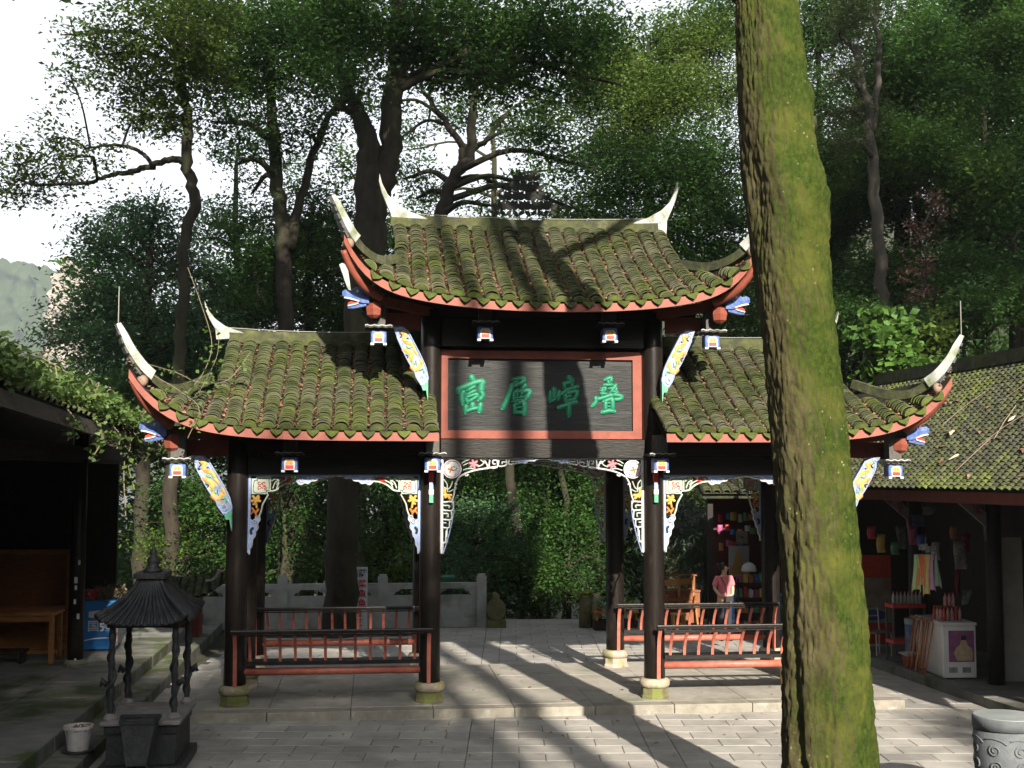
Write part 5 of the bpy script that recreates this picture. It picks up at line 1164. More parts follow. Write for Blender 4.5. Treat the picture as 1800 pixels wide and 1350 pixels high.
for k, (dx, h) in enumerate(((0, .95), (.13, 1.05))):
    o = MB(); o.lathe([(.05, 0), (.055, .02), (.055, h - .02), (.045, h)], 12); ob = o.build('blue_roll', pm('blue_roll%d' % k, (.03, .16, .50), (.35, .45, .6), scale=9, rough=.4, lo=.5, hi=.6), smooth=True, label=('shorter blue patterned roll standing beside the goods shelf', 'taller blue patterned roll touching the goods shelf')[k], cat='roll', group='blue rolls by the goods shelf'); ob.location = (5.10 + dx, 7.95, -.128)
tb_ = thing('toy_table', 'blue draped toy table with yellow and white toy swords', 'table', loc=(6.25, 7.55, -.13))
m = MB(); m.box((0, 0, .45), (.6, .5, .88)); m.build('cloth', pm('blue_cloth', (.04, .16, .42), (.06, .22, .5), scale=5, rough=.8), tb_)
for k in range(5):
    m = MB(); m.bar((-.2 + .1 * k, -.27, .1), (-.28 + .13 * k, -.26, .75), .04, .012); m.build('toy_sword', GM[2] if k % 2 else M_WHITE, tb_)
# basket and cap on the sunny bench
bs = thing('fruit_basket', 'basket of red fruit on the seat of the sunny bench', 'basket', loc=(4.05, .02, .628))
m = MB(); m.lathe([(.09, 0), (.14, .05), (.145, .06), (.12, .05), (.02, .03)], 14); m.build('basket', M_ORWOOD, bs)
for k in range(6):
    m = MB(); a = k * 1.05; m.lathe([(.005, -.04), (.03, -.028), (.04, 0), (.03, .028), (.005, .04)], 10, (.065 * math.cos(a), .065 * math.sin(a), .08)); m.build('fruit', M_REDP, bs, smooth=True)
st2 = thing('bamboo_stool', 'low bamboo stool under the sunny bench', 'stool', loc=(4.05, .75, 0))
M_BAM = pm('bamboo', (.50, .34, .14), (.58, .42, .2), scale=8, rough=.5)
m = MB()
for k in range(6): m.tube([(-.16, -.12 + .048 * k, .27), (.16, -.12 + .048 * k, .27)], .018, 8)
m.build('seat', M_BAM, st2)
for sx in (-1, 1):
    for sy in (-1, 1): m = MB(); m.tube([(sx * .14, sy * .1, 0), (sx * .14, sy * .1, .26)], .018, 8); m.build('leg', M_BAM, st2)
for z in (.09, .17):
    m = MB(); m.tube([(-.14, -.1, z), (.14, -.1, z)], .014, 8); m.build('stretcher', M_BAM, st2)

# bright packets hanging on the stall wall
for k in range(16):
    p = att(1284 + 11 * (k % 6) + jitter(3), 905 + 24 * (k // 6) + jitter(5), 27.0); j = k % 7; o = MB(); w, h = .09 + .05 * random.random(), .12 + .08 * random.random(); rows = [[(w * (q / 4 - .5), .02 * math.sin(q * math.pi / 4) * -1, -h * r_ / 4) for q in range(5)] for r_ in range(5)]
    o.grid(rows); ob = o.build('hanging_packet', GM[j], smooth=True); ob.location = (p[0], min(p[1] + .7, 8.95), p[2]); sm_ = ob.modifiers.new('solid', 'SOLIDIFY'); sm_.thickness = .015
    tag(ob, '%s packet hanging on the dark red wall of the souvenir stall' % gcn[j], 'packet', 'packets hanging on the stall wall')
for k in range(8):
    p = att(1528 + 24 * k + jitter(6), 925 + 14 * (k % 3), 21.6 + .2 * (k % 3)); j = (k * 2) % 7; o = MB(); w, h = .12, .22 + .1 * (k % 2)
    o.grid([[(w * (q / 4 - .5) * (1 + .3 * r_ / 4), .03 * math.sin(q * 1.5 + r_), -h * r_ / 4) for q in range(5)] for r_ in range(5)]); ob = o.build('hanging_bag', GM[j], smooth=True); ob.location = tuple(p); sm_ = ob.modifiers.new('solid', 'SOLIDIFY'); sm_.thickness = .02
    tag(ob, '%s cloth bag hanging in a row beneath the shop ceiling' % gcn[j], 'bag', 'bags hanging in the shop')
# ================================================================== PERSON
def skinned(name, V, E, R, mat, par, sub=2, root=0):
    me = bpy.data.meshes.new(name); me.from_pydata(V, E, []); o = bpy.data.objects.new(name, me); COL.objects.link(o)
    o.modifiers.new('skin', 'SKIN')
    lay = me.skin_vertices[0].data
    for i, r in enumerate(R): lay[i].radius = r if hasattr(r, '__len__') else (r, r); lay[i].use_root = (i == root)
    s = o.modifiers.new('sub', 'SUBSURF'); s.levels = s.render_levels = sub
    me.materials.append(mat); o.parent = par; return o
M_SKIN = pm('skin', (.55, .33, .23), (.60, .38, .27), scale=12, rough=.5); M_PINK = pm('pink_shirt', (.62, .16, .19), (.68, .22, .25), scale=20, rough=.85, bump=.15, bscale=60)
M_TROU = pm('dark_trousers', (.02, .022, .03), (.035, .035, .045), scale=10, rough=.85); M_HAIR = pm('black_hair', (.012, .009, .008), (.03, .02, .016), scale=60, rough=.4, stretch=(1, 1, .2))
pr = thing('person', 'person in a pink short sleeved shirt with dark shoulder bag strap, hands held together', 'person', loc=(4.78, 7.05, -.13), rz=.12)
V = [(0, 0, .90), (0, 0, 1.06), (0, 0, 1.22), (0, .005, 1.33), (.005, 0, 1.40), (.01, -.005, 1.47), (.012, -.005, 1.545)]; R = [(.135, .10), (.115, .085), (.13, .09), (.07, .06), .045, (.070, .082), (.058, .068)]; E = [(0, 1), (1, 2), (2, 3), (3, 4), (4, 5), (5, 6)]
for s in (-1, 1):
    a = len(V); V += [(s * .155, .01, 1.29), (s * .205, .03, 1.07), (s * .15, -.09, .95), (s * .055, -.165, .93)]; R += [.052, .038, .030, .024]; E += [(2, a), (a, a + 1), (a + 1, a + 2), (a + 2, a + 3)]
    h = len(V); V += [(s * .015, -.185, .92)]; R += [(.030, .014)]; E += [(a + 3, h)]
    for k in range(4):
        b = len(V); V += [(s * (-.015 - .004 * (k % 2)), -.19 + .002 * k, .945 - .018 * k), (s * (-.045 + .003 * k), -.178, .942 - .018 * k)]; R += [.009, .0075]; E += [(h, b), (b, b + 1)]
    b = len(V); V += [(s * .02, -.20, .955), (s * .0, -.205, .972)]; R += [.009, .008]; E += [(a + 3, b), (b, b + 1)]
    l = len(V); V += [(s * .085, 0, .84), (s * .09, -.015, .47), (s * .09, .02, .09), (s * .10, -.11, .035)]; R += [.085, .055, .038, (.035, .028)]; E += [(0, l), (l, l + 1), (l + 1, l + 2), (l + 2, l + 3)]
body = skinned('body', V, E, R, M_SKIN, pr)
Vs = [(0, 0, .86), (0, 0, .94), (0, 0, 1.07), (0, 0, 1.22), (0, .01, 1.315)]; Rs = [(.165, .128), (.158, .122), (.135, .105), (.15, .108), (.085, .075)]; Es = [(0, 1), (1, 2), (2, 3), (3, 4)]
for s in (-1, 1):
    a = len(Vs); Vs += [(s * .155, .01, 1.285), (s * .195, .025, 1.15), (s * .203, .028, 1.12)]; Rs += [.066, .060, .062]; Es += [(3, a), (a, a + 1), (a + 1, a + 2)]
skinned('shirt', Vs, Es, Rs, M_PINK, pr)
Vt = [(0, 0, .90), (0, 0, .84)]; Rt = [(.155, .118), (.14, .11)]; Et = [(0, 1)]
for s in (-1, 1):
    a = len(Vt); Vt += [(s * .088, 0, .78), (s * .09, -.015, .47), (s * .09, .015, .14), (s * .09, .015, .08)]; Rt += [.098, .072, .062, .063]; Et += [(1, a), (a, a + 1), (a + 1, a + 2), (a + 2, a + 3)]
skinned('trousers', Vt, Et, Rt, M_TROU, pr)
for s in (-1, 1):
    m = MB(); m.tube([(s * .09, .07, .03), (s * .095, 0, .035), (s * .10, -.12, .025)], [.03, .045, .035], 10, squash=.8); m.build('shoe', M_INK, pr, smooth=True)
m = MB(); rows = []
for i in range(9):                                    # cap of hair, open on the face side (head is turned to +x)
    th = math.pi * .60 * i / 8
    rows.append([(.0 + .083 * math.sin(th) * math.cos(a) * .98 - .012, .0 + .090 * math.sin(th) * math.sin(a), 1.52 + .098 * math.cos(th) - (.03 if i > 5 and abs(a - math.pi) < 1.6 else 0)) for a in np.linspace(.75 if i < 3 else 1.75, 2 * math.pi - (.75 if i < 3 else 1.75), 20)])
m.grid(rows); ho = m.build('hair', M_HAIR, pr, smooth=True); sm = ho.modifiers.new('solid', 'SOLIDIFY'); sm.thickness = .018; sm.offset = 1
m = MB(); m.lathe([(.005, -.05), (.035, -.03), (.045, 0), (.035, .03), (.005, .045)], 12, (-.115, .01, 1.555)); m.build('hair_bun', M_HAIR, pr, smooth=True)
m = MB(); m.tube([(.082, -.005, 1.515), (.102, -.005, 1.488), (.084, -.005, 1.480)], [.008, .014, .008], 8); m.build('nose', M_SKIN, pr, smooth=True)
for y in (-.035, .025):
    m = MB(); m.lathe([(.002, -.006), (.009, 0), (.002, .006)], 8, (.075, y, 1.518)); m.build('eye', M_INK, pr)
m = MB(); m.tube([(.073, -.025, 1.452), (.080, -.005, 1.450), (.073, .015, 1.452)], .006, 6); m.build('mouth', M_REDRING, pr)
m = MB(); m.lathe([(.004, -.02), (.014, -.01), (.015, .008), (.006, .02)], 8, (.0, -.083, 1.495)); m.build('ear', M_SKIN, pr, smooth=True)
bag = thing('shoulder_bag', 'dark shoulder bag with thin strap worn across the pink shirt', 'bag', loc=(4.78, 7.05, -.13), rz=.12)
m = MB(); C = crom([(-.10, .06, 1.33), (-.095, -.09, 1.29), (-.03, -.125, 1.16), (.0, -.14, 1.02), (.01, -.150, .93)], 5); m.tube(C, .007, 6); m.build('strap', M_INK, bag)
m = MB(); m.box((.03, -.175, .87), (.17, .06, .12)); m.build('pouch', M_INK, bag)

# ================================================================== THE MOSSY TREE
M_MOSSBARK = None
def mossbark():
    m = bpy.data.materials.new('mossy_bark'); m.use_nodes = True; t = m.node_tree; L = t.links.new; b = t.nodes['Principled BSDF']
    g = _n(t, 'ShaderNodeNewGeometry'); b.inputs['Roughness'].default_value = .95; b.inputs['Specular IOR Level'].default_value = .15
    def noise(scale, det=6, st=(1, 1, 1), ro=.6):
        mp = _n(t, 'ShaderNodeMapping'); mp.inputs['Scale'].default_value = st; L(g.outputs['Position'], mp.inputs[0]); z = _n(t, 'ShaderNodeTexNoise'); z.inputs['Scale'].default_value = scale; z.inputs['Detail'].default_value = det; z.inputs['Roughness'].default_value = ro; L(mp.outputs[0], z.inputs['Vector']); return z.outputs[0]
    def rng_(s, a, bb, c=0, d=1):
        r = _n(t, 'ShaderNodeMapRange'); r.inputs[1].default_value = a; r.inputs[2].default_value = bb; r.inputs[3].default_value = c; r.inputs[4].default_value = d; L(s, r.inputs[0]); return r.outputs[0]
    def mix(f, a, bb):
        x = _n(t, 'ShaderNodeMix', data_type='RGBA'); L(f, x.inputs[0])
        for s, v in ((x.inputs[6], a), (x.inputs[7], bb)):
            if isinstance(v, tuple): s.default_value = (*v, 1)
            else: L(v, s)
        return x.outputs[2]
    bark = mix(rng_(noise(9, 6, (1, 1, .35)), .35, .65), (.042, .036, .017), (.100, .088, .042))
    moss = mix(rng_(noise(24, 8, (1, 1, .7), .75), .38, .64), (.016, .031, .0045), (.050, .072, .009)); moss = mix(rng_(noise(2.2), .45, .7), moss, (.088, .092, .018))
    dp = _n(t, 'ShaderNodeVectorMath', operation='DOT_PRODUCT'); L(g.outputs['Normal'], dp.inputs[0]); dp.inputs[1].default_value = (.95, -.25, .1)
    ad = _n(t, 'ShaderNodeMath', operation='MULTIPLY_ADD'); L(noise(2.6, 8, (1, 1, .55), .7), ad.inputs[0]); ad.inputs[1].default_value = 2.6; L(dp.outputs['Value'], ad.inputs[2])
    sx = _n(t, 'ShaderNodeSeparateXYZ'); L(g.outputs['Position'], sx.inputs[0]); hz = rng_(sx.outputs[2], 3.5, 9.5, 0, .55); a2 = _n(t, 'ShaderNodeMath', operation='ADD'); L(ad.outputs[0], a2.inputs[0]); L(hz, a2.inputs[1])
    col = mix(rng_(a2.outputs[0], .80, 1.65), bark, moss)
    vo = _n(t, 'ShaderNodeTexVoronoi'); vo.inputs['Scale'].default_value = 15; L(g.outputs['Position'], vo.inputs['Vector'])
    sp = rng_(vo.outputs['Distance'], .07, .20, 1, 0); nn = rng_(noise(2.3), .54, .66); ml = _n(t, 'ShaderNodeMath', operation='MULTIPLY'); L(sp, ml.inputs[0]); L(nn, ml.inputs[1])
    col = mix(ml.outputs[0], col, (.26, .29, .16)); L(col, b.inputs['Base Color'])
    bp = _n(t, 'ShaderNodeBump'); bp.inputs['Strength'].default_value = .8; bp.inputs['Distance'].default_value = .03; L(noise(38, 8, (1, 1, .6), .75), bp.inputs['Height']); L(bp.outputs[0], b.inputs['Normal']); return m
M_MOSSBARK = mossbark()
M_BARK = pm('dark_bark', (.018, .014, .010), (.040, .032, .024), scale=6, rough=.95, bump=.7, bscale=22, stretch=(1, 1, .35), c3=(.026, .034, .012), s3=1.3, t3=.55)
M_BARK_PALE = pm('pale_bark', (.045, .038, .030), (.085, .074, .062), scale=6, rough=.95, bump=.5, bscale=22, stretch=(1, 1, .3), c3=(.07, .065, .05), s3=1.5)
mt = thing('mossy_tree', 'thick leaning tree trunk covered in green moss in front of the gateway', 'tree')
prof = [(-60, 1286, 1388), (0, 1292, 1400), (90, 1295, 1413), (180, 1298, 1424), (260, 1301, 1434), (310, 1303, 1448), (345, 1306, 1457), (390, 1312, 1457), (440, 1319, 1457), (500, 1327, 1461), (600, 1340, 1471), (700, 1349, 1481), (800, 1357, 1493), (900, 1366, 1504), (1000, 1372, 1513), (1100, 1375, 1522), (1200, 1375, 1530), (1300, 1374, 1538), (1400, 1372, 1546), (1440, 1368, 1552), (1470, 1358, 1566)]
TY = -6.9
zz = []; xc = []; rr_ = []
for py, a, b in prof:
    A, B = ony(a, py, TY), ony(b, py, TY); zz.append((A[2] + B[2]) / 2); xc.append((A[0] + B[0]) / 2); rr_.append((B[0] - A[0]) / 2 - .018)
zz, xc, rr_ = map(np.array, (zz[::-1], xc[::-1], rr_[::-1])); zz[0] = -.2
ZN, AN = 460, 160; zs = np.linspace(-.2, zz[-1], ZN); an = np.linspace(0, 2 * np.pi, AN, endpoint=False)
CX = np.interp(zs, zz, xc); RR = np.interp(zs, zz, rr_)
for _ in range(6): CX[1:-1] = (CX[:-2] + CX[1:-1] * 2 + CX[2:]) / 4; RR[1:-1] = (RR[:-2] + RR[1:-1] * 2 + RR[2:]) / 4
A2, Z2 = np.meshgrid(an, zs); ca, sa = np.cos(A2), np.sin(A2); R2 = RR[:, None] * np.ones_like(A2)
pn_ = np.stack([ca * 5.5, sa * 5.5, Z2 * 1.6], -1); warp = fbm(pn_ * .6, 3, 5)
fur = np.abs(fbm(np.stack([ca * 17 + warp * 3.0, sa * 17 + warp * 3.0, Z2 * 5.5], -1), 3, 3) - .5)
pl = fbm(np.stack([ca * 20, sa * 20, Z2 * 12], -1), 3, 9)
R2 = R2 + (np.clip(fur * 4, 0, 1) - .75) * .024 + (pl - .5) * .030 + (fbm(np.stack([ca * 1.6, sa * 1.6, Z2 * .5], -1), 3, 21) - .5) * .07
# hollow seam running up the shaded flank and a sunken scar
seam = np.exp(-((A2 - (np.pi + .75) + .35 * np.sin(Z2 * .9)) / .16) ** 2) * np.clip(1.2 - np.abs(Z2 - .6) / 2.6, 0, 1); R2 -= .07 * seam
scar = np.exp(-((A2 - (np.pi + .55)) / .38) ** 2 - ((Z2 - 6.0) / .34) ** 2); R2 -= .08 * scar
burl = np.exp(-((A2 - (2 * np.pi - .12)) / .30) ** 2 - ((Z2 - 7.0) / .12) ** 2); R2 += .05 * burl
PX = CX[:, None] + R2 * ca; PY = TY + R2 * sa
me = bpy.data.meshes.new('trunk'); n = ZN * AN; me.vertices.add(n); me.vertices.foreach_set('co', np.stack([PX, PY, Z2], -1).ravel())
i0 = np.arange(ZN - 1)[:, None] * AN; j0 = np.arange(AN)[None]; j1 = (j0 + 1) % AN; Q = np.stack([i0 + j0, i0 + j1, i0 + AN + j1, i0 + AN + j0], -1).reshape(-1, 4).astype(np.int32)
me.loops.add(Q.size); me.loops.foreach_set('vertex_index', Q.ravel()); me.polygons.add(len(Q)); me.polygons.foreach_set('loop_start', np.arange(0, Q.size, 4, dtype=np.int32)); me.polygons.foreach_set('loop_total', np.full(len(Q), 4, np.int32)); me.polygons.foreach_set('use_smooth', np.ones(len(Q), bool))
me.materials.append(M_MOSSBARK); me.update(calc_edges=True); trk = link('trunk', me, mt)
tx, tz = CX[-1], zs[-1]
m = MB(); m.tube(crom([(tx, TY, tz - .3), (tx - .15, TY, tz + 2), (tx - .4, TY + .2, tz + 5)], 6), [.29 - .015 * k for k in range(13)], 14)
for k in range(7):
    a = k * 2.4; m.tube(crom([(tx - .2, TY, tz + 1.8 + .4 * k), (tx + 1.6 * math.cos(a), TY + 1.6 * math.sin(a), tz + 3.4 + .4 * k), (tx + 3.4 * math.cos(a), TY + 3.4 * math.sin(a), tz + 4.6 + .3 * k)], 5), [.13 - .009 * q for q in range(11)], 8)
m.build('limb', M_BARK, mt, smooth=True)
p = att(1441, 216, 12.0); m = MB(); m.tube([(p[0] - .25, p[1] + .1, p[2] - .02), (p[0] - .03, p[1], p[2])], [.09, .07], 10); m.build('broken_stub', M_BARK, mt, smooth=True)
LEAF_D = leafmat('leaf_dark', (.013, .044, .010), (.062, .145, .026), trans=.42, gloss=.03)
LEAF_M = leafmat('leaf_mid', (.018, .060, .012), (.09, .18, .03), trans=.44, gloss=.03)
LEAF_L = leafmat('leaf_light', (.036, .082, .014), (.115, .175, .030), trans=.42, gloss=.03)
LEAF_B = leafmat('leaf_bluish', (.028, .085, .042), (.10, .20, .08), trans=.45, gloss=.03)
LEAF_Y = leafmat('leaf_bright', (.05, .13, .02), (.11, .22, .04), trans=.40, gloss=.05)
cano = [((x + jitter(.6), y + jitter(.5), z + jitter(.4)), (2.3, 2.3, .9), 70) for y, z in ((-11.5, 17.4), (-8, 16.2), (-4.5, 15.2), (-1.0, 14.4)) for x in (-4.5, -1.5, 1.5, 4.5)]  # crown spread wide out of view to block sky light over the court
cano += [((x + jitter(1), y + jitter(1), z + jitter(.6)), (2.4, 2.4, 1.1), 26) for y, z in ((-13, 21.5), (-9, 20.5), (-5, 19.5), (-12, 25), (-8, 24)) for x in (-4, 0, 4.5)]  # upper layers added to keep sun off the wood behind
link('crown', leaf_mesh('crown', clumps(cano, per=10, sig=.5), .38, LEAF_M), mt); base_at(mt, (CX[0], TY, -.13))

# ================================================================== THE WOOD
def depth_of(p): return float((np.asarray(p) - CAM) @ CF)
def ptree(name, label, y, stems, blobs, leaf, size=.125, bark=M_BARK, group='trees of the wood behind the gateway', dens=98, base=None, per=25, aspect=.5, sig=.28, cat='tree', limbs=True, yd=.7, seed=0):
    """stems: [[(px, py, width_px), ...]] on the plane y (first stem is the trunk, rooted in the ground); blobs: (px, py, r_px, density)"""
    r = np.random.default_rng(1000 + seed + int(abs(y) * 10) + len(blobs)); t = thing(name, label, cat, group)
    tr = MB(); nodes = []
    for k, st in enumerate(stems):
        P = [ony(a, b, y) for a, b, w in st]; W_ = [w / 2 / F_PX * depth_of(p) for p, (a, b, w) in zip(P, st)]
        if k == 0:
            g = float(terrain_z(np.array([P[0][0]]), np.array([y]))[0]) - .2
            if P[0][2] > g: P = [np.array((P[0][0] - .1 * (P[0][2] - g) * 0, y, g))] + P; W_ = [W_[0] * 1.25] + W_
            bpt = P[0]
        C = crom(P, 6); rad = np.interp(np.linspace(0, 1, len(C)), np.linspace(0, 1, len(W_)), W_)
        C = [c + np.array((r.normal() * .03, r.normal() * .05, 0)) for c in C]; tr.tube(C, list(rad), 10); nodes += [(c, w) for c, w in zip(C, rad)]
    B = []
    for bb in blobs:
        px, py, rp, dn = bb[:4]; yo = bb[4] if len(bb) > 4 else r.uniform(-yd, yd) * 2
        c = ony(px, py, y + yo); R_ = rp / F_PX * depth_of(c); B.append((c, (R_, R_ * 1.0, R_ * .78), dens * dn * R_ * R_))
        if limbs and nodes:
            d = [np.linalg.norm(c - q) + (2.0 if q[2] > c[2] else 0) for q, w in nodes]; j = int(np.argmin(d)); q, w = nodes[j]
            w0 = min(w * .6, .09); mid = (q + c) / 2 + np.array((0, 0, .15 * np.linalg.norm(c - q)))
            C = crom([q, mid, c, c + (c - mid) * .5], 4); tr.tube(C, [w0 * (1 - .85 * i / (len(C) - 1)) + .008 for i in range(len(C))], 6)
            for _ in range(3):
                e = c + r.normal(size=3) * R_ * .5; tr.tube([C[6], (C[6] + e) / 2 + r.normal(size=3) * .06, e], [.022, .014, .006], 4)
    tr.build('trunk', bark, t, smooth=True)
    link('crown', leaf_mesh('crown', clumps(B, r, per=per, sig=sig), size, leaf, r=r, aspect=aspect), t); base_at(t, tuple(bpt)); return t
D, S_ = 1.0, .34
ptree('broadleaf_tree', 'slim broadleaf tree with one long bare limb reaching out over the cliff view', 10.5, [[(300, 1090, 30), (301, 900, 27), (312, 640, 22), (325, 521, 20), (322, 427, 19), (341, 351, 20), (327, 284, 19), (332, 213, 17), (318, 142, 14), (322, 20, 10)], [(327, 284, 14), (300, 280, 12), (270, 290, 11), (228, 302, 10), (190, 308, 8), (150, 322, 7), (60, 325, 4)], [(270, 290, 8), (250, 268, 7), (210, 255, 6), (150, 262, 4)]],
      [(200, 95, 75, .6), (285, 40, 100, .8), (335, 110, 80, 1), (255, 160, 75, .8), (130, 150, 45, .3), (95, 245, 55, .35), (30, 285, 50, .4), (160, 275, 55, .3), (60, 325, 55, .45), (300, 205, 55, .8), (360, 20, 90, 1), (150, 60, 45, .3), (240, 210, 40, .4), (10, 335, 40, .35), (120, 310, 45, .4)], LEAF_L, size=.125)
ptree('bushy_tree', 'bushy bluish green tree filling the space over the left eaves', 14.0, [[(250, 900, 26), (255, 640, 22), (260, 480, 14), (270, 380, 8)]],
      [(170, 430, 55, .8), (235, 420, 70, 1), (300, 470, 75, 1), (200, 500, 70, 1), (140, 560, 60, .8), (235, 560, 75, 1), (320, 560, 70, 1), (385, 500, 60, 1), (270, 380, 55, .8), (175, 610, 70, 1), (110, 600, 45, .6), (290, 640, 70, 1), (380, 600, 60, 1), (215, 370, 35, .5)], LEAF_B, size=.1255)
ptree('broadleaf_tree', 'straight dark stemmed tree behind the lower left roof ridge', 13.5, [[(505, 1000, 32), (503, 640, 29), (500, 520, 28), (496, 400, 26), (484, 300, 23), (480, 200, 18), (470, 80, 10)], [(508, 440, 18), (535, 330, 15), (560, 240, 13), (600, 170, 9)]],
      [(430, 60, 100, 1), (520, 50, 100, 1), (460, 155, 80, .9), (560, 140, 75, .9), (395, 215, 55, .6), (540, 235, 55, .6), (430, 280, 45, .3), (585, 60, 95, 1), (620, 185, 55, .6), (470, 240, 50, .7), (400, 130, 70, .9), (450, 330, 35, .3)], LEAF_D, size=.125)
ptree('bushy_tree', 'dense dark green tree growing between the two ridge horns on the left', 16.5, [[(540, 900, 24), (545, 600, 20), (545, 450, 12), (550, 360, 7)]],
      [(420, 400, 62, .8), (475, 450, 70, 1), (545, 440, 75, 1), (610, 470, 80, 1), (560, 355, 55, .7), (450, 520, 70, 1), (530, 540, 70, 1), (605, 375, 55, .7), (600, 560, 60, 1), (415, 560, 60, 1), (500, 380, 45, .5)], LEAF_D, size=.1255)
ptree('camphor_tree', 'massive forked old tree rising behind the gateway beside the menu sign', 8.6, [[(598, 1100, 62), (600, 1000, 57), (603, 850, 55), (625, 620, 56), (650, 430, 60), (648, 330, 52), (645, 250, 38), (628, 195, 26), (600, 130, 14)], [(655, 360, 44), (680, 290, 40), (690, 180, 36), (700, 80, 31), (706, -40, 24)], [(695, 110, 20), (740, 80, 16), (800, 85, 13), (850, 110, 9)], [(645, 250, 22), (625, 200, 16), (590, 190, 10)]],
      [(640, 50, 90, .9), (740, 40, 100, 1), (840, 35, 105, 1), (785, 120, 70, .9), (620, 140, 55, .7), (905, 80, 85, 1), (970, 50, 95, 1), (1045, 55, 70, .9), (860, 140, 60, .7), (580, 20, 80, .9), (930, 150, 60, .7), (730, 110, 55, .6), (1010, 130, 50, .6)], LEAF_D, size=.125, dens=100)
ptree('forked_tree', 'crooked forked tree behind the right end of the upper ridge ornament', 15.0, [[(760, 900, 26), (768, 500, 24), (775, 380, 24), (798, 312, 22), (826, 268, 20), (834, 180, 12), (838, 90, 7)], [(815, 285, 14), (806, 245, 12), (765, 192, 10), (742, 150, 7), (735, 100, 4)], [(826, 268, 11), (860, 240, 9), (890, 200, 6)]],
      [(755, 205, 48, .22), (830, 200, 60, .55), (900, 215, 55, .55), (715, 235, 38, .2), (725, 310, 45, .6), (885, 330, 45, .2), (850, 360, 36, .25), (950, 235, 65, .7), (1000, 285, 50, .5), (780, 140, 50, .4), (870, 130, 55, .5), (930, 330, 36, .25), (990, 360, 40, .35), (690, 180, 36, .25), (740, 345, 36, .35)], LEAF_M, size=.125)
ptree('bamboo_leaf_tree', 'light green feathery tree standing between the forked tree and the mossy trunk', 19.0, [[(1150, 900, 22), (1150, 600, 20), (1145, 400, 16), (1130, 260, 13), (1095, 180, 8)], [(1145, 330, 10), (1180, 240, 8), (1230, 130, 5)], [(1110, 205, 7), (1090, 165, 6), (1100, 215, 5)]],
      [(1085, 140, 65, .9), (1125, 215, 75, 1), (1180, 165, 80, 1), (1235, 75, 70, .9), (1260, 165, 70, 1), (1035, 185, 55, .8), (1060, 90, 60, .8), (1170, 60, 40, .4)], LEAF_L, size=.125)
ptree('broadleaf_tree', 'dark rounded tree filling the gap right of the upper roof', 17.0, [[(1180, 1000, 26), (1180, 640, 22), (1175, 420, 14), (1180, 300, 8)]],
      [(1100, 320, 75, 1), (1180, 300, 85, 1), (1245, 270, 80, 1), (1125, 400, 75, 1), (1205, 400, 85, 1), (1275, 380, 70, 1), (1040, 345, 45, .6), (1080, 440, 60, .9), (1260, 480, 80, 1), (1180, 490, 80, 1), (1040, 270, 50, .7), (1290, 560, 80, 1)], LEAF_D, size=.1255)
ptree('cypress_tree', 'tall cypress with pale drooping foliage and a dead grey limb above the shop roof', 10.0, [[(1560, 900, 26), (1556, 620, 24), (1548, 480, 22), (1540, 380, 21), (1530, 260, 19), (1520, 160, 16), (1500, 80, 12)], [(1532, 235, 12), (1545, 130, 11), (1543, 60, 9), (1538, -20, 7)], [(1518, 150, 10), (1500, 90, 9), (1478, 62, 6)], [(1522, 130, 7), (1495, 122, 6), (1468, 125, 4)]],
      [(1490, 50, 60, .9), (1470, 130, 48, .7), (1512, 200, 52, .9), (1485, 250, 45, .7), (1500, 10, 60, .9), (1530, 110, 35, .4), (1470, 200, 35, .6)], leafmat('leaf_cypress', (.05, .085, .03), (.11, .15, .055), trans=.3, gloss=.04), size=.11, aspect=.25, per=40, sig=.2, bark=M_BARK_PALE)
wood = [(1590, 90, 95, 14, LEAF_D), (1690, 60, 110, 15, LEAF_D), (1790, 90, 100, 14, LEAF_M), (1610, 220, 95, 13, LEAF_M), (1725, 230, 110, 13, LEAF_D), (1800, 320, 95, 12, LEAF_D), (1665, 340, 100, 12, LEAF_M), (1570, 330, 80, 14, LEAF_D), (1450, 400, 80, 16, LEAF_D), (1480, 300, 80, 17, LEAF_M), (1400, 560, 80, 18, LEAF_D), (1500, 520, 80, 13, LEAF_D), (1780, 460, 95, 11, LEAF_D)]
labs = ['dark evergreen crown at the top edge right of the cypress', 'large dark tree crown between the cypress and the shop ridge', 'mid green tree crown at the far end over the shop ridge', 'leafy mid green tree directly right of the cypress stem', 'tall dark tree behind the shop house, second row', 'dark tree leaning over the shop ridge', 'spreading mid green tree above the shop roof', 'dark slender tree immediately behind the cypress', 'shaded tree seen just right of the mossy trunk', 'pale topped tree behind the mossy trunk bulge', 'low dark tree between mossy trunk and shop roof', 'dark tree behind the sunlit climbing plant', 'dark low tree at the end of the shop ridge']
for k, (px, py, r_, y, lf) in enumerate(wood):
    rk_ = random.Random(k); bl_ = [(px + rk_.uniform(-.75, .75) * r_, py + rk_.uniform(-.7, .9) * r_, r_ * rk_.uniform(.55, .75), 1.0) for _ in range(7)]
    ptree('forest_tree', labs[k], y, [[(px - 10, 900, 22), (px, py + 200, 19), (px + 8, py + 60, 13), (px, py - 40, 7)]], bl_, lf, size=.1255, seed=k)
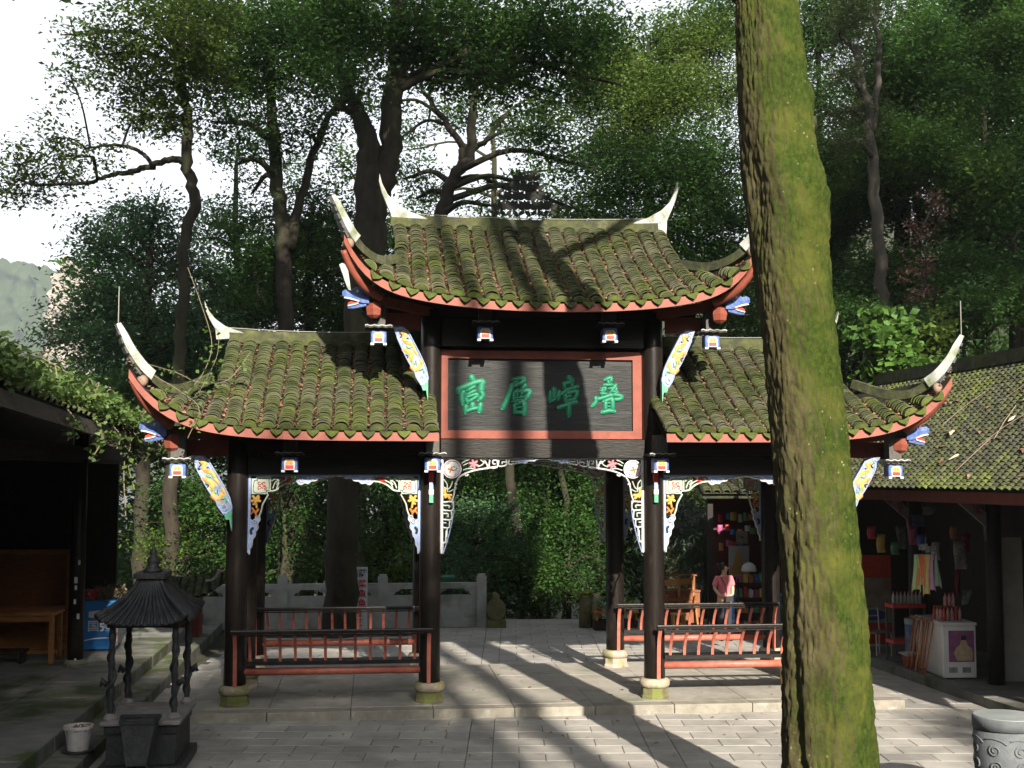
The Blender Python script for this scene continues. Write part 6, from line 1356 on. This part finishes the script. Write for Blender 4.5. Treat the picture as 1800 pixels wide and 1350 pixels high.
fillers = [([(420, 250, 60, .3), (510, 300, 50, .3), (380, 390, 55, .6), (350, 420, 40, .5)], 'hazy tree in the second row between the two slim dark stems', LEAF_B), ([(600, 290, 55, .35), (560, 430, 75, .9), (660, 430, 70, .8), (700, 390, 50, .6)], 'second row tree filling the space around the old forked trunk', LEAF_M), ([(760, 350, 40, .25), (860, 380, 40, .3), (900, 395, 50, .5), (960, 300, 60, .35), (980, 180, 60, .6), (740, 260, 40, .25)], 'sparse second row tree behind the ridge ornament', LEAF_M), ([(1020, 380, 70, 1), (1090, 260, 80, 1), (1180, 80, 80, .9), (1270, 40, 80, 1), (1040, 120, 70, .9), (1150, 150, 80, 1), (1230, 330, 80, 1)], 'second row tree behind the light green feathery tree', LEAF_M), ([(1430, 60, 80, 1), (1420, 180, 80, 1), (1440, 300, 80, 1), (1470, 20, 70, 1), (1430, 420, 80, 1)], 'second row tree showing between the mossy trunk and the cypress', LEAF_D), ([(1700, 140, 100, 1), (1600, 30, 80, 1), (1780, 200, 90, 1), (1650, 250, 90, 1), (1560, 200, 80, 1), (1760, 20, 80, 1)], 'second row tree high above the shop house', LEAF_M)]
for k, (bl_, lab, lf) in enumerate(fillers):
    x0 = sum(b[0] for b in bl_) / len(bl_); ptree('background_tree', lab, 20.5, [[(x0, 950, 20), (x0 + 6, 600, 17), (x0, min(b[1] for b in bl_) + 40, 7)]], bl_, lf, size=.15, seed=300 + k, dens=70, group='second row trees of the wood')
low = [(1460, 560, 70, 9, 'shaded shrub behind the gateway roof beside the mossy trunk'), (1640, 480, 85, 10, 'mid height shrub thicket under the forest trees, with dry vine'), (1740, 560, 85, 9, 'low dark thicket right behind the shop ridge'), (1640, 600, 60, 8, 'dark undergrowth behind the climbing plant')]
for k, (px, py, r_, y, lab) in enumerate(low):
    rk_ = random.Random(50 + k); bl_ = [(px + rk_.uniform(-.9, .9) * r_, py + rk_.uniform(-.6, 1.2) * r_, r_ * rk_.uniform(.5, .7), 1.0) for _ in range(7)]
    ptree('shrub', lab, y, [[(px, py + 160, 12), (px, py + 30, 7)]], bl_, LEAF_D, size=.1255, group='shrubs at the foot of the wood', cat='shrub', seed=70 + k)
# dry vine with reddish brown leaves
dv = thing('dry_vine', 'withered reddish brown vine hanging in the dark wood above the shop', 'vine'); q = [ony(px, py, 8.9) for px, py in ((1622, 520), (1628, 460), (1618, 410), (1640, 365))]
m = MB(); m.tube(crom([ony(1600, 640, 8.9)] + q, 5), .02, 5); m.build('stem', M_BARK_PALE, dv); link('leaves', leaf_mesh('leaves', clumps([(p, (.30, .2, .38), 9) for p in q] + [(ony(1595, 470, 8.9), (.3, .2, .4), 6)], per=14, sig=.12), .11, leafmat('dry_leaf', (.14, .07, .05), (.30, .19, .15), trans=.2, gloss=.02)), dv); base_at(dv, tuple(ony(1600, 640, 8.9)))
# sunlit climbing plant with large leaves
ptree('climbing_plant', 'bright green broad leaved plant in sun above the right gateway roof', 6.9, [[(1560, 900, 10), (1562, 720, 8), (1560, 620, 6), (1545, 570, 4)]], [(1560, 600, 38, 1), (1585, 640, 36, 1), (1550, 655, 32, 1), (1530, 590, 22, .8), (1600, 665, 24, .9), (1545, 560, 22, .6), (1575, 575, 26, .8)], LEAF_Y, size=.20, aspect=.85, per=16, sig=.16, group='shrubs at the foot of the wood', cat='plant', yd=.15, dens=150)
ptree('climbing_plant', 'smaller yellow green plant fading into shade beside the broad leaved plant', 7.6, [[(1640, 900, 8), (1638, 660, 6), (1640, 580, 4)]], [(1640, 590, 30, .8), (1650, 560, 26, .7), (1630, 620, 28, .8)], LEAF_L, size=.13, aspect=.8, per=16, sig=.16, group='shrubs at the foot of the wood', cat='plant', yd=.2, dens=110)
# seen through the gateway
thr = [(500, 880, 60, 12.5, LEAF_D, 'shrub seen through the shaded side arch near its tall column'), (680, 900, 55, 12.0, LEAF_D, 'leafy shrub over the balustrade right of the menu sign'), (560, 970, 45, 12.5, LEAF_D, 'low shrub behind the balustrade left of the big trunk'), (690, 990, 40, 11.3, LEAF_L, 'yellowish shrub just above the balustrade rail'), (830, 960, 70, 12.5, LEAF_B, 'pale bluish shrub seen in the central arch above the balustrade'), (840, 870, 60, 15.0, LEAF_D, 'dark foliage in the upper left of the central arch'), (960, 880, 75, 15.0, LEAF_D, 'dark foliage in the middle of the central arch'), (1000, 1000, 80, 13.0, LEAF_D, 'dark shrub beyond the stone posts'), (920, 1030, 60, 12.5, LEAF_D, 'shrub behind the drum stone'), (1050, 900, 60, 14.5, LEAF_D, 'dark foliage right side of the central arch'), (760, 1000, 45, 12.0, LEAF_B, 'shrub around the green litter bin'),
       (330, 900, 60, 12.0, LEAF_D, 'leafy shrub behind the incense burner roof'), (380, 1000, 50, 11.5, LEAF_D, 'dark low shrub behind the small shrine'), (450, 980, 40, 13, LEAF_D, 'dark shrub between the end column and the trunk'), (290, 960, 40, 11.5, LEAF_L, 'yellow green shrub at the end of the terrace'), (1240, 870, 55, 13.5, LEAF_L, 'sunlit green shrub above the folding chairs'), (1330, 900, 60, 14.0, LEAF_D, 'dark tree behind the souvenir stall')]
for k, (px, py, r_, y, lf, lab) in enumerate(thr):
    rk_ = random.Random(90 + k); bl_ = [(px + rk_.uniform(-.9, .9) * r_, py + rk_.uniform(-.9, .9) * r_, r_ * rk_.uniform(.5, .75), 1.0) for _ in range(7)]
    ptree('shrub', lab, y, [[(px, py + 120, 12), (px, py, 7)]], bl_, lf, size=.10, group='shrubs beyond the court', cat='shrub', seed=30 + k, dens=70)
for k, (st, y, lab) in enumerate((([(945, 1095, 24), (925, 1000, 21), (905, 900, 19), (890, 780, 16), (870, 600, 10)], 13.0, 'leaning dark tree in the central arch'), ([(995, 1090, 15), (1000, 950, 13), (985, 800, 10), (990, 600, 6)], 14.0, 'thin upright tree in the central arch'), ([(452, 1060, 16), (450, 900, 14), (448, 700, 10), (450, 500, 7)], 14.5, 'thin dark tree behind the shaded end columns'))):
    ptree('slender_tree', lab, y, [st], [(st[-1][0] + dx, st[-1][1] + dy, 50, .8) for dx, dy in ((-30, 40), (30, 20), (0, -30))], LEAF_D, size=.1255, group='slender trees seen through the arches', seed=200 + k)
# bamboo with long narrow leaves in the right arch
bb = thing('bamboo_clump', 'dark bamboo clump with long narrow leaves behind the folding chairs', 'bamboo'); m = MB(); pts = []
for k in range(16):
    a = ony(1165 + 9 * k, 1105, 10.9 + jitter(.4)); top = ony(1150 + 11 * k + jitter(14), 880 + abs(jitter(60)), 10.4 + jitter(.7)); mid = (a + top) / 2 + np.array((jitter(.1), 0, .15)); C = crom([np.array((a[0], a[1], -.2)), mid, top, top + np.array((jitter(.4), -.3, -.25))], 6); m.tube(C, [.018 - .0007 * i for i in range(len(C))], 5); pts += C[5:]
m.build('culms', pm('bamboo_culm', (.05, .08, .02), (.09, .12, .03), scale=9, rough=.5), bb)
cc = np.array([p for p in pts for _ in range(40)]) + rng.normal(size=(len(pts) * 40, 3)) * np.array((.22, .22, .18)); dd = np.tile(np.array((0, -.3, -.8)), (len(cc), 1)) + rng.normal(size=(len(cc), 3)) * .6
link('leaves', leaf_mesh('leaves', cc, .20, leafmat('bamboo_leaf', (.014, .036, .018), (.035, .075, .03), trans=.3, gloss=.1), aspect=.13, dirs=dd, up=.1), bb); base_at(bb, (4.6, 10.9, -.15))
# dark backing wood down the slope, too far to tell the trees apart
bk_ = []
for k in range(120):
    px = 120 + 850 * (k / 120) + jitter(30); y = random.uniform(22, 36); c = ony(px, random.uniform(500 if 180 < px < 720 else 640, 1080), y); bk_.append((c, (1.7, 1.6, 1.4), 60))
for k in range(60):
    px = 900 + 950 * (k / 60); y = random.uniform(20, 27); c = ony(px, random.uniform(420 if px > 1250 else 620, 1000), y); bk_.append((c, (1.6, 1.4, 1.3), 60))
link('far_wood', leaf_mesh('far_wood', clumps(bk_, per=12, sig=.36), .26, LEAF_D), label='dense dark wood falling away behind the court', cat='wood', kind='stuff')

# vines over the left eaves
vn = thing('roof_vine', 'green creeper covering the eaves of the timber house and hanging in strands', 'creeper'); pts = []
for _ in range(430):
    u = random.random(); v = random.random() ** 1.8 * .34; p = LP(u, v) + Vector((0, 0, .12 + .30 * random.random() * (1.2 - u))); pts.append((np.array(p), (.16, .16, .10), 1))
ss = MB(); hang = []
for k, (u, L_) in enumerate(((.62, .5), (.74, 1.25), (.77, .85), (.80, .45), (.86, .35), (.70, .30), (.52, .35), (.93, .4), (.66, .25), (.97, .3))):
    p = LP(u, -.01); C = crom([p + Vector((-.2, 0, .2)), p + Vector((.03, 0, -.03)), p + Vector((.04 + jitter(.05), jitter(.08), -L_ * .5)), p + Vector((.02 + jitter(.1), jitter(.1), -L_))], 6); ss.tube(C, .008, 4); hang += [(c, (.05, .05, .05), 1) for c in C[7::2]]
for k in range(14):
    u = random.random(); p = LP(u, .05) + Vector((0, 0, .2)); ss.tube(crom([p, p + Vector((.2 + jitter(.2), jitter(.4), .25)), p + Vector((.35 + jitter(.3), jitter(.8), .05))], 5), .007, 4)
ss.build('stems', pm('vine_stem', (.16, .13, .09), (.22, .18, .13), scale=20, rough=.9), vn, kind='stuff')
link('leaves', leaf_mesh('leaves', np.concatenate([clumps(pts, per=16, sig=.13), clumps(hang, per=3, sig=.05)]), .095, leafmat('vine_leaf', (.045, .10, .024), (.13, .20, .05), trans=.35, gloss=.05), aspect=.8), vn); base_at(vn, (-7, 0, 3.9))
# creeper strands on the lower left corner of the gateway roof
cv = thing('creeper', 'thin dry creeper trailing over the corner of the shaded side roof', 'creeper'); ss = MB(); pts = []
for k, lst in enumerate((((330, 470, -.2), (352, 530, -.4), (372, 600, -.6), (360, 650, -1.0), (330, 690, -1.1)), ((260, 640, -1.0), (310, 655, -.8), (350, 672, -.9), (400, 668, -.7), (440, 620, -.3)), ((270, 660, -1.1), (320, 690, -1.1), (350, 720, -1.25), (330, 770, -1.3)), ((385, 590, .6), (380, 630, .0), (350, 690, -.8)))):
    C = crom([ony(*p) for p in lst], 6); ss.tube(C, .0045, 4); pts += [(c, (.08, .08, .06), 1) for c in C[4::3]]
ss.build('stems', pm('vine_stem', (.16, .13, .09)), cv, kind='stuff'); link('leaves', leaf_mesh('leaves', clumps(pts, per=6, sig=.07), .07, _M['vine_leaf'], aspect=.7), cv); base_at(cv, (-5, -1, 4.2))

# ================================================================== TREES BEHIND THE CAMERA THAT SHADE THE COURT
def shade_tree(label, x, y, h, blobs, stem=.22, lean=0.0, per=26, size=.16):
    t = thing('court_tree', label, 'tree', 'trees on the near side of the court'); m = MB(); m.tube(crom([(x, y, -.2), (x + .1, y, h * .4), (x + lean, y, h)], 8), [stem * (1 - .6 * k / 16) for k in range(17)], 12)
    for (bx, by, bz), R_, dn in blobs:
        m.tube(crom([(x, y, max(2, bz - 3.0)), ((x + bx) / 2, (y + by) / 2, bz - 1.0), (bx, by, bz)], 5), [.09 - .007 * k for k in range(11)], 6)
    m.build('trunk', M_BARK, t, smooth=True); link('crown', leaf_mesh('crown', clumps([((bx, by, bz), (R_, R_, R_ * .8), dn * 60 * R_ * R_) for (bx, by, bz), R_, dn in blobs], per=per, sig=.3 if per > 20 else .6), size, LEAF_M), t); base_at(t, (x, y, -.13))
shade_tree('broad tree behind the viewpoint whose shade falls over the incense burner', -3.4, -30, 17, [((-6, -30, 14), 2.4, 1), ((-3.4, -30.5, 13), 2.4, 1), ((-1.3, -29.5, 12.2), 2.0, 1), ((-4.4, -30, 16.5), 2.2, .9), ((-1.9, -31, 15.2), 2.2, .9), ((-6.4, -29, 17.5), 2.0, .7), ((-2.7, -30, 11), 2.0, 1)], .25)
shade_tree('round tree behind the viewpoint whose shade falls over the middle of the court', 1.5, -30, 17, [((.8, -30, 12.4), 1.9, 1), ((2.0, -30.5, 13.8), 1.5, 1), ((-.1, -30, 14.6), 1.9, 1), ((1.6, -29.5, 15.6), 1.5, .9), ((.3, -30, 16.8), 1.5, .6), ((1.7, -30, 11.4), 1.4, 1)], .22)
shade_tree('young tree behind the viewpoint whose shade reaches the litter bin', 9.6, -30, 12, [((8.8, -30, 11.2), 1.5, 1), ((10.4, -30, 11.6), 1.5, 1), ((9.6, -30, 13), 1.3, 1)], .16)

shade_tree('tall tree standing out of view beside the timber house, its crown over the court', -11.5, -7, 15, [((x, y, z), 2.5, .15) for y, z in ((-11.5, 18.0), (-8, 16.8), (-4, 15.6), (0, 14.8), (4, 14.0)) for x in (-16, -12, -8)], .3, per=9, size=.30)  # added out of view, crown dims the sky light on the court
shade_tree('tall tree standing out of view beside the shop house, its crown over the court', 12.5, -7, 15, [((x, y, z), 2.5, .24) for y, z in ((-11.5, 18.0), (-8, 16.8), (-4, 15.6), (0, 14.8), (-11, 22), (-6, 21), (-9, 25)) for x in (8, 12, 16)], .3, per=9, size=.30)  # added out of view, upper layers also block sun on the wood
for k, (x, lab) in enumerate(((-22, 'tall dense tree closing the near side of the court beyond the timber house'), (22, 'tall dense tree closing the near side of the court beyond the shop house'))):
    shade_tree(lab, x, -14, 16, [((x + dx, -14 + dy, z), 3.2, .5) for dx in (-3, 3) for dy in (-8, -2, 4, 10) for z in (5, 10, 15)], .3, per=4, size=.5)  # added on both sides to narrow the open sky
# unseen wood added around the court to cut low sky light
nw = []
for k in range(150):
    a = math.radians(random.uniform(-205, 25)); R_ = random.uniform(34, 44); x, y = R_ * math.cos(a), -8 + R_ * math.sin(a)
    hmax = 15.5 if y < -20 and abs(x - .09 * y) < 22 else 24
    for _ in range(4): nw.append(((x + jitter(2), y + jitter(2), random.uniform(1, hmax)), (3.0, 3.0, 2.4), 14))
link('sky_screen_wood', leaf_mesh('sky_screen_wood', clumps(nw, per=7, sig=1.0), 1.2, LEAF_D), label='dense wood surrounding the court on the sides out of view', cat='wood', kind='stuff')

fl_ = [pav(p, q, -.118) for p, q in zip(rng.uniform(-5.5, 6, 70), rng.uniform(-4.6, -.7, 70))] + [(x, y, .012) for x, y in zip(rng.uniform(-4.8, 5, 40), rng.uniform(-.3, 3.2, 40))]
link('fallen_leaves', leaf_mesh('fallen_leaves', fl_, .075, M_LITTER, up=3.0), label='scattered brown fallen leaves on the paving', cat='leaves', kind='stuff')

for x, r_, lab in ((3.45, .26, 'slim straight tree behind the viewpoint casting a narrow band of shade'), (2.55, .17, 'thinner straight tree behind the viewpoint beside the slim one')):
    shade_tree(lab, x, -30, 27, [((x + dx, -30 + dy, 26.5 + dz), 1.8, .5) for dx, dy, dz in ((-1, 0, 0), (1, .5, .6), (0, -1, 1.4))], r_ * 1.4)
# ================================================================== FAR CLIFF AND HAZE
def cliff():
    m = MB(); nx, nz, y0 = 190, 100, 900
    px = np.linspace(-220, 330, nx); top = np.interp(px, [-220, -60, 0, 60, 85, 120, 150, 175, 220, 330], [395, 415, 424, 432, 428, 440, 462, 500, 540, 620]) + (fbm(np.stack([px * .06, px * 0, px * 0 + 2], -1), 3) - .5) * 16
    f = np.linspace(0, 1, nz + 1)[:, None]; PXX = np.broadcast_to(px, (nz + 1, nx)); PYY = 860 + (top[None] - 860) * f
    D_ = CF + CR * ((PXX[..., None] - 900) / F_PX) - CU * ((PYY[..., None] - 675) / F_PX); P = CAM + D_ * ((y0 - CAM[1]) / D_[..., 1:2])
    q = P * .24
    d = (fbm(np.stack([q[..., 0] * .05, q[..., 2] * .06, 0 * q[..., 0] + 3.3], -1), 4, 2) - .5) * 120 + (fbm(np.stack([q[..., 0] * .4, q[..., 2] * .5, 0 * q[..., 0] + 9], -1), 4, 5) - .5) * 30 + 110 * f ** 1.3
    d = d - 45 * ((PXX > 75) & (PXX < 160) & (f > .3)); P = P.copy(); P[..., 1] += d; P[..., 2] += (vnoise(np.stack([q[..., 0] * .4, 0 * q[..., 0], 0 * q[..., 0] + 7], -1)) - .5) * 8 * f
    rows = [list(map(tuple, r)) for r in P] + [[(b[0], b[1] + 25 * k, b[2] - 4 * k) for b in P[-1]] for k in range(1, 4)]
    m.grid(rows); return m
mm = bpy.data.materials.new('cliff'); mm.use_nodes = True; t = mm.node_tree; L = t.links.new; b = t.nodes['Principled BSDF']; b.inputs['Roughness'].default_value = 1; b.inputs['Specular IOR Level'].default_value = .05
g = _n(t, 'ShaderNodeNewGeometry'); sx = _n(t, 'ShaderNodeSeparateXYZ'); L(g.outputs['Position'], sx.inputs[0])
n1 = _n(t, 'ShaderNodeTexNoise'); n1.inputs['Scale'].default_value = .024; n1.inputs['Detail'].default_value = 8; n1.inputs['Roughness'].default_value = .7; L(g.outputs['Position'], n1.inputs['Vector'])
n2 = _n(t, 'ShaderNodeTexNoise'); n2.inputs['Scale'].default_value = .085; n2.inputs['Detail'].default_value = 6; L(g.outputs['Position'], n2.inputs['Vector'])
cx0 = ony(112, 500, 900)[0]
ab = _n(t, 'ShaderNodeMath', operation='SUBTRACT'); L(sx.outputs[0], ab.inputs[0]); ab.inputs[1].default_value = cx0
ab2 = _n(t, 'ShaderNodeMath', operation='ABSOLUTE'); L(ab.outputs[0], ab2.inputs[0])
mr = _n(t, 'ShaderNodeMapRange'); mr.inputs[1].default_value = 0; mr.inputs[2].default_value = 34; mr.inputs[3].default_value = .24; mr.inputs[4].default_value = -.12; L(ab2.outputs[0], mr.inputs[0])
ad = _n(t, 'ShaderNodeMath', operation='ADD'); L(n1.outputs[0], ad.inputs[0]); L(mr.outputs[0], ad.inputs[1])
m2 = _n(t, 'ShaderNodeMapRange'); m2.inputs[1].default_value = .50; m2.inputs[2].default_value = .58; L(ad.outputs[0], m2.inputs[0])
rk = _n(t, 'ShaderNodeMix', data_type='RGBA'); L(n2.outputs[0], rk.inputs[0]); rk.inputs[6].default_value = (.22, .18, .14, 1); rk.inputs[7].default_value = (.40, .34, .28, 1)
vg = _n(t, 'ShaderNodeMix', data_type='RGBA'); L(n2.outputs[0], vg.inputs[0]); vg.inputs[6].default_value = (.01, .02, .008, 1); vg.inputs[7].default_value = (.06, .09, .035, 1)
fx = _n(t, 'ShaderNodeMix', data_type='RGBA'); L(m2.outputs[0], fx.inputs[0]); L(vg.outputs[2], fx.inputs[6]); L(rk.outputs[2], fx.inputs[7]); L(fx.outputs[2], b.inputs['Base Color'])
cliff().build('hill', mm, smooth=True, kind='structure')

# the air: thin even haze around everything
hv = bpy.data.materials.new('haze_air'); hv.use_nodes = True; t = hv.node_tree; t.nodes.clear()
pv = _n(t, 'ShaderNodeVolumePrincipled'); pv.inputs['Color'].default_value = (.86, .93, 1.0, 1); pv.inputs['Density'].default_value = .00048; pv.inputs['Anisotropy'].default_value = .4
ov = _n(t, 'ShaderNodeOutputMaterial'); t.links.new(pv.outputs[0], ov.inputs['Volume'])
hb_ = MB(); hb_.span((-700, -130, -19), (700, 1300, 260)); hb_.build('haze', hv, kind='stuff')
